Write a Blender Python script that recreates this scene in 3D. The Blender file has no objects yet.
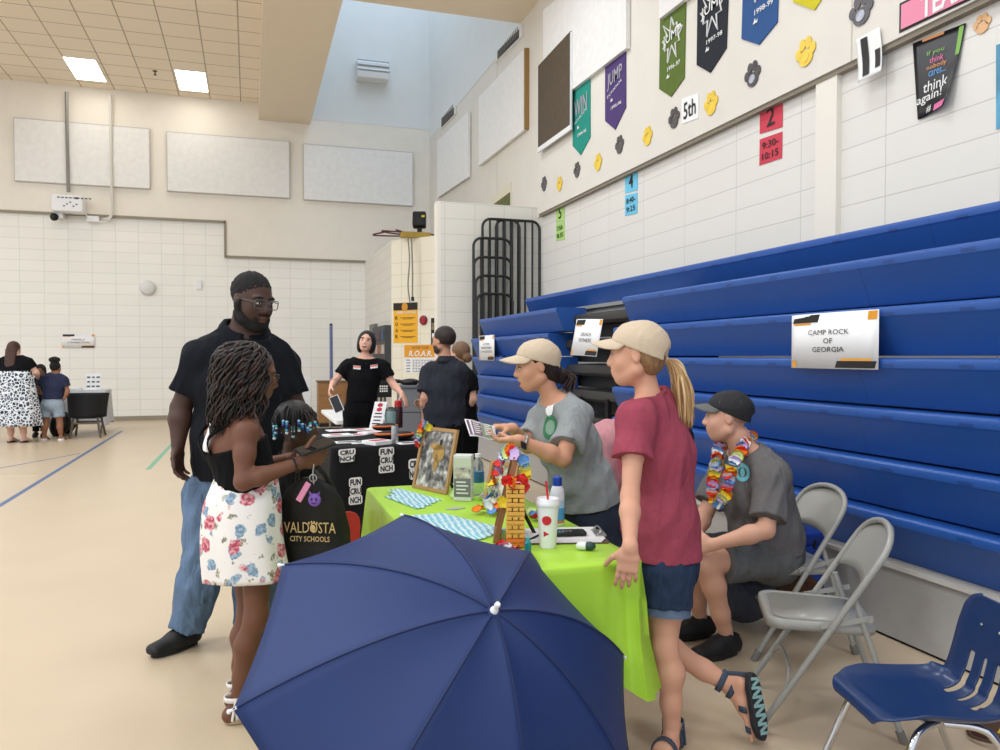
import bpy, bmesh, math, random
import numpy as np
from mathutils import Vector, Matrix
try:
    import openvdb as vdb
except Exception:
    import pyopenvdb as vdb
random.seed(7)
RNG = np.random.default_rng(7)
SC = bpy.context.scene
COL = SC.collection
PI = math.pi
F_PX, CAM_H, YAW, PITCH = 780.0, 1.45, math.radians(17.8), math.atan(19 / 780)
# ------------------------------------------------------------------ camera
cam_d = bpy.data.cameras.new('camera'); cam = bpy.data.objects.new('camera', cam_d); COL.objects.link(cam)
cam_d.sensor_width = 36; cam_d.lens = F_PX / 1000 * 36; cam_d.clip_start = .05; cam_d.clip_end = 100
cam.location = (0, 0, CAM_H); cam.rotation_euler = (PI / 2 - PITCH, 0, -YAW)
SC.camera = cam
CR = np.array([math.cos(YAW), -math.sin(YAW), 0.])                    # camera right
CF = np.array([math.sin(YAW), math.cos(YAW), 0.])                     # level view direction
CA = CF * math.cos(PITCH) + np.array([0, 0, -math.sin(PITCH)])        # optical axis
CU = CF * math.sin(PITCH) + np.array([0, 0, math.cos(PITCH)])
C0 = np.array([0, 0, CAM_H])
UP = np.array([0, 0, 1.])
def ray(px, py): return CA + CR * ((px - 500) / F_PX) + CU * ((375 - py) / F_PX)
def atd(px, py, d): return C0 + ray(px, py) * d
def atz(px, py, z): r = ray(px, py); return C0 + r * ((z - CAM_H) / r[2])
def atX(px, py, X): r = ray(px, py); return C0 + r * (X / r[0])
def atY(px, py, Y): r = ray(px, py); return C0 + r * (Y / r[1])
def V(*a): return np.array(a, float)
def nrm(v): v = np.asarray(v, float); return v / (np.linalg.norm(v) + 1e-12)
def proj(p):
    q = np.asarray(p) - C0; d = q @ CA
    return 500 + F_PX * (q @ CR) / d, 375 - F_PX * (q @ CU) / d, d
# ------------------------------------------------------------------ materials
def lin(c):
    return tuple(((x / 255) / 12.92 if x <= 10 else ((x / 255 + .055) / 1.055) ** 2.4) for x in c)
MATS = {}
def cloth_mat(name, rgb, w=.55, ws=9., rough=.88, noise=.08, nscale=50.):
    m = mat(name, rgb, rough, noise=noise, nscale=nscale, bump=.16, bscale=160, spec=.2); nt, b = nodes_of(m); L = nt.links.new
    tc = nt.nodes.new('ShaderNodeTexCoord'); mp = nt.nodes.new('ShaderNodeMapping'); mp.inputs['Scale'].default_value = (1.3, 1.3, .55); n = nt.nodes.new('ShaderNodeTexNoise'); n.inputs['Scale'].default_value = ws; n.inputs['Detail'].default_value = 2; n.inputs['Distortion'].default_value = 1.2
    bp = nt.nodes.new('ShaderNodeBump'); bp.inputs['Strength'].default_value = w; bp.inputs['Distance'].default_value = .035; old = b.inputs['Normal'].links[0].from_socket
    L(tc.outputs['Object'], mp.inputs['Vector']); L(mp.outputs[0], n.inputs['Vector']); L(n.outputs['Fac'], bp.inputs['Height']); L(old, bp.inputs['Normal']); L(bp.outputs[0], b.inputs['Normal']); return m
def mat(name, rgb=(200, 200, 200), rough=.6, metal=0., noise=0., nscale=30., bump=0., bscale=60., trans=0., emit=0., spec=.5, alpha=1., attr=None, sheen=0., coat=0., sss=0., ior=1.45, stretch=None):
    if name in MATS: return MATS[name]
    m = bpy.data.materials.new(name); m.use_nodes = True; nt = m.node_tree; b = nt.nodes['Principled BSDF']
    c = lin(rgb) + (1,)
    b.inputs['Base Color'].default_value = c; b.inputs['Roughness'].default_value = rough; b.inputs['Metallic'].default_value = metal
    b.inputs['Specular IOR Level'].default_value = spec; b.inputs['IOR'].default_value = ior
    if trans: b.inputs['Transmission Weight'].default_value = trans
    if alpha < 1: b.inputs['Alpha'].default_value = alpha
    if sheen: b.inputs['Sheen Weight'].default_value = sheen; b.inputs['Sheen Roughness'].default_value = .5
    if coat: b.inputs['Coat Weight'].default_value = coat; b.inputs['Coat Roughness'].default_value = .15
    if sss: b.inputs['Subsurface Weight'].default_value = sss; b.inputs['Subsurface Radius'].default_value = (.012, .005, .003); b.inputs['Subsurface Scale'].default_value = 1.0
    if emit: b.inputs['Emission Color'].default_value = c; b.inputs['Emission Strength'].default_value = emit
    L = nt.links.new
    tc = nt.nodes.new('ShaderNodeTexCoord'); vec = tc.outputs['Object']
    if stretch:
        mp = nt.nodes.new('ShaderNodeMapping'); mp.inputs['Scale'].default_value = stretch; L(vec, mp.inputs['Vector']); vec = mp.outputs['Vector']
    src = None
    if attr:
        a = nt.nodes.new('ShaderNodeAttribute'); a.attribute_name = attr; src = a.outputs['Color']; L(src, b.inputs['Base Color'])
    if noise:
        n = nt.nodes.new('ShaderNodeTexNoise'); n.inputs['Scale'].default_value = nscale; n.inputs['Detail'].default_value = 4; L(vec, n.inputs['Vector'])
        mr = nt.nodes.new('ShaderNodeMapRange'); mr.inputs['To Min'].default_value = 1 - noise; mr.inputs['To Max'].default_value = 1 + noise * .6
        mr.inputs['From Min'].default_value = .25; mr.inputs['From Max'].default_value = .75
        L(n.outputs['Fac'], mr.inputs['Value'])
        mx = nt.nodes.new('ShaderNodeVectorMath'); mx.operation = 'SCALE'
        if src: L(src, mx.inputs[0])
        else: mx.inputs[0].default_value = c[:3]
        L(mr.outputs['Result'], mx.inputs['Scale']); L(mx.outputs['Vector'], b.inputs['Base Color'])
    if bump:
        n2 = nt.nodes.new('ShaderNodeTexNoise'); n2.inputs['Scale'].default_value = bscale; n2.inputs['Detail'].default_value = 3; L(vec, n2.inputs['Vector'])
        bp = nt.nodes.new('ShaderNodeBump'); bp.inputs['Strength'].default_value = bump; bp.inputs['Distance'].default_value = .01
        L(n2.outputs['Fac'], bp.inputs['Height']); L(bp.outputs['Normal'], b.inputs['Normal'])
    MATS[name] = m; return m
def nodes_of(m): return m.node_tree, m.node_tree.nodes['Principled BSDF']
# ------------------------------------------------------------------ objects
def tag(o, label=None, cat=None, group=None, kind=None):
    if label: o['label'] = label
    if cat: o['category'] = cat
    if group: o['group'] = group
    if kind: o['kind'] = kind
    return o
def empty(name, loc=(0, 0, 0), rz=0, label=None, cat=None, group=None):
    o = bpy.data.objects.new(name, None); COL.objects.link(o); o.location = tuple(loc); o.rotation_euler = (0, 0, rz); o.empty_display_size = .1
    return tag(o, label, cat, group)
def origin_of(o):
    p = np.zeros(3)
    while o is not None: p += np.array(o.location); o = o.parent
    return p
def copy_tree(o, parent=None):
    c = o.copy(); COL.objects.link(c); c.parent = parent
    for ch in list(o.children): copy_tree(ch, c)
    return c
def mesh_obj(name, verts, faces, mats, parent=None, mi=None, smooth=True, colors=None, world=False, bevel=0, auto=None):
    verts = np.asarray(verts, float)
    if world and parent is not None: verts = verts - origin_of(parent)
    me = bpy.data.meshes.new(name)
    if isinstance(faces, np.ndarray):
        n = faces.shape[1]
        me.vertices.add(len(verts)); me.vertices.foreach_set('co', verts.astype(np.float32).ravel())
        me.loops.add(faces.size); me.loops.foreach_set('vertex_index', faces.astype(np.int32).ravel())
        me.polygons.add(len(faces)); me.polygons.foreach_set('loop_start', np.arange(0, faces.size, n, dtype=np.int32))
        me.update(calc_edges=True)
    else:
        me.from_pydata([tuple(v) for v in verts], [], [tuple(f) for f in faces])
    if not isinstance(mats, (list, tuple)): mats = [mats]
    for m in mats: me.materials.append(m)
    if mi is not None: me.polygons.foreach_set('material_index', np.asarray(mi, dtype=np.int32))
    me.polygons.foreach_set('use_smooth', np.full(len(me.polygons), bool(smooth)))
    if colors is not None:
        a = me.color_attributes.new('Col', 'FLOAT_COLOR', 'POINT'); a.data.foreach_set('color', np.asarray(colors, np.float32).ravel())
    if smooth and auto:
        me.set_sharp_from_angle(angle=math.radians(auto))
    me.update()
    o = bpy.data.objects.new(name, me); COL.objects.link(o)
    if parent is not None: o.parent = parent
    if bevel:
        b = o.modifiers.new('bevel', 'BEVEL'); b.width = bevel; b.segments = 2; b.limit_method = 'ANGLE'; b.angle_limit = math.radians(40)
    return o
def frame(z, xhint=(1, 0, 0)):
    z = nrm(z); x = np.asarray(xhint, float); x = x - z * (x @ z)
    if np.linalg.norm(x) < 1e-4: x = np.array([0, 1, 0.]); x = x - z * (x @ z)
    x = nrm(x); return x, np.cross(z, x), z
class MB:
    """collects shapes into one mesh"""
    def __init__(s): s.v = []; s.f = []; s.m = []; s.n = 0
    def add(s, v, f, m=0):
        v = np.asarray(v, float); s.v.append(v); s.f += [tuple(i + s.n for i in q) for q in f]; s.m += [m] * len(f); s.n += len(v); return s
    def box(s, c, size, ax=None, m=0):
        c = np.asarray(c, float); h = np.asarray(size, float) / 2
        A = np.eye(3) if ax is None else np.asarray(ax, float)
        v = [c + A[0] * (x * h[0]) + A[1] * (y * h[1]) + A[2] * (z * h[2]) for x in (-1, 1) for y in (-1, 1) for z in (-1, 1)]
        return s.add(v, [(0, 1, 3, 2), (4, 6, 7, 5), (0, 4, 5, 1), (2, 3, 7, 6), (0, 2, 6, 4), (1, 5, 7, 3)], m)
    def bb(s, lo, hi, m=0):
        lo = np.asarray(lo, float); hi = np.asarray(hi, float); return s.box((lo + hi) / 2, hi - lo, None, m)
    def tube(s, path, r, seg=10, closed=False, cap=True, m=0):
        P = np.asarray(path, float); n = len(P); R = np.broadcast_to(np.asarray(r, float), (n,))
        T = np.zeros_like(P)
        if closed: T = np.roll(P, -1, 0) - np.roll(P, 1, 0)
        else:
            T[1:-1] = P[2:] - P[:-2]; T[0] = P[1] - P[0]; T[-1] = P[-1] - P[-2]
        T /= (np.linalg.norm(T, axis=1, keepdims=True) + 1e-12)
        x = np.cross(T[0], [0, 0, 1]);
        if np.linalg.norm(x) < .1: x = np.cross(T[0], [1, 0, 0])
        x = nrm(x); vs = []
        a = np.arange(seg) * 2 * PI / seg
        for i in range(n):
            x = nrm(x - T[i] * (x @ T[i])); y = np.cross(T[i], x)
            vs.append(P[i] + R[i] * (np.cos(a)[:, None] * x + np.sin(a)[:, None] * y))
        v = np.concatenate(vs); f = []
        for i in range(n if closed else n - 1):
            j = (i + 1) % n
            for k in range(seg):
                k2 = (k + 1) % seg; f.append((i * seg + k, i * seg + k2, j * seg + k2, j * seg + k))
        if cap and not closed: f.append(tuple(range(seg - 1, -1, -1))); f.append(tuple((n - 1) * seg + k for k in range(seg)))
        return s.add(v, f, m)
    def cyl(s, a, b, r1, r2=None, seg=16, m=0): return s.tube([a, b], [r1, r1 if r2 is None else r2], seg, m=m)
    def lathe(s, prof, c=(0, 0, 0), axis=(0, 0, 1), seg=24, m=0, sx=1., sy=1.):
        x, y, z = frame(axis); c = np.asarray(c, float); v = []
        for r, h in prof:
            for k in range(seg):
                t = 2 * PI * k / seg; v.append(c + z * h + (x * math.cos(t) * sx + y * math.sin(t) * sy) * r)
        f = []
        for i in range(len(prof) - 1):
            for k in range(seg):
                k2 = (k + 1) % seg; f.append((i * seg + k, i * seg + k2, (i + 1) * seg + k2, (i + 1) * seg + k))
        if prof[0][0] > 1e-6: f.append(tuple(range(seg - 1, -1, -1)))
        if prof[-1][0] > 1e-6: f.append(tuple((len(prof) - 1) * seg + k for k in range(seg)))
        return s.add(v, f, m)
    def sph(s, c, r, seg=12, ax=None, m=0):
        r = np.broadcast_to(np.asarray(r, float), (3,)); A = np.eye(3) if ax is None else np.asarray(ax); c = np.asarray(c, float)
        n = max(6, seg * 2 // 3); v = []; f = []
        for i in range(n + 1):
            t = PI * i / n
            for k in range(seg):
                p = 2 * PI * k / seg; u = (math.sin(t) * math.cos(p) * r[0], math.sin(t) * math.sin(p) * r[1], math.cos(t) * r[2])
                v.append(c + A[0] * u[0] + A[1] * u[1] + A[2] * u[2])
        for i in range(n):
            for k in range(seg):
                k2 = (k + 1) % seg; f.append((i * seg + k, (i + 1) * seg + k, (i + 1) * seg + k2, i * seg + k2))
        return s.add(v, f, m)
    def prism(s, poly, o, x, y, z, depth, m=0):
        """poly in the (x,y) plane at o, extruded along z by depth"""
        o = np.asarray(o, float); x = np.asarray(x, float); y = np.asarray(y, float); z = np.asarray(z, float)
        n = len(poly); v = [o + x * p[0] + y * p[1] for p in poly] + [o + x * p[0] + y * p[1] + z * depth for p in poly]
        f = [tuple(range(n - 1, -1, -1)), tuple(range(n, 2 * n))] + [(i, (i + 1) % n, (i + 1) % n + n, i + n) for i in range(n)]
        return s.add(v, f, m)
    def grid(s, G, m=0, closed=False):
        G = np.asarray(G, float); a, b = G.shape[:2]; f = []
        for i in range(a - 1):
            for j in range(b if closed else b - 1): f.append((i * b + j, i * b + (j + 1) % b, (i + 1) * b + (j + 1) % b, (i + 1) * b + j))
        return s.add(G.reshape(-1, 3), f, m)
    def build(s, name, mats, parent=None, world=False, smooth=True, auto=35, bevel=0, solid=0, fix=True):
        o = mesh_obj(name, np.concatenate(s.v), s.f, mats, parent, s.m, smooth, None, world, bevel, auto)
        if fix:
            bm = bmesh.new(); bm.from_mesh(o.data); bmesh.ops.recalc_face_normals(bm, faces=bm.faces); bm.to_mesh(o.data); bm.free()
            if smooth and auto: o.data.set_sharp_from_angle(angle=math.radians(auto))
        if solid:
            q = o.modifiers.new('solid', 'SOLIDIFY'); q.thickness = solid; q.offset = 0
        return o
def rrect(w, h, r, n=5):
    out = []
    for cx, cy, a0 in ((w / 2 - r, h / 2 - r, 0), (-w / 2 + r, h / 2 - r, 90), (-w / 2 + r, -h / 2 + r, 180), (w / 2 - r, -h / 2 + r, 270)):
        for i in range(n + 1):
            a = math.radians(a0 + 90 * i / n); out.append((cx + r * math.cos(a), cy + r * math.sin(a)))
    return out
def bez(pts, n=24):
    """smooth (Catmull-Rom) curve through points"""
    P = np.asarray(pts, float); P = np.vstack([2 * P[0] - P[1], P, 2 * P[-1] - P[-2]]); out = []
    m = len(P) - 3
    for i in range(m):
        for t in np.linspace(0, 1, max(2, n // m), endpoint=False):
            a, b, c, d = P[i:i + 4]
            out.append(.5 * (2 * b + (c - a) * t + (2 * a - 5 * b + 4 * c - d) * t * t + (3 * b - a - 3 * c + d) * t ** 3))
    out.append(P[-2]); return np.array(out)
def letters(txt, o, x, y, size, m, name='lettering', parent=None, align='CENTER', depth=.0015, bold=0., sx=1., shear=0., world=True, fit=None):
    """real raised lettering: o centre, x along the line, y up the letters"""
    cu = bpy.data.curves.new('txt', 'FONT'); cu.body = txt; cu.size = 1; cu.align_x = align; cu.align_y = 'CENTER'; cu.extrude = 0; cu.offset = bold; cu.resolution_u = 2; cu.shear = shear
    t = bpy.data.objects.new('txt', cu); COL.objects.link(t)
    dg = bpy.context.evaluated_depsgraph_get(); dg.update()
    me = bpy.data.meshes.new_from_object(t.evaluated_get(dg)); bpy.data.objects.remove(t)
    n = len(me.vertices)
    if n == 0: return None
    co = np.empty(n * 3, np.float32); me.vertices.foreach_get('co', co); co = co.reshape(-1, 3)
    fs = [tuple(p.vertices) for p in me.polygons]; bpy.data.meshes.remove(me)
    x = nrm(x); y = nrm(y); z = np.cross(x, y)
    if fit:
        co = co - (co.max(0) + co.min(0)) / 2; e = co.max(0) - co.min(0); size = fit[1] / max(e[1], 1e-6); sx = fit[0] / max(e[0], 1e-6) / size
    W = np.asarray(o, float) + co[:, :1] * x * size * sx + co[:, 1:2] * y * size + z * depth
    return mesh_obj(name, W, fs, m, parent, smooth=False, world=world)
# ------------------------------------------------------------------ signed distance bodies
def _smin(a, b, k):
    if k <= 0: return np.minimum(a, b)
    h = np.maximum(k - np.abs(a - b), 0) / k; return np.minimum(a, b) - h * h * k * .25
class Body:
    def __init__(s, h=.006): s.p = []; s.h = h; s.post = []
    def _add(s, fn, lo, hi, k, op): s.p.append((fn, np.asarray(lo, float), np.asarray(hi, float), k, op)); return s
    def cap(s, a, b, ra, rb=None, k=.02, op='u', clip=None):
        rb = ra if rb is None else rb; a = np.asarray(a, float); b = np.asarray(b, float); ab = b - a; L = ab @ ab + 1e-12
        def fn(x, y, z):
            t = np.clip(((x - a[0]) * ab[0] + (y - a[1]) * ab[1] + (z - a[2]) * ab[2]) / L, 0, 1)
            d = np.sqrt((x - a[0] - t * ab[0]) ** 2 + (y - a[1] - t * ab[1]) ** 2 + (z - a[2] - t * ab[2]) ** 2) - (ra + (rb - ra) * t)
            return d if clip is None else np.maximum(d, (x - clip[0][0]) * clip[1][0] + (y - clip[0][1]) * clip[1][1] + (z - clip[0][2]) * clip[1][2])
        R = max(ra, rb); return s._add(fn, np.minimum(a, b) - R, np.maximum(a, b) + R, k, op)
    def chain(s, pts, rs, k=.02):
        for i in range(len(pts) - 1): s.cap(pts[i], pts[i + 1], rs[i], rs[i + 1], k)
        return s
    def ecap(s, a, b, wa, wb, side, k=.02, op='u', pw=2.):
        """elliptic tapered capsule: wa=(half width along side, half depth)"""
        a = np.asarray(a, float); b = np.asarray(b, float); ab = b - a; L = ab @ ab + 1e-12; ax = nrm(ab)
        sd = np.asarray(side, float); sd = nrm(sd - ax * (sd @ ax)); fr = np.cross(ax, sd)
        def fn(x, y, z):
            t = np.clip(((x - a[0]) * ab[0] + (y - a[1]) * ab[1] + (z - a[2]) * ab[2]) / L, 0, 1)
            qx = x - a[0] - t * ab[0]; qy = y - a[1] - t * ab[1]; qz = z - a[2] - t * ab[2]
            w = wa[0] + (wb[0] - wa[0]) * t; d = wa[1] + (wb[1] - wa[1]) * t; e = np.minimum(w, d)
            u = qx * sd[0] + qy * sd[1] + qz * sd[2]; v = qx * fr[0] + qy * fr[1] + qz * fr[2]; n = qx * ax[0] + qy * ax[1] + qz * ax[2]
            if pw == 2.: k0 = np.sqrt((u / w) ** 2 + (v / d) ** 2 + (n / e) ** 2) + 1e-9
            else: k0 = (np.abs(u / w) ** pw + np.abs(v / d) ** pw + np.abs(n / e) ** pw) ** (1 / pw) + 1e-9
            k1 = np.sqrt((u / w ** 2) ** 2 + (v / d ** 2) ** 2 + (n / e ** 2) ** 2) + 1e-9
            if pw == 2.: return k0 * (k0 - 1) / k1
            return (k0 - 1) * e
        R = max(wa + wb if isinstance(wa, tuple) else list(wa) + list(wb)); return s._add(fn, np.minimum(a, b) - R, np.maximum(a, b) + R, k, op)
    def ell(s, c, r, ax=None, k=.02, op='u'):
        c = np.asarray(c, float); A = np.eye(3) if ax is None else np.asarray(ax, float); r = np.broadcast_to(np.asarray(r, float), (3,))
        def fn(x, y, z):
            q = [(x - c[0]) * A[i][0] + (y - c[1]) * A[i][1] + (z - c[2]) * A[i][2] for i in range(3)]
            k0 = np.sqrt(sum((q[i] / r[i]) ** 2 for i in range(3))) + 1e-9; k1 = np.sqrt(sum((q[i] / r[i] ** 2) ** 2 for i in range(3))) + 1e-9
            return k0 * (k0 - 1) / k1
        R = max(r); return s._add(fn, c - R, c + R, k, op)
    def rbox(s, c, half, ax=None, rad=.01, k=.01, op='u'):
        c = np.asarray(c, float); A = np.eye(3) if ax is None else np.asarray(ax, float); hf = np.asarray(half, float) - rad
        def fn(x, y, z):
            q = [np.abs((x - c[0]) * A[i][0] + (y - c[1]) * A[i][1] + (z - c[2]) * A[i][2]) - hf[i] for i in range(3)]
            return np.sqrt(sum(np.maximum(v, 0) ** 2 for v in q)) + np.minimum(np.maximum(np.maximum(q[0], q[1]), q[2]), 0) - rad
        R = float(np.linalg.norm(half)); return s._add(fn, c - R, c + R, k, op)
    def cut(s, o, n, k=0.):
        """keep the side the normal points away from: removes where (p-o).n > 0"""
        o = np.asarray(o, float); n = nrm(n)
        s.post.append(lambda x, y, z, d: np.maximum(d, (x - o[0]) * n[0] + (y - o[1]) * n[1] + (z - o[2]) * n[2])); return s
    def folds(s, amp, freq=14., seed=1, stretch=(1, 1, .45)):
        r = np.random.default_rng(seed); D = [(nrm(r.normal(size=3)) * np.array(stretch) * freq * 4.2 * (1 + .5 * r.random()), r.random() * 6) for _ in range(5)]
        def fn(x, y, z, d):
            w = 0
            for q, ph in D:
                w = w + np.sqrt(np.sin(x * q[0] + y * q[1] + z * q[2] + ph + 1.3 * np.sin(x * q[1] * .35 + z * q[0] * .4 + ph * 2)) ** 2 + .12)
            return d + amp * (w / 5 - .70) * 2.0
        s.post.append(fn); return s
    def shell(s, t):
        s.post.append(lambda x, y, z, d: np.maximum(d, -(d + t))); return s
    def fn(s, f): s.post.append(f); return s
    def mesh(s, bounds=None):
        h = s.h; us = [p for p in s.p if p[4] == 'u']
        lo = np.min([p[1] for p in us], 0) - 4 * h; hi = np.max([p[2] for p in us], 0) + 4 * h
        if bounds is not None: lo = np.maximum(lo, bounds[0]); hi = np.minimum(hi, bounds[1])
        n = np.ceil((hi - lo) / h).astype(int) + 1
        g = [(lo[i] + h * np.arange(n[i])).astype(np.float32) for i in range(3)]
        D = np.full(n, .5, np.float32)
        for fn, a, b, k, op in s.p:
            m = k + 3 * h
            i0 = np.clip(np.floor((a - m - lo) / h).astype(int), 0, n); i1 = np.clip(np.ceil((b + m - lo) / h).astype(int) + 1, 0, n)
            if (i1 <= i0).any(): continue
            sl = tuple(slice(i0[i], i1[i]) for i in range(3))
            x = g[0][sl[0]][:, None, None]; y = g[1][sl[1]][None, :, None]; z = g[2][sl[2]][None, None, :]
            d = fn(x, y, z).astype(np.float32); S = D[sl]
            if op == 'u': D[sl] = _smin(S, d, k)
            elif op == 's': D[sl] = -_smin(-S, d, k)
        for f in s.post: D = f(g[0][:, None, None], g[1][None, :, None], g[2][None, None, :], D).astype(np.float32)
        D[0] = D[-1] = .5; D[:, 0] = D[:, -1] = .5; D[:, :, 0] = D[:, :, -1] = .5
        D = np.clip(D, -3 * h, 3 * h)
        G = vdb.FloatGrid(float(3 * h)); G.copyFromArray(D)
        v, q = G.convertToQuads(isovalue=0.0)
        return np.asarray(v, float) * h + lo, np.asarray(q, np.int32)[:, ::-1]
    def build(s, name, m, parent=None, paint=None, base=None, bounds=None, extra=None, world=True):
        v, q = s.mesh(bounds); cols = None
        if base is not None:
            cols = np.ones((len(v), 4)); cols[:, :3] = lin(base)
            for f in (paint or []): f(v, cols)
        o = mesh_obj(name, v, q, m, parent, smooth=True, colors=cols, world=world)
        return o
def blob(c, r, rgb, ax=None, soft=.25, amt=1.):
    """colour patch on a body: ellipsoid mask"""
    c = np.asarray(c, float); A = np.eye(3) if ax is None else np.asarray(ax, float); r = np.broadcast_to(np.asarray(r, float), (3,)); L = np.array(lin(rgb))
    def f(v, cols):
        q = (v - c) @ A.T / r; k = np.sqrt((q ** 2).sum(1)); a = np.clip((1 + soft / 2 - k) / soft, 0, 1)[:, None] * amt
        cols[:, :3] = cols[:, :3] * (1 - a) + L * a
    return f
# ================================================================== the room
XW, XU = 4.34, 4.26
YB = 19.2
ZL = float(atX(760, 105.6, XU)[2])            # bottom of the smooth upper wall
ZS, ZT = 6.95, 7.33                           # soffit and tile ceiling
def block_mat(name, axis, rgb, w=.47, h=.235, off=0., mortar=.006, dark=.8):
    m = bpy.data.materials.new(name); m.use_nodes = True; nt = m.node_tree; b = nt.nodes['Principled BSDF']; L = nt.links.new
    tc = nt.nodes.new('ShaderNodeTexCoord'); sp = nt.nodes.new('ShaderNodeSeparateXYZ'); cb = nt.nodes.new('ShaderNodeCombineXYZ')
    L(tc.outputs['Object'], sp.inputs[0]); L(sp.outputs[axis], cb.inputs['X']); L(sp.outputs['Z'], cb.inputs['Y'])
    br = nt.nodes.new('ShaderNodeTexBrick'); br.offset = off; br.squash = 1; br.inputs['Scale'].default_value = 1; br.inputs['Brick Width'].default_value = w; br.inputs['Row Height'].default_value = h
    br.inputs['Mortar Size'].default_value = mortar; br.inputs['Mortar Smooth'].default_value = .3; br.inputs['Bias'].default_value = 0
    c = lin(rgb); br.inputs['Color1'].default_value = c + (1,); br.inputs['Color2'].default_value = tuple(x * .965 for x in c) + (1,); br.inputs['Mortar'].default_value = tuple(x * dark for x in c) + (1,)
    L(cb.outputs[0], br.inputs['Vector']); L(br.outputs['Color'], b.inputs['Base Color'])
    n = nt.nodes.new('ShaderNodeTexNoise'); n.inputs['Scale'].default_value = 55
    ad = nt.nodes.new('ShaderNodeMath'); ad.operation = 'MULTIPLY_ADD'; ad.inputs[1].default_value = -1.0
    L(tc.outputs['Object'], n.inputs['Vector']); L(br.outputs['Fac'], ad.inputs[0])
    sc = nt.nodes.new('ShaderNodeMath'); sc.operation = 'MULTIPLY'; sc.inputs[1].default_value = .25; L(n.outputs['Fac'], sc.inputs[0]); L(sc.outputs[0], ad.inputs[2])
    bp = nt.nodes.new('ShaderNodeBump'); bp.inputs['Strength'].default_value = .35; bp.inputs['Distance'].default_value = .006; L(ad.outputs[0], bp.inputs['Height']); L(bp.outputs[0], b.inputs['Normal'])
    b.inputs['Roughness'].default_value = .5; return m
M_blockX = block_mat('painted_block_across', 'X', (244, 241, 232))
M_blockY = block_mat('painted_block_along', 'Y', (228, 224, 215), w=.9, h=.216, mortar=.0045, dark=.72)
M_blockG = block_mat('painted_block_grey', 'X', (226, 222, 210), w=.47, h=.235)
M_dry = mat('cream_drywall', (236, 229, 216), .7, noise=.03, nscale=3, bump=.05, bscale=180)
M_dryR = mat('pale_drywall', (224, 218, 207), .7, noise=.03, nscale=3, bump=.05, bscale=180)
M_soff = mat('tan_soffit_paint', (230, 216, 194), .75, noise=.02, nscale=2)
M_well = mat('white_well_paint', (226, 228, 226), .7, noise=.02, nscale=3)
M_panel = mat('acoustic_panel_white', (238, 236, 232), .9, noise=.06, nscale=9, bump=.5, bscale=140)
M_edge = mat('dark_ledge_line', (150, 140, 122), .8)
M_tan_edge = mat('tan_board_edge', (150, 118, 70), .8)
M_grey = mat('grey_galvanised_conduit', (140, 138, 132), .45, metal=.5)
M_white = mat('white_plastic', (235, 235, 235), .4)
M_black = mat('black_plastic', (22, 22, 23), .5)
# floor
mf = mat('glossy_tan_court_floor', (204, 184, 156), .32, noise=.045, nscale=1.3, spec=.4)
nt, b = nodes_of(mf)
rn = nt.nodes.new('ShaderNodeTexNoise'); rn.inputs['Scale'].default_value = 1.1; rr = nt.nodes.new('ShaderNodeMapRange'); rr.inputs['To Min'].default_value = .2; rr.inputs['To Max'].default_value = .42
nt.links.new(rn.outputs['Fac'], rr.inputs['Value']); nt.links.new(rr.outputs['Result'], b.inputs['Roughness'])
def struct(o): o['kind'] = 'structure'; return o
struct(MB().bb((-17, -6, -.1), (XW + .1, YB + .1, 0)).build('floor', mf, smooth=False))
def floor_strip(name, p, q, w, m, z=.0012):
    p = np.asarray(p); q = np.asarray(q); t = nrm(q - p); s = np.cross(UP, t) * w / 2
    o = MB().prism([(0, 0), (1, 0), (1, 1), (0, 1)], p - s, q - p, 2 * s, UP, z).build(name, m, smooth=False); return struct(o)
M_lineb = mat('blue_court_line', (76, 104, 146), .4); M_lineg = mat('green_court_line', (104, 172, 138), .4); M_liney = mat('yellow_court_line', (222, 208, 120), .4)
a, c = atz(0, 505.5, 0), atz(122, 431, 0); floor_strip('floor_line_blue', a + (a - c) * .6, c, .055, M_lineb)
floor_strip('floor_line_thin', atz(-40, 475.5, 0), atz(80, 453.5, 0), .03, M_lineb)
floor_strip('floor_line_yellow', atz(-40, 478, 0), atz(38, 475.5, 0), .025, M_liney, .0008)
floor_strip('floor_line_green', atz(148, 469.5, 0), atz(175, 441, 0), .06, M_lineg)
# back wall
zst = float(atY(100, 215, YB)[2]); zs2 = float(atY(300, 258.5, YB)[2]); xst = float(atY(225.5, 240, YB)[0])
struct(MB().bb((-17, YB, 0), (XW + .3, YB + .15, 12)).build('wall_back', M_blockX, smooth=False))
wb = MB().bb((-17, YB - .05, zst), (xst, YB, 12), 1).bb((xst, YB - .05, zs2), (XW, YB, 12), 1)
struct(wb.build('wall_back_upper', [M_blockX, M_dry], smooth=False))
tr = MB().bb((-17, YB - .075, zst - .05), (xst, YB - .045, zst)).bb((xst, YB - .075, zs2 - .05), (XW, YB - .045, zs2)).bb((xst - .03, YB - .075, zs2 - .05), (xst + .02, YB - .045, zst))
struct(tr.build('trim_1', M_edge, smooth=False))
bb_ = struct(MB().bb((-17, YB - .03, 0), (2.6, YB, .1)).build('baseboard_back', mat('grey_baseboard', (150, 140, 122), .6), smooth=False))
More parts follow.
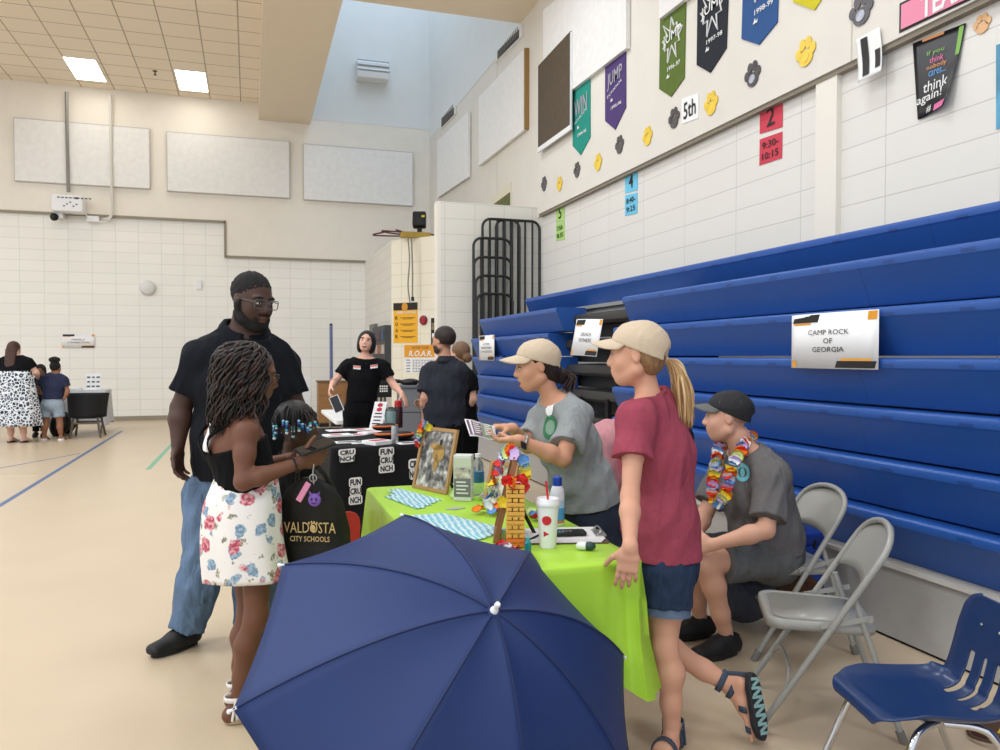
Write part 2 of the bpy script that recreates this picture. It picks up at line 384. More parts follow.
# right wall
struct(MB().bb((XW, -6, 0), (XW + .15, YB, 12)).build('wall_right', M_blockY, smooth=False)); struct(MB().bb((XU, -6, ZL), (XW, 11.35, ZS + .05)).build('wall_right_upper', M_dryR, smooth=False)); struct(MB().bb((XW - .03, 11.35, ZL - .02), (XW, YB, 12)).build('wall_right_far', M_dryR, smooth=False))
struct(MB().bb((XU + .02, -6, ZL - .035), (XW - .002, 11.35, ZL)).build('trim_2', M_edge, smooth=False))  # dark strip painting in the shadow line below the upper wall's ledge
yp0, yp1 = float(atX(836, 170, XW - .05)[1]), float(atX(815, 170, XW - .05)[1])
struct(MB().bb((XW - .05, yp0, 0), (XW, yp1, ZL)).build('wall_right_pilaster', mat('painted_pilaster', (233, 227, 214), .55, bump=.1, bscale=90), smooth=False))
for n, (px, py, dz) in enumerate([(494.5, 160, 0), (852, 20, 0)]):
    y0 = float(atX(px, py, XU)[1]); struct(MB().bb((XU - .003 if y0 < 11 else XW - .033, y0 - .006, ZL), (XU if y0 < 11 else XW - .03, y0 + .006, ZS)).build('trim_%d' % (n + 3), mat('faint_joint', (200, 190, 172), .8), smooth=False))
# projecting blockwork beside the bleachers
X0, Yw = float(atY(437.5, 250, 11.5)[0]), 11.5
zw = float(atY(470, 203, Yw)[2])
struct(MB().bb((X0, Yw, 0), (XW, Yw + .2, zw), 0).bb((X0 - .004, Yw - .002, 0), (X0 + .05, Yw + .2, zw + .002), 1).build('wall_wing', [M_blockG, M_dry], smooth=False))
xa = X0; ya = float(atX(391.5, 300, xa)[1]); pB = atd(440, 236, 14.9)
zc = float(atX(391.5, 240, xa)[2])
wc = MB().bb((xa, ya, 0), (xa + .2, YB, zc), 1)
dv = nrm(V(pB[0] - xa, pB[1] - ya, 0)); nn = np.cross(dv, UP); Ld = math.hypot(pB[0] - xa, pB[1] - ya) + .6
wc.prism([(0, 0), (Ld, 0), (Ld, zc), (0, zc)], V(xa, ya, 0), dv, UP, -nn, .2, 0)
wcO = struct(wc.build('wall_corner', [mat('painted_block_corner', (242, 234, 212), .5, bump=.1, bscale=60), M_blockY], smooth=False))
MATS['painted_block_corner'].node_tree  # plain paint; its courses are built below
cs = MB()
for k in range(1, int(zc / .235)):
    cs.box(V(xa, ya, k * .235) + dv * Ld / 2 + nn * .001, (Ld, .004, .006), (dv, nn, UP))
for k in range(1, 5): cs.box(V(xa, ya, zc / 2) + dv * (k * .46 - .2) + nn * .001, (.005, .004, zc), (dv, nn, UP))
struct(cs.build('trim_5', mat('block_joint_cream', (208, 200, 178), .7), smooth=False))
# ceiling: tile field, soffits, daylight well
mt = bpy.data.materials.new('ceiling_tile_grid'); mt.use_nodes = True; nt = mt.node_tree; b = nt.nodes['Principled BSDF']; L = nt.links.new
tc = nt.nodes.new('ShaderNodeTexCoord'); mp = nt.nodes.new('ShaderNodeMapping'); br = nt.nodes.new('ShaderNodeTexBrick'); br.offset = 0
br.inputs['Scale'].default_value = 1; br.inputs['Brick Width'].default_value = .66; br.inputs['Row Height'].default_value = .63; br.inputs['Mortar Size'].default_value = .012; br.inputs['Mortar Smooth'].default_value = 0
c = lin((240, 226, 206)); br.inputs['Color1'].default_value = c + (1,); br.inputs['Color2'].default_value = tuple(x * .97 for x in c) + (1,); br.inputs['Mortar'].default_value = lin((176, 160, 136)) + (1,)
mp.inputs['Location'].default_value = (.15, .1, 0); L(tc.outputs['Object'], mp.inputs['Vector']); L(mp.outputs[0], br.inputs['Vector']); L(br.outputs['Color'], b.inputs['Base Color']); b.inputs['Roughness'].default_value = .85
XS0, XS1, YN = float(atY(258.5, 122, YB)[0]), float(atY(310, 128, YB)[0]), float(atX(522, 25, XU)[1])
YN = float(atz(440, 12.5, ZS)[1])
struct(MB().bb((-17, -6, ZT), (XS0, YB, ZT + .1)).build('ceiling', mt, smooth=False))
struct(MB().bb((XS0, -6, ZS), (XS1, YB - .05, ZT + .6)).bb((XS1, -6, ZS), (XW, YN, ZT + .6)).build('ceiling_soffit', M_soff, smooth=False))
wl = MB().bb((XS1 - .1, YN - .1, ZS + .01), (XS1 + .004, YB - .05, 12)).bb((XS1, YN - .1, ZS + .6), (XW, YN, 12)).bb((XS1, YB - .056, ZS + .12), (XW - .03, YB - .05, 12)).bb((XW - .036, YN, ZS - .1), (XW - .03, YB - .05, 12))
struct(wl.build('wall_daylight_well', M_well, smooth=False))
M_sky = mat('skylight_glazing', (214, 232, 255), .3, emit=.9)
struct(MB().bb((XS1, YN, 11.9), (XW, YB, 11.98)).build('window_1', M_sky, smooth=False))
# ------------------------------------------------------------------ ceiling fixtures
M_led = mat('led_panel_diffuser', (255, 252, 245), .4, emit=4.5)
M_alu = mat('white_metal_trim', (225, 222, 214), .4)
cA = [atz(x, y, ZT) for x, y in ((62, 56), (95.5, 59.5), (107.5, 81.5), (76, 79))]
cB = [atz(x, y, ZT) for x, y in ((174, 69), (206, 72), (208.5, 92.5), (179, 89))]
def led(lo, hi, label):
    c = ((lo[0] + hi[0]) / 2, (lo[1] + hi[1]) / 2, ZT); t = empty('ceiling_light', c, 0, label, 'ceiling light', 'light panels in the tiled ceiling')
    w, l = hi[0] - lo[0], hi[1] - lo[1]
    f = MB(); e = .03
    for s in (-1, 1): f.bb((s * (w / 2) - e / 2, -l / 2, -.012), (s * (w / 2) + e / 2, l / 2, .0)); f.bb((-w / 2, s * (l / 2) - e / 2, -.012), (w / 2, s * (l / 2) + e / 2, .0))
    f.build('frame', M_alu, t, smooth=False); MB().bb((-w / 2 + .01, -l / 2 + .01, -.008), (w / 2 - .01, l / 2 - .01, -.001)).build('diffuser', M_led, t, smooth=False)
for cc, lb in ((cA, 'lit light panel in the tiled ceiling above the conduit, farther from the soffit'), (cB, 'lit light panel in the tiled ceiling, the one close to the tan soffit')):
    x0 = (cc[0][0] + cc[3][0]) / 2; x1 = (cc[1][0] + cc[2][0]) / 2; y0 = (cc[2][1] + cc[3][1]) / 2; y1 = (cc[0][1] + cc[1][1]) / 2
    led((x0, y0), (x1, y1), lb)
# sprinkler
p = atz(155, 71, ZT); MB().lathe([(.0, -.09), (.03, -.085), (.03, -.07), (.012, -.06), (.012, -.02), (.045, -.012), (.045, 0)], p).build('sprinkler_head', mat('sprinkler_brass', (110, 90, 60), .4, metal=.6))
tag(bpy.data.objects['sprinkler_head'], 'small brass sprinkler head between the two ceiling light panels', 'sprinkler')
# ------------------------------------------------------------------ sheets and panels on the walls
def onX(px, py, X): p = atX(px, py, X); return p
def sheet(name, pts, X, m, label=None, cat=None, group=None, t=.006):
    """flat piece on the right wall; pts are its outline"""
    P = [atX(x, y, X) for x, y in pts]; o = np.mean(P, 0)
    poly = [(-(p[1] - o[1]), p[2] - o[2]) for p in P]
    ob = MB().prism(poly, (0, 0, 0), (0, -1, 0), (0, 0, 1), (1, 0, 0), t).build(name, m, smooth=False); ob.location = tuple(o); tag(ob, label, cat, group); return ob, o
def sheetY(name, pts, Y, m, label=None, cat=None, group=None, t=.05):
    P = [atY(x, y, Y) for x, y in pts]; x0 = np.mean([P[0][0], P[3][0]]); x1 = np.mean([P[1][0], P[2][0]]); z1 = np.mean([P[0][2], P[1][2]]); z0 = np.mean([P[2][2], P[3][2]])
    o = V((x0 + x1) / 2, Y, (z0 + z1) / 2); w, h = x1 - x0, z1 - z0
    ob = MB().bb((-w / 2, 0, -h / 2), (w / 2, t, h / 2)).build(name, m, smooth=False); ob.location = tuple(o); tag(ob, label, cat, group); return ob, o, w, h
G = 'white acoustic panels on the walls'
for pts, lb in (([(14, 118), (149.5, 128.5), (149.5, 189), (14, 180)], 'white acoustic panel on the back wall crossed by two conduits'),
                ([(167, 131), (289.5, 142), (289, 198), (167, 190.5)], 'white acoustic panel on the back wall under the tan soffit'),
                ([(303.5, 143.6), (412.7, 152.7), (412.7, 206), (303.5, 199)], 'white acoustic panel on the back wall below the daylight well')):
    ob, o, w, h = sheetY('acoustic_panel', pts, YB - .12, M_panel, lb, 'acoustic panel', G, t=.066)
    e = MB()
    for s in (-1, 1): e.bb((s * w / 2 - .008, -.004, -h / 2), (s * w / 2 + .008, .064, h / 2)); e.bb((-w / 2, -.004, s * h / 2 - .008), (w / 2, .064, s * h / 2 + .008))
    e.build('edge_trim', mat('panel_edge_grey', (196, 192, 186), .7), ob, smooth=False)
def panelX(pts, X, lb, tan=False):
    ob, o = sheet('acoustic_panel', pts, X, M_panel, lb, 'acoustic panel', G, t=.055)
    return ob, o
panelX([(437, 141), (468, 112), (468, 177), (437, 198)], XW - .1, 'narrow-looking white acoustic panel on the side wall next to the far corner')
ob, o = panelX([(478.5, 97.5), (524, 49), (524, 129.5), (478.5, 166)], XW - .1, 'white acoustic panel with a tan edge under the long air slot')
p = [atX(524, 49, XW - .1), atX(524, 129.5, XW - .1)]
MB().bb((p[0][0] - .002, p[0][1] - .06, p[1][2]), (p[0][0] + .075, p[0][1] - .001, p[0][2])).build('board_edge', M_tan_edge, ob, world=True, smooth=False)
panelX([(543, 10), (626, -56), (626, 48), (543, 112)], XU - .06, 'rough white acoustic panel behind the dark grille')
panelX([(659, -30), (735, -90), (735, -40), (659, 19)], XU - .06, 'white acoustic panel cut off by the picture edge above the green banner')
M_slot = mat('dark_air_slot', (58, 52, 46), .7)
for (a, b_, c_, d_), lb in ((((440, 119), (455.5, 105), (455.5, 114), (440, 130)), 'short white air vent high on the wall near the far corner'), (((495, 53), (522, 25), (522, 36), (495, 63)), 'long white air vent under the soffit')):
    X = XW - .06; ob, o = sheet('air_vent', [a, b_, c_, d_], X, M_alu, lb, 'air vent', 'slot vents on the side wall', t=.05)
    P = [atX(x, y, X) for x, y in (a, b_, c_, d_)]; cen = np.mean(P, 0); Q = [cen + (p - cen) * .8 for p in P]
    MB().prism([(-(p[1]), p[2]) for p in Q], (X - .002, 0, 0), (0, -1, 0), (0, 0, 1), (1, 0, 0), .003).build('slot', M_slot, ob, world=True, smooth=False)
    f = MB()
    for k in range(1, 14):
        y = Q[0][1] + (Q[1][1] - Q[0][1]) * k / 14; f.bb((X - .008, y - .012, Q[3][2]), (X - .001, y + .012, Q[0][2]))
    f.build('louvre', mat('grey_louvre', (120, 112, 100), .6), ob, world=True, smooth=False)
# big dark grille
mg = mat('brown_speaker_cloth', (92, 80, 64), .95, noise=.25, nscale=12, bump=.4, bscale=200, stretch=(1, 4, .6))
ob, o = sheet('wall_grille', [(538, 66), (570.3, 31), (570.3, 125), (538, 147.5)], XU - .085, mg, 'tall dark brown grille high on the wall beside the teal banner', 'grille', t=.02)
P = [atX(x, y, XU - .085) for x, y in ((538, 66), (570.3, 31), (570.3, 125), (538, 147.5))]
f = MB(); yl, yr = P[0][1], P[1][1]; zt, zb = (P[0][2] + P[1][2]) / 2, (P[2][2] + P[3][2]) / 2
f.bb((XU - .088, yr - .02, zb), (XU - .062, yr, zt)).bb((XU - .088, yr - .02, zb - .07), (XU - .062, yl + .02, zb)).bb((XU - .088, yl, zb), (XU - .062, yl + .02, zt))
f.build('frame', M_white, ob, world=True, smooth=False)
# poster with dark lettering, partly behind the wing wall
ob, o = sheet('wall_poster', [(491, 199), (511, 182), (511, 230), (491, 230)], XW - .04, mat('cream_poster', (222, 214, 190), .6), 'cream poster of dark green strokes half hidden by the block wing wall', 'poster', t=.008)
f = MB(); A_, B_ = atX(493, 200, XW - .045), atX(510, 200, XW - .045)
for k in range(9):
    y = A_[1] + (B_[1] - A_[1]) * (k + .5) / 9; f.bb((XW - .044, y - .05, 3.4), (XW - .04, y + .05, float(atX(493 + 17 * (k + .5) / 9, 204 - k * 1.4, XW - .04)[2])))
f.build('print', mat('olive_print', (104, 106, 62), .7, noise=.5, nscale=20), ob, world=True, smooth=False)
# AC / heater unit in the daylight well
p0, p1 = atY(356, 61, YB - .1), atY(387, 66, YB - .1); z0 = float(atY(370, 82, YB - .1)[2]); w = p1[0] - p0[0]; h = p0[2] - z0
t = empty('wall_heater', ((p0[0] + p1[0]) / 2, YB - .06, z0), 0, 'white louvred unit mounted high in the daylight well', 'wall unit')
MB().prism([(0, .0), (-.35, 0.0), (-.38, .12), (-.3, h * .75), (-.2, h), (0, h)], (-w / 2, 0, 0), (0, 1, 0), (0, 0, 1), (1, 0, 0), w).build('casing', M_white, t, smooth=False, bevel=.015)
f = MB()
for k in range(3): f.bb((-w / 2 - .005, -.40 + .03 * k, .16 + .12 * k), (w / 2 + .005, -.3, .175 + .12 * k))
f.build('louvre', mat('grey_louvre2', (170, 170, 170), .5), t, smooth=False)
# conduits, projector, camera, boxes on the back wall
Yc = YB - .16
def ypath(pts, Y): return [atY(x, y, Y) for x, y in pts]
o = MB().tube(ypath([(66.5, 92), (67, 130), (68.3, 192)], Yc), .035, 8).build('conduit', M_grey); tag(o, 'grey conduit dropping from the ceiling to the white projector', 'conduit')
o = MB().tube(bez(ypath([(110.3, 95), (111, 160), (112, 208), (110, 217), (104, 219.5)], Yc), 30), .028, 8).build('conduit', mat('white_conduit', (215, 210, 200), .5)); tag(o, 'thin white conduit crossing the acoustic panel to a junction box', 'conduit')
t = empty('projector', atY(68, 213, YB - .4), 0, 'white short-throw projector on the back wall under a grey conduit', 'projector')
q0, q1 = atY(52, 193, YB - .5), atY(84, 211, YB - .5); w, h = q1[0] - q0[0], q0[2] - q1[2]
MB().prism(rrect(w, h, .05), (0, -.1, .02 + h / 2), (1, 0, 0), (0, 0, 1), (0, 1, 0), .38).build('casing', M_white, t, bevel=.02)
letters('PROJECTOR', V(.05, -.102, h * .88), (1, 0, 0), (0, 0, 1), .06, mat('dark_print', (50, 50, 60), .6), parent=t, world=False, fit=(w * .55, .045)) if False else None
f = MB()
for k in range(9): f.bb((-w * .3 + k * .075, -.104, h * .86), (-w * .3 + k * .075 + .05, -.1, h * .93))
f.bb((w * .26, -.104, h * .83), (w * .36, -.1, h * .95))
for k in range(5): f.bb((-w * .12 + .06 * k, -.104, h * (.35 + .12 * (k % 3))), (-w * .12 + .06 * k + .035, -.1, h * (.42 + .12 * (k % 3))))
f.build('printing', mat('dark_print', (60, 60, 70), .6), t, smooth=False)
MB().bb((-.05, .2, 0), (.05, .33, .3)).build('bracket', M_grey, t, smooth=False)
t = empty('security_camera', atY(55.5, 216, YB - .2), 0, 'small black and white camera mounted below the projector', 'camera')
MB().sph((0, -.12, -.04), .085, 14).build('lens', M_black, t); MB().bb((-.02, -.1, -.05), (.16, .18, .07)).build('housing', M_white, t, smooth=False, bevel=.02)
o = MB().bb((-.12, -.04, -.06), (.12, .15, .06)).build('junction_box', M_white, smooth=False, bevel=.01); o.location = tuple(atY(93, 219, YB - .15)); tag(o, 'small white junction box at the end of the thin conduit', 'junction box')
o = MB().tube(bez(ypath([(84, 212), (88, 217), (93, 219), (100, 222), (107, 221), (112, 216)], YB - .2), 24), .012, 6).build('cable', M_white); tag(o, 'thin white cable from the projector to the junction box', 'cable')
t = MB(); R = .3
t.lathe([(0, -.15), (.07, -.145), (.13, -.12), (.165, -.05), (.17, 0)], (0, 0, 0), (0, 1, 0)); o = t.build('wall_bell', mat('bell_white', (222, 221, 217), .35)); o.location = tuple(atY(147.8, 288, YB - .01)); tag(o, 'round white dome fixed on the blank block wall', 'wall dome')
o = MB().bb((-.06, -.05, -.11), (.06, .01, .11)).build('thermostat', M_white, smooth=False, bevel=.012); o.location = tuple(atY(199, 285, YB)); tag(o, 'small white box on the back wall beside the tall man', 'thermostat')
M_paper = mat('white_paper', (240, 239, 238), .6, bump=.05, bscale=20); M_orange = mat('orange_print', (232, 158, 42), .6); M_ink = mat('black_print', (34, 30, 28), .6)
def camp_sign(o, x, y, w, h, lines, label, group='white programme signs', fit=.55, name='paper_sign', lh=.14, curve=0):
    """white sign with black and orange corner bars"""
    x = nrm(x); y = nrm(y); z = np.cross(x, y); t = empty(name, o, 0, label, 'sign', group)
    N = 12; Gd = []
    zz = lambda u: curve * math.sin(PI * (u + .5)) if curve else 0
    for i in range(N + 1):
        u = i / N - .5; Gd.append([x * (u * w) + y * (v * h) + z * zz(u) for v in (-.5, .5)])
    MB().grid(Gd).build('paper', M_paper, t, solid=.002, fix=False)
    def bar(u0, u1, v0, v1, m, nm, sh=0):
        g = []
        for i in range(7):
            u = u0 + (u1 - u0) * i / 6; g.append([x * ((u + sh * k) * w) + y * (v * h) + z * (zz(u) + .0025) for k, v in ((0, v0), (1, v1))])
        MB().grid(g).build(nm, m, t, fix=False, smooth=False)
    bar(-.48, -.13, .34, .48, M_ink, 'black_bar', .03); bar(-.46, -.22, .30, .335, M_orange, 'orange_bar'); bar(.40, .485, .34, .485, M_orange, 'corner_block', .01)
    bar(.08, .47, -.48, -.36, M_ink, 'black_bar', .02); bar(.14, .44, -.355, -.315, M_orange, 'orange_bar'); bar(-.48, -.42, -.48, -.36, M_orange, 'corner_block', -.01)
    n = len(lines)
    for k, s in enumerate(lines):
        vv = (n - 1) / 2 - k
        letters(s, z * (.004 + zz(0)) + y * (vv * lh * 1.35 * h), x, y, .1, M_ink, parent=t, world=False, fit=(w * fit * len(s) / max(len(q) for q in lines), h * lh * .8))
    return t
q0, q1 = atY(61.5, 334, YB - .02), atY(95, 348, YB - .02)
camp_sign((q0 + q1) / 2, (1, 0, 0), (0, 0, 1), q1[0] - q0[0], q0[2] - q1[2], ['FAMILY', 'CONNECTION'], 'white sign reading FAMILY CONNECTION on the far block wall', fit=.66, lh=.15)
q0, q1 = atY(1.5, 66, YB), atY(0, 80, YB)
# scoring speaker boxes etc. on top of the low corner wall
p = atd(420, 233.5, 15.2)
t = empty('floodlight', V(p[0], p[1] + .05, zc), 0, 'black flood lamp tilted on top of the low corner wall', 'lamp')
MB().box((0, 0, .32), (.26, .2, .3), (nrm((1, -.3, 0)), nrm((.3, 1, -.3)), nrm(np.cross(nrm((1, -.3, 0)), nrm((.3, 1, -.3)))))).build('housing', M_black, t, smooth=False, bevel=.03)
MB().bb((-.04, -.04, .08), (.04, .04, .22)).build('bracket', M_black, t, smooth=False)
MB().bb((.02, -.115, .36), (.08, -.1, .4)).build('indicator', mat('yellow_lamp', (230, 210, 60), .4), t, smooth=False)
o = MB().bb((-.28, -.12, 0), (.28, .12, .1)).build('wooden_block', mat('yellow_wood', (176, 146, 64), .6, noise=.2, nscale=8), smooth=False); o.location = (p[0] - .08, p[1] + .06, zc); tag(o, 'yellowish wooden block under the black flood lamp', 'block')
for ch in t.children: ch.location = (0, 0, .03)
q = atd(406, 237, 15.4); r = np.random.default_rng(3)
o = MB().tube(bez([V(q[0] + .22 * r.normal(), q[1] + .1 * abs(r.normal()), zc + .03 + .16 * r.random()) for _ in range(14)], 120), .016, 6).build('tangled_cable', mat('maroon_cable', (98, 52, 52), .5)); tag(o, 'tangle of dark red cable on top of the low corner wall', 'cable')
o = MB().tube(bez([atd(408, 238, 15.05), atd(409.5, 260, 15), atd(408, 285, 15), atd(410, 303, 15)], 20), .014, 6).build('hanging_cable', M_grey); tag(o, 'longer grey cable hanging down above the yellow poster', 'cable')
o = MB().tube(bez([atd(411.5, 238, 15.05), atd(412.5, 270, 15), atd(412.5, 298, 15)], 20), .014, 6).build('hanging_cable', M_grey); tag(o, 'shorter grey cable with a plug hanging from the low corner wall', 'cable'); MB().cyl(atd(412.5, 297, 15), atd(412.8, 301, 15), .03).build('plug', M_black, o, world=True)
# ================================================================== bleachers
XB = 3.055
M_blue = mat('blue_moulded_plastic', (38, 84, 158), .38, noise=.05, nscale=5, bump=.06, bscale=70)
_nt, _b = nodes_of(M_blue); _L = _nt.links.new
def _m(op, a, b=None):
    n = _nt.nodes.new('ShaderNodeMath'); n.operation = op
    for i, q in enumerate((a, b)):
        if q is None: continue
        if isinstance(q, (int, float)): n.inputs[i].default_value = q
        else: _L(q, n.inputs[i])
    return n.outputs[0]
_tc = _nt.nodes.new('ShaderNodeTexCoord'); _sp = _nt.nodes.new('ShaderNodeSeparateXYZ'); _L(_tc.outputs['Object'], _sp.inputs[0]); _y, _z = _sp.outputs['Y'], _sp.outputs['Z']
_f = _m('FRACT', _m('DIVIDE', _y, .455)); _g = _m('FRACT', _m('ADD', _m('DIVIDE', _y, 1.83), .03))
_slot = _m('MULTIPLY', _m('LESS_THAN', _m('ABSOLUTE', _m('SUBTRACT', _f, .5)), .085), _m('LESS_THAN', _m('ABSOLUTE', _m('SUBTRACT', _z, .222)), .0095))
_seam = _m('MULTIPLY', _m('LESS_THAN', _m('ABSOLUTE', _m('SUBTRACT', _g, .5)), .0012), 1.0)
_mask = _m('MULTIPLY', _m('MAXIMUM', _m('MULTIPLY', _slot, .45), _m('MULTIPLY', _seam, .6)), 1.0)
_mx = _nt.nodes.new('ShaderNodeMix'); _mx.data_type = 'RGBA'; _src = _b.inputs['Base Color'].links[0].from_socket; _L(_mask, _mx.inputs[0]); _L(_src, _mx.inputs[6]); _mx.inputs[7].default_value = lin((18, 36, 86)) + (1,); _L(_mx.outputs[2], _b.inputs['Base Color'])
M_rail = mat('dark_bleacher_metal', (58, 57, 56), .5, metal=.2, noise=.08, nscale=6)
M_railL = mat('pale_bleacher_deck', (150, 152, 152), .45, metal=.3)
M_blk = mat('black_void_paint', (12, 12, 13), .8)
M_skirt = mat('grey_bleacher_skirt', (176, 174, 170), .45, noise=.04, nscale=3)
def yat(px, py, X): return float(atX(px, py, X)[1])
RH = (2.03 - .413) / 6 * .9667
ZR = [float(atX(1000, y, XB)[2]) for y in (236.4, 297, 358.5, 419, 480.8, 542, 601.7)]
def row_prof(h):
    """cross-section of one moulded bench front, x out from the face, z down from the top"""
    return [(.34, 0), (.03, 0), (.012, -.004), (.003, -.013), (0, -.026), (.004, -.05), (.016, -.062), (.085, -(h - .02)), (.092, -(h - .012)), (.34, -(h - .012))]
def bench(X, y0, y1, zt, h, label, group):
    t = empty('bleacher_row', (X, y0, zt - h), 0, label, 'bleacher row', group)
    P = row_prof(h); L = y1 - y0
    MB().prism([(x, h + z) for x, z in P], (0, 0, 0), (1, 0, 0), (0, 0, 1), (0, 1, 0), L).build('bench_front', M_blue, t, auto=30)
    return t
NAMES = ['second', 'third', 'fourth', 'fifth', 'sixth', 'lowest']
ends = [(622, 293), (613, 326), (618, 356), (612, 386), (612, 417), (612, 447)]
Ynear = -3.0
for i in range(6):
    y0 = Ynear; y1 = yat(ends[i][0], ends[i][1], XB)
    bench(XB, y0, y1, ZR[i], ZR[i] - ZR[i + 1], 'long blue bleacher row behind the chairs, %s from the top' % NAMES[i] if i < 5 else 'long blue bleacher row just above the grey skirt panel', 'rows of the long bleacher bank')
XT = XB + .47
z1 = float(atX(1000, 199.6, XT)[2])
bench(XT, Ynear, yat(525, 297, XT), z1, .27, 'topmost blue bleacher row, set back and running the whole length', 'rows of the long bleacher bank')
lefts = [(479, 317, 556), (471, 337, 548), (472, 356, 549), (473, 374, 549), (473, 393, 549), (473, 412, 549)]
for i in range(6):
    y0, y1 = yat(lefts[i][2], 330, XB), yat(lefts[i][0], lefts[i][1], XB)
    bench(XB, y0, y1, ZR[i], ZR[i] - ZR[i + 1], ('short blue bleacher row behind the laughing group, %s' % ('highest of the short stack' if i == 0 else NAMES[i] + ' from the top')) if i < 5 else 'short blue bleacher row at the bottom of the short stack', 'rows of the short bleacher stack')
# grey skirt panels under the lowest row
for n, (y0, y1, lb) in enumerate(((Ynear, yat(612, 447, XB), 'grey kick panel under the long bleacher bank'), (yat(549, 400, XB), yat(473, 412, XB), 'grey kick panel under the short bleacher stack'))):
    t = empty('kick_panel', (XB + .06, y0, 0), 0, lb, 'panel', 'bleacher kick panels')
    MB().bb((0, 0, .015), (.03, y1 - y0, ZR[6] + .01)).build('sheet', M_skirt, t, smooth=False)
    MB().bb((-.03, 0, ZR[6] - .022), (.02, y1 - y0, ZR[6] - .002)).build('edge_rail', mat('pale_edge_rail', (196, 192, 184), .4), t, smooth=False)
    MB().bb((.01, 0, 0), (.03, y1 - y0, .016)).build('rubber_foot', M_blk, t, smooth=False)
# open recess between the two banks: dark decks and risers
yR0, yR1 = yat(613, 326, XB) - .3, yat(549, 400, XB) + .25
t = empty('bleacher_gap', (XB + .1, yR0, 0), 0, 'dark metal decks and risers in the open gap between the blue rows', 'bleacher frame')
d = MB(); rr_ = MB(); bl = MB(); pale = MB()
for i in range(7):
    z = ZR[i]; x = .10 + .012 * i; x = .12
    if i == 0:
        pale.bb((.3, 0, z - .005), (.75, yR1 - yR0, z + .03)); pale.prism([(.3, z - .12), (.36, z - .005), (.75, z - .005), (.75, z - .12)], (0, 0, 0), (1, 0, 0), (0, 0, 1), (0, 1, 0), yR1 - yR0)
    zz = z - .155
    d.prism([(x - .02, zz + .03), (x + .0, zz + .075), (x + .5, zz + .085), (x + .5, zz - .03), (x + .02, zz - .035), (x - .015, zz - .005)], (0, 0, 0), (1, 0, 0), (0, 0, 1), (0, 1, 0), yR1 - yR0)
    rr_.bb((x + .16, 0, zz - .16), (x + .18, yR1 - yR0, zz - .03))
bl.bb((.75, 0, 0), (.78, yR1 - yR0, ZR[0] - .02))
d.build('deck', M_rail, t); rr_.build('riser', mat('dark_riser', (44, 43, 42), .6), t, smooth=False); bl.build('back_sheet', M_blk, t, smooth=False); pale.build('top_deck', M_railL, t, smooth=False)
f = MB()
for k in range(2):
    y = (yR1 - yR0) * (.38 + .3 * k); f.bb((.09, y, .0), (.13, y + .06, ZR[4] + .12))
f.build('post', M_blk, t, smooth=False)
# stored guard rails
M_tube = mat('black_powder_tube', (30, 29, 29), .4)
def guard(Y, pxl, pxr, pyt, bars, label, group):
    a, b = atY(pxl, pyt, Y), atY(pxr, pyt, Y); w = b[0] - a[0]; z = float((a[2] + b[2]) / 2)
    t = empty('guard_rail', ((a[0] + b[0]) / 2, Y, 0), 0, label, 'guard rail', group); r = .13; R = .021
    path = [V(-w / 2, 0, .35)] + [V(-w / 2, 0, z - r)] + [V(-w / 2 + r * (1 - math.cos(q)), 0, z - r + r * math.sin(q)) for q in np.linspace(.2, PI / 2, 6)] + [V(w / 2 - r * (1 - math.sin(q)), 0, z - r + r * math.cos(q)) for q in np.linspace(0, PI / 2 - .2, 6)] + [V(w / 2, 0, z - r), V(w / 2, 0, .35)]
    MB().tube(path, R, 8).build('hoop', M_tube, t)
    for k in range(bars):
        x = -w / 2 + w * (k + 1) / (bars + 1); MB().cyl((x, 0, .35), (x, 0, z - .01), .017, seg=8).build('bar', M_tube, t)
    MB().cyl((-w / 2, 0, .38), (w / 2, 0, .38), .018, seg=8).build('bottom_rail', M_tube, t)
    for s in (-1, 1): MB().cyl((s * w / 2, 0, 0), (s * w / 2, 0, .36), .024, seg=8).build('post', M_tube, t)
guard(11.44, 496, 539.5, 220.5, 5, 'tall black guard rail standing closest to the block wall, right behind the top blue row', 'stored bleacher guard rails')
guard(11.40, 482.5, 519.5, 219.5, 4, 'tall black guard rail overlapping the other tall one', 'stored bleacher guard rails')
for k, (pl, pr, pt) in enumerate(((473.5, 511, 238.5), (474, 511.5, 257.5), (475.5, 512, 276), (476.5, 512.5, 294))):
    guard(11.36 - .02 * k, pl, pr, pt, 4, 'low black guard rail of the nested set, %s' % ['with the highest top bar', 'with the second highest top bar', 'with the third highest top bar', 'with the lowest top bar'][k], 'stored bleacher guard rails')
# signs clipped on the rows
def tri(p): return np.asarray(p)
a, b_, c_, d_ = atX(793, 316.5, XB - .015), atX(880.5, 308, XB - .015), atX(879, 369.5, XB - .0), atX(791.5, 368, XB - .0)
w = a[1] - b_[1]; h = (a[2] - d_[2] + b_[2] - c_[2]) / 2; o = (a + b_ + c_ + d_) / 4
camp_sign(V(XB - .012, o[1], o[2]), (0, -1, 0), nrm((.0, 0, 1)), w, h, ['CAMP ROCK', 'OF', 'GEORGIA'], 'white sign reading CAMP ROCK OF GEORGIA on the blue rows', fit=.47, lh=.115, curve=.025)
a, b_, c_ = atX(479.5, 336, XB - .012), atX(494.5, 335, XB - .012), atX(494, 360.5, XB - .012)
camp_sign((a + c_) / 2, (0, -1, 0), (0, 0, 1), a[1] - b_[1], a[2] - c_[2], ['ACTION', 'MINISTRIES', 'OF VALDOSTA'], 'small white sign on the short blue rows beside the hair bun', fit=.75, lh=.11)
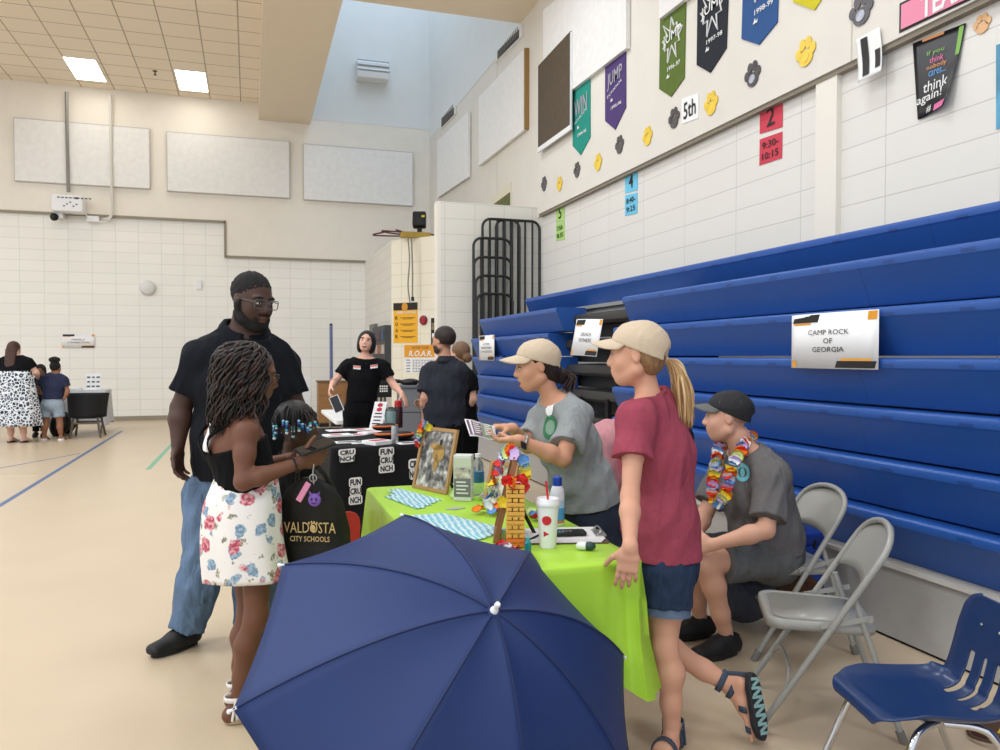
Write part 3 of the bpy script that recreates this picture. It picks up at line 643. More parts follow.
# tilted sign on a stand in the recess
Xq = XB + .03; q = [atX(577.5, 321.5, Xq), atX(604, 321.5, Xq + .1), atX(596.5, 353.5, Xq), atX(569.5, 353.5, Xq)]
o = np.mean(q, 0); xx = nrm((q[1] - q[0])); yy = nrm(V(.22, -.10, 1)); yy = nrm(yy - xx * (yy @ xx))
camp_sign(o, xx, yy, float(np.linalg.norm(q[1] - q[0])), float(np.linalg.norm(q[0] - q[3])) * .97, ['CRUNCH', 'FITNESS'], 'white sign leaning in the dark gap between the blue rows', fit=.45, lh=.12, curve=.01)
# ================================================================== banners, paws and cards on the side wall
XS = XU - .012
def wtext(s, px, py, w, h, X, m, par, name='lettering', tilt=0.):
    o = atX(px, py, X); x = nrm((0, -1, tilt)); y = nrm((0, tilt, 1)); return letters(s, o, x, y, .1, m, name, par, fit=(w, h), world=True)
M_wpr = mat('white_banner_print', (236, 236, 232), .7)
M_spr = mat('silver_banner_print', (172, 168, 178), .6)
def banner(pts, rgb, label, year, logo, star=True, nm='felt'):
    m = mat(nm, rgb, .9, noise=.1, nscale=12, bump=.2, bscale=120)
    ob, o = sheet('pennant_banner', pts, XS, m, label, 'banner', 'school banners on the side wall', t=.01)
    P = [atX(x, y, XS) for x, y in pts]; W = P[0][1] - P[1][1]; H = (P[0][2] + P[1][2]) / 2 - (P[-1][2] + P[2][2]) / 2; y0 = (P[0][1] + P[1][1]) / 2; zt = (P[0][2] + P[1][2]) / 2
    X = XS - .006; at = lambda u, v: V(X, y0 - u * W, zt - v * H)
    if star:
        s = MB(); n = 9; cen = at(0, .38)
        poly = []
        for k in range(2 * n):
            r = (W * .40 if k % 2 == 0 else W * .2) * (1 + .25 * math.sin(k * 2.3)); a_ = 2 * PI * k / (2 * n) + .2; poly.append((r * math.cos(a_) * 1.05, r * math.sin(a_)))
        pp = [cen + V(0, -p[0], p[1]) for p in poly]; s.tube(pp + [pp[0], pp[1]], .011, 4); s.build('star_outline', M_wpr, ob, world=True)
    letters(logo, at(0, .36), nrm((0, -1, .05)), (0, 0, 1), .1, M_wpr if star else M_spr, 'logo_lettering', ob, fit=(W * .72, H * (.17 if star else .3)), bold=.01)
    if not star: letters('SCHOOL', at(0, .55), nrm((0, -1, .25)), (0, 0, 1), .1, M_wpr, 'lettering', ob, fit=(W * .75, H * .05))
    if year: letters(year, at(.08, .78 if star else .86), nrm((0, -1, .0)), (0, 0, 1), .1, M_wpr, 'year_lettering', ob, fit=(W * .5, H * .06), bold=.01)
    mk = MB(); c = at(-.15, .9 if star else .74); mk.prism([(-.03, 0), (0, .045), (.01, .012), (.035, .03), (.03, 0)], c, (0, -1, 0), (0, 0, 1), (-1, 0, 0), .002); mk.build('emblem', M_wpr, ob, world=True, smooth=False)
    return ob
banner([(572.6, 90.7), (590, 78.7), (590, 137), (580.5, 155), (572.6, 146)], (30, 142, 126), 'teal pennant banner beside the tall brown grille', '1994-95', 'WIN', False, 'teal_felt')
banner([(605, 64.3), (625.6, 49), (625.6, 107), (615, 129.6), (605, 121)], (78, 58, 112), 'purple pennant banner hanging by the teal one', '1995-96', 'JUMP', False, 'purple_felt')
banner([(660, 19), (685.6, .7), (684, 78), (670.7, 96.7), (659, 89)], (92, 112, 44), 'olive green pennant banner marked 1996-97', '1996-97', 'JUMP', True, 'olive_felt')
banner([(697.5, -10), (729, -32), (726, 48), (710, 72.7), (696.5, 65)], (34, 38, 46), 'black pennant banner marked 1997-98', '1997-98', 'JUMP', True, 'black_felt')
banner([(744, -50), (781, -78), (777, 22), (758.7, 44.7), (741.3, 39)], (48, 86, 140), 'blue pennant banner marked 1998-99', '1998-99', 'JUMP', True, 'blue_felt')
banner([(793, -96), (825, -120), (822, -2), (814, 10), (793, 2)], (206, 196, 40), 'yellow pennant banner of which only the tip shows', None, 'JUMP', True, 'yellow_felt')
def disc(m, c, ry, rz, X, t=.004, n=14, tilt=0):
    m.prism([(ry * math.cos(2 * PI * k / n) * math.cos(tilt) - rz * math.sin(2 * PI * k / n) * math.sin(tilt), ry * math.cos(2 * PI * k / n) * math.sin(tilt) + rz * math.sin(2 * PI * k / n) * math.cos(tilt)) for k in range(n)], V(X, c[0], c[1]), (0, -1, 0), (0, 0, 1), (-1, 0, 0), t)
M_pg = mat('grey_glitter_paper', (84, 80, 82), .35, noise=.5, nscale=9); M_py = mat('yellow_paper', (240, 205, 70), .45, noise=.18, nscale=9); M_ps = mat('paw_shine', (176, 178, 190), .4, noise=.5, nscale=12); M_po = mat('orange_paw', (226, 178, 128), .6)
paws = [(544, 185, 'g', 17, 'grey paw print cut-out on the side wall, the one closest to the corner'), (559.5, 185, 'y', 17, 'yellow paw print cut-out on the side wall, the one closest to the corner'), (577, 171, 'g', 18, 'grey paw print cut-out under the teal banner'), (598, 163.5, 'y', 20, 'yellow paw print cut-out between the teal and purple banners, low on the wall'),
        (619.5, 146, 'g', 21, 'grey paw print cut-out under the purple banner'), (647.5, 137.5, 'y', 22, 'yellow paw print cut-out between the purple and olive banners'), (674, 119.5, 'g', 24, 'grey paw print cut-out touching the 5th card'), (711, 105, 'y', 27, 'yellow paw print cut-out just past the 5th card'), (752.5, 76, 'g', 29, 'grey paw print cut-out with a pale shine under the blue banner'), (805.5, 54, 'y', 33, 'yellow paw print cut-out below the tip of the yellow banner'), (861, 12, 'g', 36, 'large grey paw print cut-out above the small black and white poster')]
for px, py, cc, hp, lb in paws:
    X = XU - .005; q = atX(px, py, X); s = np.linalg.norm(atX(px, py - hp / 2, X) - q) * 1.0
    p = MB(); c = lambda u, v: (u * s, v * s)
    t = empty('paw_print', (q[0], q[1], q[2]), 0, lb, 'paw print', 'paw print cut-outs on the side wall')
    for k, (u, v, ry, rz) in enumerate([(.05, -.25, .62, .5), (-.62, .12, .26, .34), (-.25, .6, .27, .36), (.28, .62, .27, .36), (.66, .18, .26, .34)]):
        disc(p, (-u * s * 1.0, v * s), ry * s, rz * s, 0, .006 + .0004 * k)
    p.build('paper', M_pg if cc == 'g' else M_py, t, smooth=False)
    if px > 740:
        m2 = MB(); disc(m2, (0, -.2 * s), .34 * s, .3 * s, -.0065, .003); m2.build('shine', M_ps if cc == 'g' else M_py, t, smooth=False)
q = atX(982, 25, XW - .005); t = empty('paw_print', q, 0, 'small faded orange paw print on the block wall', 'paw print', 'paw print cut-outs on the side wall'); p = MB()
for u, v, a_, b_ in [(.05, -.25, .62, .5), (-.62, .12, .26, .34), (-.25, .6, .27, .36), (.28, .62, .27, .36), (.66, .18, .26, .34)]: disc(p, (-u * .07, v * .07), a_ * .07, b_ * .07, 0, .004)
p.build('paper', M_po, t, smooth=False)
XC = XW - .006
def card(pts, X, rgb, text, label, nm, group=None, ink=None, curl=0):
    ob, o = sheet('wall_card', pts, X, mat(nm, rgb, .7), label, 'card', group, t=.003)
    P = [atX(x, y, X) for x, y in pts]; W = P[0][1] - P[1][1]; H = (P[0][2] - P[3][2] + P[1][2] - P[2][2]) / 2; n = len(text)
    for k, s in enumerate(text):
        letters(s, o + V(-.004, 0, ((n - 1) / 2 - k) * H * .42), (0, -1, 0), (0, 0, 1), .1, ink or M_ink, 'lettering', ob, fit=(W * (.34 if len(s) == 1 else .72), H * (.66 if n == 1 else .27)), bold=.01)
    return ob
gc = 'coloured number cards on the block wall'
card([(556.2, 204.5), (564.4, 203), (564.4, 221), (556.2, 222.5)], XC, (176, 216, 120), ['5'], 'green card with a black 5 near the guard rails', 'green_card', gc)
card([(556.2, 223.5), (564.4, 222), (564.4, 239.5), (556.2, 241)], XC, (176, 216, 120), ['7:50-', '8:35'], 'green card with a time under the green 5', 'green_card', gc)
card([(625, 172), (637.6, 168.8), (637.6, 190), (625, 193.4)], XC, (110, 196, 226), ['4'], 'blue card with a black 4 on the block wall', 'blue_card', gc)
card([(625, 195.5), (637.2, 192.5), (637.2, 213), (625, 216)], XC, (110, 196, 226), ['8:40-', '9:25'], 'blue card with a time under the blue 4', 'blue_card', gc)
card([(760, 105), (782.6, 98.5), (782.3, 127), (759.6, 134)], XC, (206, 62, 80), ['2'], 'red card with a black 2 on the block wall', 'red_card', gc)
card([(759.6, 139.5), (782.2, 131.5), (781.8, 158), (759.2, 165.6)], XC, (206, 62, 80), ['9:30-', '10:15'], 'red card with a time under the red 2', 'red_card', gc)
card([(681.6, 99), (698.4, 93), (698.4, 118), (681.6, 124)], XU - .006, (242, 242, 240), ['5th'], 'white card reading 5th beside a grey paw print', 'white_card', None)
# pink lettered sign at the picture edge
ob, o = sheet('pink_sign', [(899.5, 3.5), (985, -40), (985, -7), (899, 33)], XU - .006, mat('pink_sign_black', (40, 34, 36), .5), 'pink sign with white block letters and a black border under the ceiling edge', 'sign', t=.006)
P = [atX(x, y, XU - .012) for x, y in ((901.5, 5), (984, -36), (984, -9), (901, 29.5))]; MB().prism([(-(p[1]), p[2]) for p in P], (XU - .0125, 0, 0), (0, -1, 0), (0, 0, 1), (-1, 0, 0), .002).build('pink_field', mat('pink_paper', (226, 130, 158), .35), ob, world=True, smooth=False)
letters('TEAM', atX(944, -4, XU - .016), nrm((0, -1, 0)), (0, 0, 1), .1, M_wpr, 'lettering', ob, fit=(.36, .15), bold=.03)
# curling posters on the block wall
def curlposter(name, TL, TR, BR, BL, m, label, cx, cy, amp):
    X = XW - .01; a, b_, c_, d_ = [atX(x, y, X) for x, y in (TL, TR, BR, BL)]; t = empty(name, (a + b_ + c_ + d_) / 4, 0, label, 'poster'); G = []
    def S(u, v): p = (a * (1 - u) + b_ * u) * (1 - v) + (d_ * (1 - u) + c_ * u) * v; k = max(0, u * cx + v * cy - .6); return p - V(amp * k * k + .002 + .03 * math.sin(PI * u) * 0, 0, 0)
    for i in range(13): G.append([S(i / 12, j / 12) for j in range(13)])
    MB().grid(G).build('paper', m, t, world=True, solid=.002, fix=False); return t, S
def spatch(S, u0, u1, v0, v1, m, nm, par, off=.004, top=None):
    G = [[S(u0 + (u1 - u0) * i / 8, (v0 + (v1 - v0) * j / 8)) - V(off, 0, 0) for j in range(9)] for i in range(9)]; return MB().grid(G).build(nm, m, par, world=True, fix=False)
def stext(S, s, u0, u1, v, h, m, par, off=.006):
    a, b_ = S(u0, v), S(u1, v); x = nrm(b_ - a); c = S((u0 + u1) / 2, v); y = nrm(S((u0 + u1) / 2, v - .05) - S((u0 + u1) / 2, v + .05))
    return letters(s, c - V(off, 0, 0), x, y, .1, m, 'lettering', par, fit=(float(np.linalg.norm(b_ - a)), h), world=True, bold=.005)
M_dkp = mat('black_glossy_poster', (30, 29, 32), .3, noise=.35, nscale=5)
t, S = curlposter('wall_poster', (913, 43.5), (966, 23), (951, 106), (918, 120), M_dkp, 'black poster with coloured words and think again, curling off the block wall', .5, .6, .25)
hP = float(np.linalg.norm(S(.5, 0) - S(.5, 1)))
cl = lambda n, c: mat(n, c, .5)
stext(S, 'If you', .3, .66, .22, hP * .075, cl('print_green', (130, 180, 80)), t); stext(S, 'think', .36, .66, .31, hP * .075, cl('print_pink', (222, 110, 160)), t); stext(S, 'nobody', .3, .74, .40, hP * .075, cl('print_orange', (226, 150, 90)), t); stext(S, 'cares...', .34, .74, .48, hP * .07, cl('print_blue', (96, 160, 216)), t)
stext(S, 'think', .2, .84, .63, hP * .14, M_wpr, t); stext(S, 'again!', .1, .84, .80, hP * .15, M_wpr, t, .035); stext(S, '#', .3, .46, .925, hP * .09, M_wpr, t)
spatch(S, .55, .93, .9, .985, cl('print_pink', (222, 110, 160)), 'pink_strip', t); spatch(S, .2, .62, .0, .035, cl('print_orange', (226, 150, 90)), 'orange_strip', t); spatch(S, .9, .985, .02, .36, cl('print_green', (110, 170, 70)), 'green_strip', t)
t, S = curlposter('wall_poster', (865.6, 41.5), (890, 28.5), (895, 73), (870, 84.5), M_wpr, 'small black and white poster curling over the ledge edge', .2, 1.2, .05)
t.location.x -= .09
spatch(S, .22, .5, .06, .92, M_ink, 'black_block', t, .096); spatch(S, .75, .96, .45, .86, M_ink, 'black_block', t, .096)
ob, o = sheet('wall_poster', [(996, 45), (1012, 40), (1012, 124), (996, 129.5)], XC, mat('blue_photo_poster', (88, 158, 190), .5, noise=.6, nscale=3), 'blue poster cut by the picture edge on the block wall', 'poster', t=.003)
# ================================================================== furniture
M_fold = mat('beige_grey_enamel', (158, 157, 150), .35, noise=.03, nscale=8, coat=.2)
M_rub = mat('grey_rubber', (120, 118, 110), .7)
M_steel = mat('brushed_steel', (170, 170, 168), .3, metal=.9)
M_chrome = mat('chrome', (205, 205, 208), .12, metal=1.)
def folding_chair(loc, rz, label, group='grey metal folding chairs', s=1., rub=M_rub):
    """local: +y is the way the sitter faces"""
    t = empty('folding_chair', loc, rz, label, 'folding chair', group); t.scale = (s, s, s)
    a = .215; top = .79
    fy = lambda z: .235 - (z / top) * .50
    path = [V(-a, fy(.02), .02), V(-a, fy(.35), .35), V(-a, fy(.58), .58)]
    for q in np.linspace(0, PI, 15): path.append(V(-a * math.cos(q) * (1.0), fy(.66 + .13 * math.sin(q) ** .7), .66 + .13 * math.sin(q) ** .7))
    path += [V(a, fy(.58), .58), V(a, fy(.35), .35), V(a, fy(.02), .02)]
    MB().tube(path, .0125, 12).build('frame_tube', M_fold, t, auto=60)
    for sx in (-1, 1):
        lg = MB().tube([V(sx * .195, -.115, .53), V(sx * .195, -.20, .27), V(sx * .195, -.285, .02)], .0115, 12).build('rear_leg', M_fold, t, auto=60)
        MB().cyl((sx * .195, -.275, .045), (sx * .195, -.292, 0), .016, seg=10).build('rubber_foot', rub, lg)
        MB().cyl((sx * a, fy(.04), .045), (sx * a, fy(0), 0), .0165, seg=10).build('rubber_foot', rub, t)
        MB().box((sx * .207, -.085, .445), (.006, .19, .02), (V(1, 0, 0), nrm((0, 1, -.25)), nrm((0, .25, 1)))).cyl((sx * .203, -.165, .462), (sx * .222, -.165, .462), .009, seg=8).cyl((sx * .203, fy(.42) + .0, .425), (sx * .228, fy(.42), .425), .009, seg=8).build('hinge_arm', M_fold, t, smooth=False)
    # pan seat with rolled edge
    out = rrect(.40, .40, .055, 6); prof = [(1, -.028), (1.0, -.006), (.985, .004), (.95, .008), (.9, .006), (.84, .006)]
    G = [[V(x * k * (1 - .06 * (y < 0) * abs(y) / .2), y * k, .425 + z + .02 * (y * k)) for x, y in out] for k, z in prof]
    sm = MB().grid(G, closed=True); sm.add(G[-1], [tuple(range(len(out)))]); sm.build('seat', M_fold, t, solid=.003, fix=False, auto=50)
    # curved back panel
    G = []
    for i in range(15):
        u = -1 + 2 * i / 14; q = math.acos(-max(-1, min(1, u * .97))); zt = .66 + .13 * max(0, math.sin(q)) ** .7 - .006; zb = .585 - .045 * (1 - u * u) * -.6 - .02
        G.append([V(u * a * .985, fy(zb + (zt - zb) * k / 6) - .022 * (1 - u * u), zb + (zt - zb) * k / 6) for k in range(7)])
    MB().grid(G).build('back_panel', M_fold, t, solid=.004, fix=False)
    MB().tube(bez([V(-a, fy(.16), .16), V(-a * .55, fy(.20) - .0, .215), V(a * .55, fy(.20), .215), V(a, fy(.16), .16)], 18), .008, 8).build('front_brace', M_fold, t)
    MB().cyl((-.195, -.245, .14), (.195, -.245, .14), .008, seg=8).build('rear_brace', M_fold, t); return t
def facing(dx, dy): return math.atan2(-dx, dy)
folding_chair((2.17, 2.60, 0), facing(-.86, .51), 'empty grey metal folding chair between the seated man and the blue school chair')
folding_chair((2.55, 3.30, 0), facing(-.97, .2), 'grey metal folding chair under the seated man with a flower garland')
p = atd(466, 560, 5.0); folding_chair((2.02, 4.72, 0), facing(-.95, -.3), 'grey metal folding chair with a brown backpack, behind the woman in grey')
# ------------------------------------------------------------------ blue moulded school chair
M_shell = mat('navy_moulded_plastic', (24, 50, 94), .33, noise=.04, nscale=10, coat=.15)
def school_chair(loc, rz, label, m, s=1., nm='school_chair', slots=True, group=None):
    t = empty(nm, loc, rz, label, 'school chair', group); t.scale = (s, s, s)
    prof = bez([(.225, .392), (.222, .412), (.195, .425), (.1, .421), (-.02, .412), (-.12, .41), (-.175, .424), (-.205, .462), (-.225, .53), (-.245, .62), (-.262, .70), (-.268, .735)], 66)
    NP = len(prof); NW = 45; G = np.zeros((NP, NW, 3)); S = np.concatenate([[0], np.cumsum(np.linalg.norm(np.diff(prof, axis=0), axis=1))]); S /= S[-1]
    for i, (y, z) in enumerate(prof):
        q = S[i]
        w = np.interp(q, [0, .05, .12, .45, .55, .68, .84, .93, .975, 1], [.125, .172, .203, .215, .205, .2, .195, .18, .15, .1])
        tn = nrm(prof[min(i + 1, NP - 1)] - prof[max(i - 1, 0)]); n = V(0, tn[1], -tn[0]) * -1; n = V(0, -tn[1], tn[0]) if False else V(0, tn[1], -tn[0])
        if n[2] < -.2: n = -n
        if q > .5 and n[1] < 0: n = -n
        for j in range(NW):
            u = -1 + 2 * j / (NW - 1); lip = .028 * max(0, abs(u) - .72) ** 2 / .28 ** 2 * min(1, max(0, q - .07) / .12); dish = .012 * (u * u - .4) * (1 if .1 < q < .9 else .3)
            if q > .6: dish *= -.2; lip *= -.55
            G[i, j] = V(u * w, y, z) + n * (lip + dish)
    V_ = G.reshape(-1, 3); F = []
    for i in range(NP - 1):
        for j in range(NW - 1):
            u = -1 + 2 * (j + .5) / (NW - 1); q = (S[i] + S[i + 1]) / 2
            if slots and .50 < q < .745 and any(abs(u - c) < .065 and (q - .62) ** 2 / .0155 < 1 for c in (-.34, 0, .34)): continue
            F.append((i * NW + j, i * NW + j + 1, (i + 1) * NW + j + 1, (i + 1) * NW + j))
    o = mesh_obj('shell', V_, F, m, t); q = o.modifiers.new('solid', 'SOLIDIFY'); q.thickness = .009; q.offset = 0; b = o.modifiers.new('sub', 'SUBSURF'); b.levels = 1; b.render_levels = 1
    for sx in (-1, 1):
        MB().tube(bez([V(sx * .13, .02, .396), V(sx * .165, .09, .392), V(sx * .185, .135, .35), V(sx * .205, .2, .18), V(sx * .225, .262, .012)], 30), .0125, 12).build('leg', M_chrome, t, auto=60)
        MB().tube(bez([V(sx * .13, .0, .394), V(sx * .165, -.09, .392), V(sx * .185, -.14, .35), V(sx * .205, -.22, .18), V(sx * .225, -.295, .012)], 30), .0125, 12).build('leg', M_chrome, t, auto=60)
        for y in (.262, -.295): MB().cyl((sx * .225, y, 0), (sx * .224, y, .03), .016, seg=10).build('foot_cap', M_rub, t)
    MB().cyl((-.14, .05, .395), (.14, .05, .395), .011).cyl((-.14, -.05, .395), (.14, -.05, .395), .011).build('under_frame', M_chrome, t)
    rv = MB()
    for x, y, z in ((.14, .12, .4225), (-.14, .12, .4225)): rv.sph((x, y, z), (.006, .006, .003), 8)
    for x in (-.045, .045): rv.sph((x, -.2395, .645), (.006, .004, .006), 8)
    rv.build('rivet', M_steel, t); return t
school_chair((1.975, 1.885, 0), facing(-.965, .26), 'navy blue moulded school chair with three back slots and chrome legs', M_shell, .93)
school_chair((.42, 4.75, 0), facing(-.3, .95), 'red moulded chair back showing between the tote bag and the green table', mat('red_moulded_plastic', (218, 66, 60), .35), .74, slots=False)
# ------------------------------------------------------------------ tables and cloths
def folding_table(x0, x1, y0, y1, z, label, top=None):
    t = empty('folding_table', ((x0 + x1) / 2, (y0 + y1) / 2, 0), 0, label, 'table', None); w, l = x1 - x0, y1 - y0
    MB().prism(rrect(w, l, .04), (0, 0, z - .045), (1, 0, 0), (0, 1, 0), (0, 0, 1), .045).build('tabletop', top or mat('white_table_plastic', (232, 232, 230), .45), t, bevel=.006)
    for sy in (-1, 1):
        for sx in (-1, 1): MB().cyl((sx * (w / 2 - .1), sy * (l / 2 - .22), 0), (sx * (w / 2 - .1), sy * (l / 2 - .22), z - .045), .014, seg=10).build('leg', M_grey, t)
        MB().cyl((-w / 2 + .1, sy * (l / 2 - .22), .2), (w / 2 - .1, sy * (l / 2 - .22), .2), .011, seg=8).build('leg_brace', M_grey, t)
    return t
def cloth(name, x0, x1, y0, y1, z, drop, m, label, seed=0, amp=.02, tail=None, flare=.03, rc=.012, parent=None):
    """cloth lying on a rectangular top and hanging in soft folds"""
    c = V((x0 + x1) / 2, (y0 + y1) / 2, z); w, l = x1 - x0 + .012, y1 - y0 + .012; r = np.random.default_rng(seed)
    out = np.array(rrect(w, l, .035, 6)); out = np.vstack([out, out[:1]]); seg = np.linalg.norm(np.diff(out, axis=0), axis=1); s = np.concatenate([[0], np.cumsum(seg)]); N = 260
    q = np.linspace(0, s[-1], N, endpoint=False); P = np.stack([np.interp(q, s, out[:, i]) for i in range(2)], 1)
    T = np.roll(P, -1, 0) - np.roll(P, 1, 0); Nn = np.stack([T[:, 1], -T[:, 0]], 1); Nn /= np.linalg.norm(Nn, axis=1, keepdims=True)
    f = sum(np.sin(q * 2 * PI * k / s[-1] + r.random() * 6) * a for k, a in ((9, .35), (14, .4), (23, .3), (37, .15)))
    corner = np.exp(-((np.abs(P[:, 0]) - w / 2) ** 2 + (np.abs(P[:, 1]) - l / 2) ** 2) / .012)
    rows = [[V(p[0] * .0 + 0, p[1] * .0, 0) for p in P]]
    rows = []
    for k in (.2, .6, .9, .985): rows.append([V(p[0] * k, p[1] * k, .002) for p in P])
    rows.append([V(p[0], p[1], -.004) for p in P])
    for k in range(1, 19):
        u = k / 18; row = []
        for i, p in enumerate(P):
            d = drop * u; o = flare * u * (.4 + .6 * u) + amp * f[i] * u ** .8 * .9 + corner[i] * .03 * u
            zz = -.006 - d - (.05 * corner[i] * u)
            if tail is not None:
                tp, tl, tw = tail; g = math.exp(-((p[0] - tp[0]) ** 2 + (p[1] - tp[1]) ** 2) / tw ** 2); zz -= tl * g * u; o += 0 * g * math.sin(u * PI) + .03 * g * max(0, u - .6) / .4 + .02 * g * math.sin(i * 1.9) * min(1, u * 3)
            row.append(V(p[0] + Nn[i][0] * o, p[1] + Nn[i][1] * o, max(zz, -z + .004)))
        rows.append(row)
    G = np.array(rows) + np.array([0, 0, 0.])
    o = MB().grid(G, closed=True)
    o.add([V(0, 0, .002)] + list(G[0]), [(0, 1 + j, 1 + (j + 1) % N) for j in range(N)])
    ob = o.build(name, m, parent, auto=75); ob.location = tuple(c + V(0, 0, .003)); tag(ob, label, 'tablecloth'); return ob
GX0, GX1, GY0, GY1, TZ = .60, 1.30, 2.42, 4.22, .735
folding_table(GX0, GX1, GY0, GY1, TZ - .006, 'folding table hidden under the lime green tablecloth')
M_lime = mat('lime_green_plastic_sheet', (172, 218, 62), .38, noise=.03, nscale=6, spec=.4)
cloth('tablecloth', GX0, GX1, GY0, GY1, TZ, .36, M_lime, 'lime green plastic tablecloth with a gathered corner', 3, .016, ((.35, -.90), .05, .12), .012)
BX0, BX1, BY0, BY1 = .60, 1.34, 6.12, 7.86
folding_table(BX0, BX1, BY0, BY1, TZ - .006, 'folding table hidden under the black logo tablecloth')
M_blkcloth = mat('black_tablecloth', (22, 22, 24), .8, noise=.12, nscale=9, spec=.2)
bc = cloth('tablecloth', BX0, BX1, BY0, BY1, TZ, .70, M_blkcloth, 'black tablecloth printed with white stacked logos', 9, .008, None, .02)
t = MB(); 
def logo(par, px, py, wpx, hpx, Y, lines, off):
    """white plated stacked lettering as printed on the cloth"""
    a = atY(px, py, Y); sc = float(np.linalg.norm(atY(px + 1, py, Y) - a)); w, h = wpx * sc, hpx * sc; n = len(lines)
    b = MB()
    for k, s in enumerate(lines):
        zc = ((n - 1) / 2 - k) * h / n; ww = w * (1, .86, 1.05)[k % 3]; b.prism(rrect(ww, h / n * 1.04, h / n * .25, 3), a + V(0, 0, zc), (1, 0, .06), (0, 0, 1), (0, -1, 0), .002)
    b.build('logo_plate', mat('white_logo_print', (226, 226, 224), .7), par, world=True, smooth=False)
    for k, s in enumerate(lines):
        zc = ((n - 1) / 2 - k) * h / n; letters(s, a + V(0, -.0035, zc), nrm((1, 0, .06)), (0, 0, 1), .1, mat('black_logo_print', (28, 28, 30), .7), 'logo_lettering', par, fit=(w * .82, h / n * .72), bold=.04)
YL = BY0 - .035
logo(bc, 347, 455.5, 17, 13, YL + .012, ['CRU', 'NCH'], 0); logo(bc, 386.5, 460, 15, 25, YL + .010, ['FUN', 'CRU', 'NCH'], 0); logo(bc, 355.5, 491, 13, 27, YL + .0, ['FUN', 'CRU', 'NCH'], 0); logo(bc, 415, 469, 13, 20, YL + .010, ['CRU', 'NCH'], 0); logo(bc, 421, 500, 14, 27, YL, ['FUN', 'CRU', 'NCH'], 0)
folding_table(.90, 1.62, 8.75, 10.6, .735, 'bare white folding table behind the laughing woman')
# ------------------------------------------------------------------ umbrella
M_navy = mat('navy_umbrella_cloth', (20, 45, 97), .6, noise=.05, nscale=5, bump=.08, bscale=14)
uc, un, uR, uh, utw = V(.570, 2.226, .49), nrm((.17, -.616, .769)), .629, .345, 3.028
uu = nrm(np.cross(UP, un)); uv = np.cross(un, uu)
t = empty('umbrella', (uc[0] - .1, uc[1] + .2, 0), 0, 'open navy blue umbrella with a white tip leaning against the green table', 'umbrella')
NS, NR = 8, 20; K = 12
Gs = []
def ucan(a, r):
    """canopy: r 0..1 out from the tip, a in sectors"""
    k = math.floor(a); f = a - k; th = utw + a * 2 * PI / NS
    scal = 1 - (.085 * r ** 1.5) * (4 * f * (1 - f))
    thr = math.cos(PI / NS) / math.cos((f - .5) * 2 * PI / NS); thr = 1 + (thr - 1) * r
    sag = .030 * math.sin(min(1, r * 1.02) * PI * .8) * 4 * f * (1 - f)
    rr = uR * r * thr * (1 - (.02 * r ** 3) * 4 * f * (1 - f)); hh = uh * (1 - r ** 1.9) - sag * .8
    return uc + (uu * math.cos(th) + uv * math.sin(th)) * rr + un * hh
rs = [.012] + list(np.linspace(.05, 1, NR))
for r in rs: Gs.append([ucan(k / K, r) for k in range(NS * K)])
MB().grid(Gs, closed=True).build('canopy', M_navy, t, world=True, solid=.0012, fix=True, auto=0)
sm = MB()
for k in range(NS): sm.tube([ucan(k + .0, r) + un * .0015 for r in np.linspace(.03, 1, 22)], .0032, 6)
sm.build('seam', mat('navy_seam', (24, 40, 84), .6), t, world=True)
for k in range(NS):
    MB().tube([ucan(k, r) - un * .006 for r in np.linspace(.02, 1.0, 22)], .0022, 6).build('rib', M_steel, t, world=True)
    e = ucan(k, 1.0); dirn = nrm(e - ucan(k, .93)); MB().cyl(e - dirn * .012, e + dirn * .012, .0042, .0036, seg=8).sph(e + dirn * .013, .0065, 10).build('tip_cap', M_white, t, world=True)
ap = uc + un * uh
MB().cyl(ap - un * .5 * 0 - un * .02, ap - un * .86, .006, seg=10).build('shaft', M_steel, t, world=True)
MB().lathe([(.0001, .04), (.007, .038), (.0085, .03), (.0065, .018), (.011, .012), (.0125, .0), (.009, -.004)], ap - un * .004, un, 16).build('ferrule', M_white, t, world=True)
MB().lathe([(.0, 0), (.022, .0), (.02, .003), (.012, .004)], ap - un * .003, un, 16).build('rosette', M_navy, t, world=True)
hb = ap - un * .86; MB().tube([hb + un * .09, hb], .013, 12).build('handle', M_black, t, world=True)
MB().cyl(ap - un * .47, ap - un * .53, .011, seg=12).build('runner', M_black, t, world=True)
st = MB()
for k in range(NS): st.cyl(ap - un * .48, ucan(k, .55) - un * .01, .0018, seg=5)
st.build('stretcher', M_steel, t, world=True)
# ================================================================== things on the tables
M_wood = mat('pale_wood_frame', (186, 142, 92), .5, noise=.15, nscale=14, stretch=(1, 1, .2))
M_wood2 = mat('brown_wood_frame', (150, 104, 66), .5, noise=.2, nscale=14, stretch=(1, 1, .2))
def photo_mat(name, a, b_, c, scale=9.):
    m = bpy.data.materials.new(name); m.use_nodes = True; nt = m.node_tree; b = nt.nodes['Principled BSDF']; L = nt.links.new
    tc = nt.nodes.new('ShaderNodeTexCoord'); n = nt.nodes.new('ShaderNodeTexNoise'); n.inputs['Scale'].default_value = scale; n.inputs['Detail'].default_value = 8
    r = nt.nodes.new('ShaderNodeValToRGB'); e = r.color_ramp.elements; e[0].position = .36; e[0].color = lin(a) + (1,); e[1].position = .66; e[1].color = lin(c) + (1,); k = e.new(.5); k.color = lin(b_) + (1,)
    L(tc.outputs['Object'], n.inputs['Vector']); L(n.outputs['Fac'], r.inputs[0]); L(r.outputs[0], b.inputs['Base Color']); b.inputs['Roughness'].default_value = .3; return m
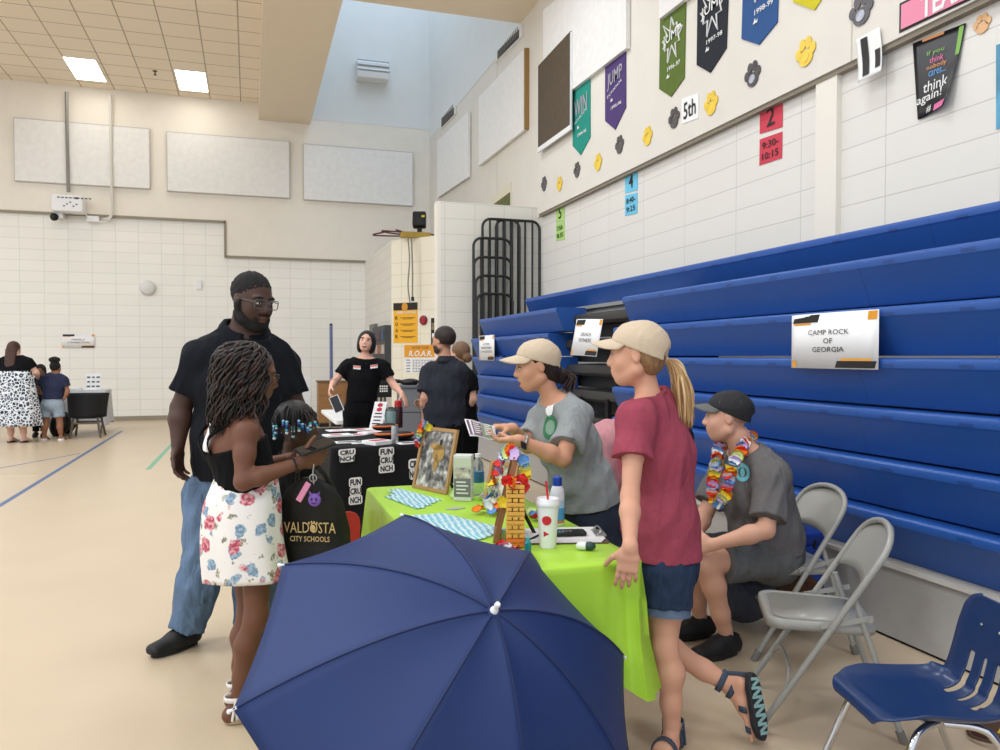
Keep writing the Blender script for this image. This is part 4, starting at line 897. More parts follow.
FLCOL = {'red': (222, 44, 36), 'orange': (246, 132, 26), 'yellow': (246, 216, 48), 'green': (206, 226, 150), 'white': (242, 242, 240), 'blue': (96, 150, 210), 'lilac': (206, 176, 222), 'pink': (236, 120, 150)}
FLM = {k: mat('petal_' + k, v, .7, noise=.12, nscale=40) for k, v in FLCOL.items()}
def flower_mesh(R, seed, m, layers=2):
    r = np.random.default_rng(seed); b = MB()
    for L_ in range(layers):
        n = 5; off = r.random() * 6
        for k in range(n):
            th = off + 2 * PI * k / n; G = []
            for i in range(6):
                u = i / 5; w = R * .55 * math.sin(min(1, u * .86 + .14) * PI) ** .7; rad = R * u; z = R * (.05 + .32 * u * u * (1.2 - .6 * L_)) + .05 * R * r.normal() * u
                G.append([V(rad * math.cos(th) - s * w * math.sin(th), rad * math.sin(th) + s * w * math.cos(th), z + R * (.16 * abs(s) ** 2 - .1 * (s > 0)) * u + L_ * R * .12) for s in (-1, -.33, .33, 1)])
            b.grid(G)
    b.sph((0, 0, R * .14), R * .13, 6); o = b.build('flower', m, None, auto=0, fix=False); me = o.data; bpy.data.objects.remove(o); return me
FLB = {}
def flower(c, n, R, col, parent=None, name='flower', seed=None):
    s = (hash(col) % 5 if False else sum(map(ord, col)) % 5) if seed is None else seed % 3; key = (col, round(R, 3), s)
    if key not in FLB: FLB[key] = flower_mesh(R, s, FLM[col])
    o = bpy.data.objects.new(name, FLB[key]); COL.objects.link(o); z = Vector(nrm(n)); o.rotation_mode = 'QUATERNION'; o.rotation_quaternion = z.to_track_quat('Z', 'Y'); 
    o.location = tuple(np.asarray(c, float) - (origin_of(parent) if parent else 0))
    if parent: o.parent = parent
    return o
def garland(path, cols, R, name, label=None, cat=None, parent=None, outward=None, n=None, group=None):
    P = np.asarray(path); S = np.concatenate([[0], np.cumsum(np.linalg.norm(np.diff(P, axis=0), axis=1))]); n = n or max(3, int(S[-1] / (R * .72)))
    if parent is None: t = empty(name, P.mean(0), 0, label, cat, group)
    else: t = parent
    s = MB().tube(P, .0016, 5).build('string' if parent is None else name, FLM['white'], t, world=True)
    host = t if parent is None else s
    for i in range(n):
        u = S[-1] * (i + .5) / n; c = np.array([np.interp(u, S, P[:, k]) for k in range(3)]); u2 = min(S[-1], u + .01); tg = nrm(np.array([np.interp(u2, S, P[:, k]) for k in range(3)]) - c + 1e-6)
        nn = tg * (1 if i % 2 else -1) * .9 + (np.asarray(outward) if outward is not None else 0) + RNG.normal(size=3) * .25
        flower(c + RNG.normal(size=3) * R * .08, nn, R, cols[i % len(cols)], host)
    return t
def picture_frame(bl, br, h, lean, m, photo, label, name='picture_frame', fw=.018, th=.016):
    """frame standing on the table from bl to br (viewed from its front), leaning back"""
    bl = np.asarray(bl, float); br = np.asarray(br, float); x = nrm(br - bl); w = np.linalg.norm(br - bl); back = np.cross(UP, x); y = nrm(UP * math.cos(lean) + back * math.sin(lean)); z = np.cross(x, y)
    t = empty(name, (bl + br) / 2, 0, label, 'picture frame'); o = np.zeros(3); b = MB()
    for s in (-1, 1): b.box(x * s * (w / 2 - fw / 2) + y * h / 2, (fw, h, th), (x, y, z))
    for q in (fw / 2, h - fw / 2): b.box(y * q, (w - 2 * fw, fw, th), (x, y, z))
    b.build('frame', m, t, smooth=False)
    MB().box(y * h / 2 - z * .003, (w - fw, h - fw, .004), (x, y, z)).build('photo', photo, t, smooth=False)
    MB().box(y * h / 2 - z * .009, (w - fw, h - fw, .003), (x, y, z)).build('backing', mat('dark_backing', (40, 36, 32), .8), t, smooth=False)
    MB().prism([(0, 0), (.05, 0), (.03, h * .7), (.02, h * .7)], -x * .02 - z * .012 + back * .14 * 0, x, nrm(UP * .9 - z * 0 + back * .0), -z, .003) if False else None
    MB().tube([y * h * .6 - z * .012, back * (h * math.sin(lean) * .6 + .11) + UP * .002], .008, 6).build('easel_leg', mat('dark_backing', (40, 36, 32), .8), t)
    return t, x, y, z, w
ph1 = photo_mat('camp_photo_print', (42, 40, 38), (128, 120, 112), (226, 222, 216), 22); ph2 = photo_mat('small_photo_print', (40, 60, 90), (190, 180, 160), (232, 228, 214), 26)
Z0 = TZ + .006
t, x, y, z, w = picture_frame(V(.835, 4.14, Z0), V(.957, 3.865, Z0), .335, .22, M_wood, ph1, 'large wooden picture frame with a muddy outdoor photo on the green table')
q = MB()
for u, v, a, b_ in ((.02, .2, .05, .045), (.0, .235, .06, .018), (.01, .15, .02, .05)): q.add([y * v + x * u + z * .001 + x * (a * math.cos(k * .52)) + y * (b_ * math.sin(k * .52)) for k in range(12)], [tuple(range(12))])
q.build('print_figure', mat('tan_figure_print', (188, 146, 72), .4, noise=.4, nscale=30), t, smooth=False)
q = MB(); q.add([y * .26 + x * .03 + z * .0012 + x * (.014 * math.cos(k * .52)) + y * (.018 * math.sin(k * .52)) for k in range(12)], [tuple(range(12))]); q.build('print_figure', mat('dark_figure_print', (46, 40, 36), .4), t, smooth=False)
o = V(.896, 4.0, Z0)
tl = o + y * .335 - x * w / 2; garland(bez([tl - y * .10 + z * .012 - x * .006, tl - y * .05 + z * .012, tl + y * .005 + z * .012 + x * .02, tl + z * .012 + x * .075], 18), ['red', 'lilac', 'blue', 'green', 'yellow', 'orange', 'orange'], .024, 'garland', 'flower garland draped over one corner of the large photo frame', 'flower garland', outward=z * 1.2, n=12)
# small frame, mostly behind the other one
t2, x2, y2, z2, w2 = picture_frame(V(1.06, 3.56, Z0), V(1.13, 3.36, Z0), .215, .25, M_wood, ph2, 'small wooden picture frame half hidden behind a garlanded frame')
# frame seen on edge
d3 = nrm(V(.31, .95, 0)); f3 = V(.881, 2.80, Z0)
t3, x3, y3, z3, w3 = picture_frame(f3 + d3 * .25, f3, .335, .235, M_wood2, ph1, 'brown picture frame seen edge-on with a flower garland around it', th=.02)
top = f3 + y3 * .335
garland(bez([top + d3 * .0 + y3 * .01, top + d3 * .08 + y3 * .012 + z3 * .02, top + d3 * .17 - y3 * .03 + z3 * .035, top + d3 * .22 - y3 * .10 + z3 * .045, top + d3 * .24 - y3 * .17 + z3 * .05, top + d3 * .20 - y3 * .24 + z3 * .05], 30), ['lilac', 'red', 'orange', 'yellow', 'green', 'blue', 'white', 'lilac', 'red'], .028, 'garland', 'flower garland hanging on the photo side of the edge-on frame', 'flower garland', outward=z3, n=16)
garland(bez([top - z3 * .02 + d3 * .01, top - z3 * .045 - y3 * .05 + d3 * .02, top - z3 * .05 - y3 * .10 + d3 * .02, top - z3 * .03 - y3 * .15 - d3 * .01, top + z3 * .02 - y3 * .17 - d3 * .02], 20), ['blue', 'green', 'yellow', 'yellow', 'lilac', 'lilac'], .026, 'garland', 'flower garland hanging behind the edge-on frame above the amber tower', 'flower garland', outward=-z3 * .8 - d3, n=10)
# amber slatted tower
t = empty('slatted_tower', (.938, 2.735, Z0), -.3, 'amber slatted tower topped with a red flower garland', 'tower')
M_amb = mat('amber_plastic', (248, 190, 84), .3, trans=.15); M_amb2 = mat('orange_plastic', (240, 130, 50), .3)
b = MB(); s = MB()
for k in range(14):
    zz = .012 + k * .0165; o_ = s if k < 2 else b
    for j in (-1, 0, 1):
        if k % 2: o_.bb((-.034, j * .0235 - .0095, zz - .007), (.034, j * .0235 + .0095, zz + .007))
        else: o_.bb((j * .0235 - .0095, -.034, zz - .007), (j * .0235 + .0095, .034, zz + .007))
b.build('slats', M_amb, t, smooth=False, bevel=.0015); s.build('base_slats', M_amb2, t, smooth=False)
c = V(.938, 2.735, Z0 + .236); garland([c + V(.03 * math.cos(q), .03 * math.sin(q), .012 * math.sin(q * 3)) for q in np.linspace(0, 6.1, 12)], ['red', 'red', 'orange', 'red'], .026, 'garland', 'red flower garland piled on top of the amber tower', 'flower garland', outward=V(0, 0, .5), n=9)
# loose garland pieces lying on the cloth
def lay(pxs, cols, R, label, n=None):
    P = [atz(x, y, Z0 + .014) for x, y in pxs]; garland(bez(P, 20), cols, R, 'garland', label, 'flower garland', outward=V(0, 0, 1.6), n=n)
lay([(475, 512), (484, 509), (493, 513), (499, 507)], ['orange', 'red', 'yellow', 'green', 'blue', 'red'], .024, 'loose flower garland of orange and red lying in front of the small frame', 8)
lay([(497, 545), (506, 549), (515, 553), (521, 553)], ['red', 'red', 'pink', 'white'], .026, 'red and white flowers at the foot of the edge-on frame', 6)
lay([(527, 510), (533, 515), (538, 519)], ['red', 'green', 'white', 'blue'], .026, 'short flower garland lying between the amber tower and the foam cup', 5)
lay([(482, 497), (492, 500)], ['white', 'lilac', 'red'], .022, 'few white flowers lying at the foot of the small frame', 4)
lay([(452, 497), (456, 492)], ['green', 'white'], .02, 'white flowers between the large photo frame and the leaflet holder', 3)
# foam cup
t = empty('foam_cup', (1.05, 2.69, Z0), .2, 'white foam cup with a red logo and a red straw on the green table', 'cup')
MB().lathe([(.0, 0), (.03, 0), (.031, .004), (.0405, .16), (.041, .165)], (0, 0, 0), seg=28).build('cup', mat('white_foam', (240, 240, 236), .6, bump=.1, bscale=200), t)
MB().lathe([(.044, .155), (.0455, .158), (.0455, .168), (.043, .172), (.041, .182), (.038, .183), (.034, .176), (.0, .176)], (0, 0, 0), seg=28).build('lid', mat('white_lid', (238, 238, 238), .3), t)
MB().cyl((.004, .004, .17), (-.006, .004, .245), .0042, seg=8).build('straw', mat('red_straw', (206, 30, 44), .4), t)
def onCup(u, zz, r): return V(r * math.cos(u), r * math.sin(u), zz)
b = MB(); u0 = -2.25
def cup_patch(b, uc_, zc_, a, hh, tri=False):
    n = 18; r0 = lambda zz: .0318 + (.0405 - .031) * zz / .16; vs = [onCup(uc_, zc_, r0(zc_) + .0006)]
    for k in range(n):
        q = 2 * PI * k / n
        if tri: du, dz = [(1.0, .0), (-.6, .9), (-.6, -.9)][k * 3 // n]
        else: du, dz = math.cos(q), math.sin(q)
        zz = zc_ + dz * hh; vs.append(onCup(uc_ + du * a / .036, zz, r0(zz) + .0006))
    b.add(vs, [(0, 1 + k, 1 + (k + 1) % n) for k in range(n)])
cup_patch(b, u0, .105, .017, .0175); cup_patch(b, u0 - .1, .055, .014, .012, True); b.build('logo', mat('red_logo', (206, 40, 46), .6), t, smooth=False)
# sunscreen bottle
t = empty('spray_bottle', (1.225, 3.03, Z0), 0, 'white and blue spray bottle with a blue cap behind the foam cup', 'bottle')
mb = mat('white_spray_bottle', (236, 240, 244), .35)
MB().lathe([(0, 0), (.028, 0), (.03, .006), (.03, .13), (.027, .15), (.02, .165), (.018, .17)], seg=24).build('body', mb, t)
MB().lathe([(.0304, .02), (.0304, .085), (.03, .086)], seg=24).build('label_band', mat('sky_blue_label', (76, 160, 214), .4), t); MB().lathe([(.03045, .075), (.0305, .105), (.03, .106)], seg=24).build('label_band', mat('pale_blue_label', (176, 214, 236), .4), t); MB().lathe([(.0304, .012), (.0305, .022), (.03, .0225)], seg=24).build('label_band', mat('orange_label', (230, 130, 60), .4), t)
MB().lathe([(.02, .166), (.0205, .17), (.0195, .2), (.012, .206), (0, .206)], seg=20).build('cap', mat('blue_cap', (28, 70, 168), .4), t)
# clipboard with papers
t = empty('clipboard', (1.165, 2.815, Z0), math.radians(-14), 'brown clipboard with papers and a metal clip beside the foam cup', 'clipboard')
MB().prism(rrect(.32, .225, .012), (0, 0, 0), (1, 0, 0), (0, 1, 0), (0, 0, 1), .004).build('board', mat('brown_hardboard', (96, 74, 58), .6), t, smooth=False)
for k in range(4): MB().box((-.01 + .004 * k, .006 * (k - 1), .0055 + .0022 * k), (.285, .205, .0018), (nrm((1, .02 * (k - 1), 0)), nrm((-.02 * (k - 1), 1, 0)), V(0, 0, 1))).build('paper', M_paper, t, smooth=False)
MB().bb((.118, -.05, .012), (.16, .05, .018)).tube(bez([V(.125, -.045, .018), V(.14, -.04, .034), V(.14, .04, .034), V(.125, .045, .018)], 14), .003, 6).build('clip', M_steel, t, smooth=False)
o = MB().prism(rrect(.16, .075, .01), (0, 0, 0), (1, 0, 0), (0, 1, 0), (0, 0, 1), .011).build('phone', mat('dark_glass', (26, 27, 30), .12), smooth=False, bevel=.002); o.location = (1.165, 2.80, Z0 + .0165); o.rotation_euler = (0, 0, math.radians(-12)); tag(o, 'black phone with small white lettering lying on the clipboard papers', 'phone')
o2 = letters('LIVE', V(.0, -.012, .012), (1, 0, 0), (0, 1, 0), .02, M_wpr, 'lettering', o, world=False, fit=(.05, .011))
# pen
o = MB().cyl((0, 0, 0), (.12, .05, .03), .005, .0035, seg=8).build('marker_pen', M_black); o.location = (.985, 2.76, Z0 + .006); tag(o, 'black marker pen pointing from the amber tower to the clipboard', 'pen')
# small oval device
t = empty('dry_erase_mouse', (1.165, 2.60, Z0), math.radians(-30), 'small white and dark green oval gadget near the table edge', 'gadget'); t.name = 'oval_gadget'
MB().sph((-.012, 0, .016), (.026, .017, .016), 14).build('white_half', M_white, t); MB().sph((.012, 0, .0162), (.024, .018, .0162), 14).build('green_half', mat('dark_green_rubber', (38, 70, 66), .4), t)
# tiny teal bottle
t = empty('small_bottle', (.962, 2.665, Z0), 0, 'tiny teal bottle in front of the amber tower', 'bottle'); MB().lathe([(0, 0), (.012, 0), (.0125, .003), (.0125, .028), (.007, .034)]).build('body', mat('teal_glass', (30, 130, 140), .2), t); MB().lathe([(.008, .033), (.008, .046), (.0, .047)]).build('cap', mat('teal_cap', (60, 170, 170), .4), t)
# leaflet holder
t = empty('leaflet_holder', (1.0, 3.70, Z0), math.radians(-28), 'white and grey leaflet holder box beside the water bottle', 'leaflet holder')
MB().bb((-.045, -.03, 0), (.045, .03, .225)).build('box', mat('clear_white_acrylic', (226, 228, 226), .3), t, smooth=False, bevel=.003)
b = MB().bb((-.042, -.0315, .02), (.042, -.0305, .11)).build('grey_panel', mat('grey_leaflet_print', (120, 120, 122), .5), t, smooth=False); MB().bb((-.042, -.0315, .11), (.042, -.0305, .165)).build('photo_panel', ph2, t, smooth=False); MB().bb((-.042, -.0315, .17), (.042, -.0305, .21)).build('title_panel', mat('pale_green_print', (206, 212, 190), .5), t, smooth=False)
b = MB()
for k in range(4): b.bb((-.03, -.0322, .035 + .018 * k), (.03 - .012 * (k % 2), -.0314, .042 + .018 * k))
b.build('text_lines', M_wpr, t, smooth=False)
def water_bottle(loc, label, h=.2):
    t = empty('water_bottle', loc, 0, label, 'bottle', None); r = .032
    MB().lathe([(0, 0), (r * .9, .0), (r, .008)] + [(r * (1 - .05 * (k % 2)), .02 + k * .011) for k in range(10)] + [(r, .145), (r * .9, .16), (r * .45, .185), (r * .42, .195)], seg=24).build('body', mat('clear_pet', (225, 235, 238), .08, trans=.85, ior=1.2), t)
    MB().lathe([(r * 1.01, .065), (r * 1.01, .12)], seg=24).build('label_wrap', mat('bottle_label_blue', (60, 120, 170), .4), t); MB().lathe([(r * .5, .192), (r * .5, .21), (0, .211)], seg=16).build('cap', M_white, t); return t
water_bottle((1.108, 3.82, Z0), 'clear water bottle standing behind the leaflet holder')
water_bottle((1.70, 1.93, 0), 'clear water bottle on the floor in front of the blue school chair')
o = MB().lathe([(0, .004), (.05, .004), (.07, .016), (.072, .018), (.05, .008), (0, .008)], seg=28).build('paper_plate', M_paper); o.location = (1.235, 3.86, Z0); tag(o, 'small white dish near the far side of the green table', 'plate')
o = MB().prism([(-.05, -.01), (-.01, -.035), (.05, -.005), (.01, .03)], (0, 0, 0), (1, 0, 0), (0, 1, 0), (0, 0, 1), .003).build('card', mat('grey_card', (170, 176, 168), .6, noise=.3, nscale=60), smooth=False); o.location = (.905, 3.50, Z0); tag(o, 'small grey card lying flat in the middle of the green cloth', 'card')
# blue patterned bands in two fans
M_band = mat('blue_band_print', (146, 206, 222), .5, noise=.0)
nt, b = nodes_of(M_band); tc = nt.nodes.new('ShaderNodeTexCoord'); wv = nt.nodes.new('ShaderNodeTexWave'); wv.inputs['Scale'].default_value = 14; wv.inputs['Distortion'].default_value = 2.5; wv.inputs['Detail'].default_value = 1; rp = nt.nodes.new('ShaderNodeValToRGB'); rp.color_ramp.elements[0].color = lin((96, 178, 202)) + (1,); rp.color_ramp.elements[1].color = lin((214, 232, 234)) + (1,)
nt.links.new(tc.outputs['Object'], wv.inputs['Vector']); nt.links.new(wv.outputs['Fac'], rp.inputs[0]); nt.links.new(rp.outputs[0], b.inputs['Base Color'])
def band(p, q, wd, label, group, k):
    p = np.asarray(p); q = np.asarray(q); x = nrm(q - p); L_ = np.linalg.norm(q - p); c = (p + q) / 2; n = 14; y = np.cross(UP, x); top = []; bot = []
    for i in range(n + 1):
        u = -L_ / 2 + L_ * i / n; top.append((u, wd / 2 + (.006 if i % 2 else -.002))); bot.append((u, -wd / 2 + (.006 if i % 2 else -.002)))
    o = MB().prism(bot + top[::-1], (0, 0, 0), x, y, UP, .003).build('patterned_band', M_band, smooth=False); o.location = tuple(c + UP * (.0006 * k)); tag(o, label, 'paper band', group)
A = [atz(x, y, Z0) for x, y in ((396, 488.5), (440, 500), (418, 510), (384, 496.5))]
for k in range(4):
    u = (k + .5) / 4; p = A[0] * (1 - u) + A[3] * u; q = A[1] * (1 - u) + A[2] * u; band(p + (q - p) * (.0 if k < 2 else .12), q, .052, 'blue patterned paper band beside the large photo frame, %s from the frame' % ('first', 'second', 'third', 'fourth')[k], 'blue paper bands', k)
A = [atz(x, y, Z0) for x, y in ((440, 514), (505, 530), (478, 541), (408, 517))]
for k in range(5):
    u = (k + .5) / 5; p = A[0] * (1 - u) + A[3] * u; q = A[1] * (1 - u) + A[2] * u; band(p, q, .055, 'blue patterned paper band just behind the umbrella, %s from the loose flowers' % ('first', 'second', 'third', 'fourth', 'fifth')[k], 'blue paper bands', k)
# ------------------------------------------------------------------ on the black table
t = empty('standing_sign', (1.165, 7.62, Z0), .0, 'narrow white folded sign with red marks standing on the black table', 'sign')
dx = nrm(V(.9, -.43, 0)); yy = nrm(V(.25, .12, 1)); MB().box(yy * .135, (.125, .27, .006), (dx, yy, np.cross(dx, yy))).build('card', M_paper, t, smooth=False)
zz = np.cross(dx, yy); sg = 1 if zz[1] < 0 else -1
b = MB()
for u, v in ((0, .235), (.0, .19)): b.add([yy * v + dx * (.03 * math.cos(k * PI / 3 + .5)) + yy * (.022 * math.sin(k * PI / 3 + .5)) + zz * sg * .0045 for k in range(6)], [tuple(range(6))])
b.build('red_mark', mat('red_print', (190, 40, 60), .6), t, smooth=False)
b = MB()
for k in range(4): b.box(yy * (.15 - .034 * k) + zz * sg * .004, (.07 + .012 * (k % 2), .012, .002), (dx, yy, zz))
b.build('text_lines', M_ink, t, smooth=False)
t = empty('thermos', (1.325, 7.66, Z0), 0, 'pale teal steel tumbler on the black table beside the red bottle', 'tumbler'); MB().lathe([(0, 0), (.055, 0), (.057, .01), (.063, .16), (.063, .17)]).build('body', mat('pale_teal_enamel', (138, 166, 162), .35), t); MB().lathe([(.063, .168), (.065, .172), (.06, .185), (.03, .19), (.028, .205), (0, .205)]).build('lid', mat('grey_lid', (80, 84, 86), .4), t)
t = empty('sports_bottle', (1.40, 7.66, Z0), 0, 'tall red and black patterned bottle beside the teal tumbler', 'bottle'); mp_ = mat('red_black_pattern', (60, 26, 30), .4, noise=.9, nscale=30); MB().lathe([(0, 0), (.042, 0), (.044, .01), (.044, .19), (.036, .21)]).build('body', mp_, t); MB().lathe([(.037, .208), (.037, .26), (.03, .268), (0, .268)]).build('cap', mat('red_cap', (176, 30, 36), .4), t)
t = empty('drink_can', (1.112, 6.24, Z0), 0, 'tall silver drink can at the near edge of the black table', 'can'); MB().lathe([(0, 0), (.024, 0), (.029, .008), (.029, .135), (.024, .147), (.0245, .15)]).build('body', mat('silver_can_print', (176, 178, 178), .3, metal=.5, noise=.35, nscale=40), t); MB().lathe([(.0245, .15), (.022, .147), (0, .147)]).build('lid', M_steel, t)
r = np.random.default_rng(5)
pap = [(338, 436, .2, 'stack of white leaflets at the corner of the black table'), (345, 443, .1, 'white paper strip along the near edge of the black table'), (340, 431.5, .15, 'white and red flyer along the far edge of the black table'), (357, 435, .5, 'white leaflet with a dark photo in the middle of the black table'), (365, 443, .1, 'white sheet at the near edge of the black table'), (371, 434, .6, 'pale pink leaflet stack near the standing sign'), (362, 430, .3, 'white folded leaflet beside the standing sign'), (415, 445, .2, 'white paper beside the big photo frame, on the black table')]
for k, (px, py, a, lb) in enumerate(pap):
    c = atz(px, py, Z0); c[0] = min(max(c[0], BX0 + .12), BX1 - .12); c[1] = min(max(c[1], BY0 + .09), BY1 - .1)
    t = empty('leaflet', c + V(0, 0, .004 * (k % 3)), a, lb, 'paper', None); hh = .006 + .008 * (k in (0, 5)); w_, l_ = (.2, .14) if k % 2 else (.24, .17)
    MB().bb((-w_ / 2, -l_ / 2, 0), (w_ / 2, l_ / 2, hh)).build('sheets', M_paper, t, smooth=False); MB().bb((-w_ * .3, -l_ * .3, hh), (w_ * (.1 + .2 * (k % 2)), l_ * .2, hh + .0015)).build('print', mat('print_%d' % (k % 3), [(206, 90, 110), (90, 86, 92), (226, 190, 196)][k % 3], .6, noise=.3, nscale=30), t, smooth=False)
o = MB().bb((-.09, -.09, 0), (.09, .09, .03)).build('leaflet_stack', M_paper, smooth=False); o.location = (.98, 6.28, Z0); o.rotation_euler = (0, 0, .5); tag(o, 'thick stack of white cards left of the silver can', 'paper stack'); o['label'] = 'thick stack of white cards beside the silver can'
o2 = MB().bb((-.07, -.05, .03), (.06, .03, .033)).build('red_print', mat('red_leaf_print', (196, 60, 86), .6, noise=.4, nscale=20), o, smooth=False)
for k, (px, py, lb) in enumerate(((385, 431, 'black pouch with orange edges behind the tumbler side of the black table'), (388, 439, 'black pouch with orange edges touching the silver can'), (404, 430, 'black pouch with orange edges at the far end beside the red bottle'), (403, 439.5, 'black pouch with orange edges between the can and the photo frame'))):
    c = atz(px, py, Z0); c[0] = min(c[0], BX1 - .1); c[1] = min(max(c[1], BY0 + .1), BY1 - .1); t = empty('pouch', c, .2 * k, lb, 'pouch', 'black and orange pouches')
    MB().sph((0, 0, .036), (.12, .06, .036), 16).build('body', mat('black_nylon', (30, 29, 30), .7), t); b = MB().tube([V(.112 * math.cos(q), .055 * math.sin(q), .046) for q in np.linspace(0, 2 * PI, 24, endpoint=False)], .01, 6, closed=True).build('orange_piping', mat('orange_nylon', (226, 112, 50), .6), t)
o = MB().bb((-.1, -.03, 0), (.1, .03, .03)).build('black_box', M_black, smooth=False, bevel=.004); o.location = (1.27, 6.9, Z0); tag(o, 'small black box beside the pouches on the black table', 'box')
# ------------------------------------------------------------------ corner area behind the tables
def onplane(px, py, p0, n): r = ray(px, py); return C0 + r * (((np.asarray(p0) - C0) @ n) / (r @ n))
pw = V(xa, ya, 0)
def cornersheet(name, pts, m, label, cat, off=.006):
    P = [onplane(x, y, pw + nn * off, nn) for x, y in pts]; o = np.mean(P, 0); t = empty(name, o, 0, label, cat)
    MB().prism([((p - o) @ dv, p[2] - o[2]) for p in P], (0, 0, 0), dv, UP, -nn, .004).build('sheet', m, t, smooth=False)
    w_ = abs((P[1] - P[0]) @ dv); h_ = P[0][2] - P[3][2]
    return t, o, w_, h_
M_yp = mat('yellow_poster', (244, 180, 36), .55)
t, o, w_, h_ = cornersheet('school_poster', [(393.5, 303), (417.5, 303), (417.5, 343), (393.5, 343)], M_yp, 'yellow and black poster with ROAR down its side on the corner wall', 'poster')
at2 = lambda u, v: dv * (u * w_) + UP * (v * h_) + nn * .004
MB().box(at2(0, .41), (w_, .002, h_ * .18), (dv, nn, UP)).build('black_band', M_ink, t, smooth=False)
b = MB().sph(at2(-.02, .40), (w_ * .14, .004, h_ * .11), 10, (dv, nn, UP)).build('emblem', mat('amber_print', (214, 150, 40), .6), t)
letters('EXPECTATIONS', at2(.03, .26), dv, UP, .1, M_wpr, 'lettering', t, fit=(w_ * .8, h_ * .06), world=False, bold=.02)
for k, s in enumerate('ROAR'):
    letters(s, at2(-.36, .13 - .155 * k), dv, UP, .1, M_ink, 'lettering', t, fit=(w_ * .11, h_ * .09), world=False, bold=.02)
    b = MB()
    for j in range(2): b.box(at2(.1, .13 - .155 * k - .03 * j), (w_ * (.62 - .2 * j), .002, h_ * .014), (dv, nn, UP))
    b.build('text_lines', mat('brown_print', (120, 84, 30), .6), t, smooth=False)
t, o, w_, h_ = cornersheet('schedule_poster', [(404.5, 345), (437, 345), (437, 373), (404.5, 373)], M_paper, 'white chart with an orange ROAR heading below the fire alarm', 'poster')
MB().box(at2(0, .28), (w_, .002, h_ * .44), (dv, nn, UP)).build('orange_band', M_orange, t, smooth=False)
letters('R.O.A.R.', at2(0, .20), dv, UP, .1, M_wpr, 'lettering', t, fit=(w_ * .72, h_ * .2), world=False, bold=.02, shear=.2); letters('SHOW YOUR', at2(0, .40), dv, UP, .1, M_ink, 'lettering', t, fit=(w_ * .5, h_ * .1), world=False)
b = MB()
for k in range(5): b.box(at2(-.38, -.04 - .1 * k), (w_ * .12, .002, h_ * .03), (dv, nn, UP)); b.box(at2(.1, -.04 - .1 * k), (w_ * .7, .002, h_ * .012), (dv, nn, UP))
for k in range(8): b.box(at2(-.22 + .09 * k, -.25), (.006, .002, h_ * .42), (dv, nn, UP))
b.build('chart_lines', mat('grey_print', (120, 120, 124), .6), t, smooth=False)
t, o, w_, h_ = cornersheet('fire_alarm', [(419, 315), (428.5, 315), (428.5, 325.5), (419, 325.5)], M_white, 'red fire alarm sounder on a white plate on the corner wall', 'fire alarm')
MB().lathe([(0, .05), (w_ * .3, .045), (w_ * .4, .02), (w_ * .42, 0)], nn * .004, nn, 18).build('sounder', mat('red_alarm', (150, 32, 36), .4), t)
t, o, w_, h_ = cornersheet('notice', [(431, 318), (437, 318), (437, 346), (431, 346)], M_ink, 'narrow black notice with photos next to the fire alarm', 'notice')
MB().box(at2(.0, .2), (w_ * .7, .002, h_ * .25), (dv, nn, UP)).build('photo', mat('tan_photo', (150, 130, 100), .6, noise=.5, nscale=12), t, smooth=False); MB().box(at2(.0, -.12), (w_ * .6, .002, h_ * .15), (dv, nn, UP)).build('label_box', M_wpr, t, smooth=False)
# leaflet rack on the side face
xr = xa - .012
P = [atX(x, y, xr) for x, y in ((378, 327), (391, 326), (391, 372), (378, 368))]; y0, y1, z1, z0 = P[1][1] + .05, P[0][1], (P[0][2] + P[1][2]) / 2, (P[2][2] + P[3][2]) / 2
t = empty('leaflet_rack', (xr, (y0 + y1) / 2, z0), 0, 'dark wall rack holding rows of colourful leaflets at the wall corner', 'rack'); L_ = y1 - y0; H_ = z1 - z0
MB().bb((-.12, -L_ / 2, 0), (.01, L_ / 2, H_)).build('rack_body', mat('charcoal_rack', (70, 72, 74), .6), t, smooth=False)
cols = [(120, 60, 60), (200, 190, 180), (70, 90, 120), (150, 120, 90), (60, 60, 66), (170, 90, 80)]
for r_ in range(3):
    for k in range(6):
        MB().bb((-.15, -L_ / 2 + L_ * (k + .12) / 6, H_ * (.06 + r_ * .31)), (-.121, -L_ / 2 + L_ * (k + .9) / 6, H_ * (.06 + r_ * .31 + .2))).build('leaflet', mat('leaflet_tone_%d' % ((k * 2 + r_) % 6), cols[(k * 2 + r_) % 6], .6, noise=.3, nscale=9), t, smooth=False)
P = [atX(x, y, xr) for x, y in ((371.5, 325), (377, 324.5), (377, 400), (371.5, 400))]
struct(MB().bb((xr - .05, P[1][1], 0), (xr + .012, P[0][1], P[0][2])).build('door_1', mat('grey_steel_door', (110, 108, 104), .5), smooth=False))
# wheeled bin with a black bag, crate on a stand, cabinet, board, pole
c = atd(411, 404, 12.0); t = empty('grey_bin', (c[0], c[1], 0), -.3, 'tall grey plastic bin with a black bag lying on its lid', 'bin')
zt = float(atd(411, 388, 12)[2]); MB().prism(rrect(.40, .40, .05), (0, 0, .05), (1, 0, 0), (0, 1, 0), (0, 0, 1), zt - .05).build('body', mat('grey_bin_plastic', (108, 110, 114), .55), t, bevel=.01)
MB().prism(rrect(.44, .44, .06), (0, 0, zt), (1, 0, 0), (0, 1, 0), (0, 0, 1), .05).build('lid', mat('grey_bin_lid', (96, 98, 102), .5), t, bevel=.012)
for s in (-1, 1): MB().cyl((s * .16 - .02, .12, .05), (s * .16 + .02, .12, .05), .05, seg=14).build('wheel', M_black, t)
MB().bb((-.2, -.203, zt * .62), (.2, -.2, zt * .63)).build('panel_line', M_black, t, smooth=False)
B = Body(.012); r = np.random.default_rng(2)
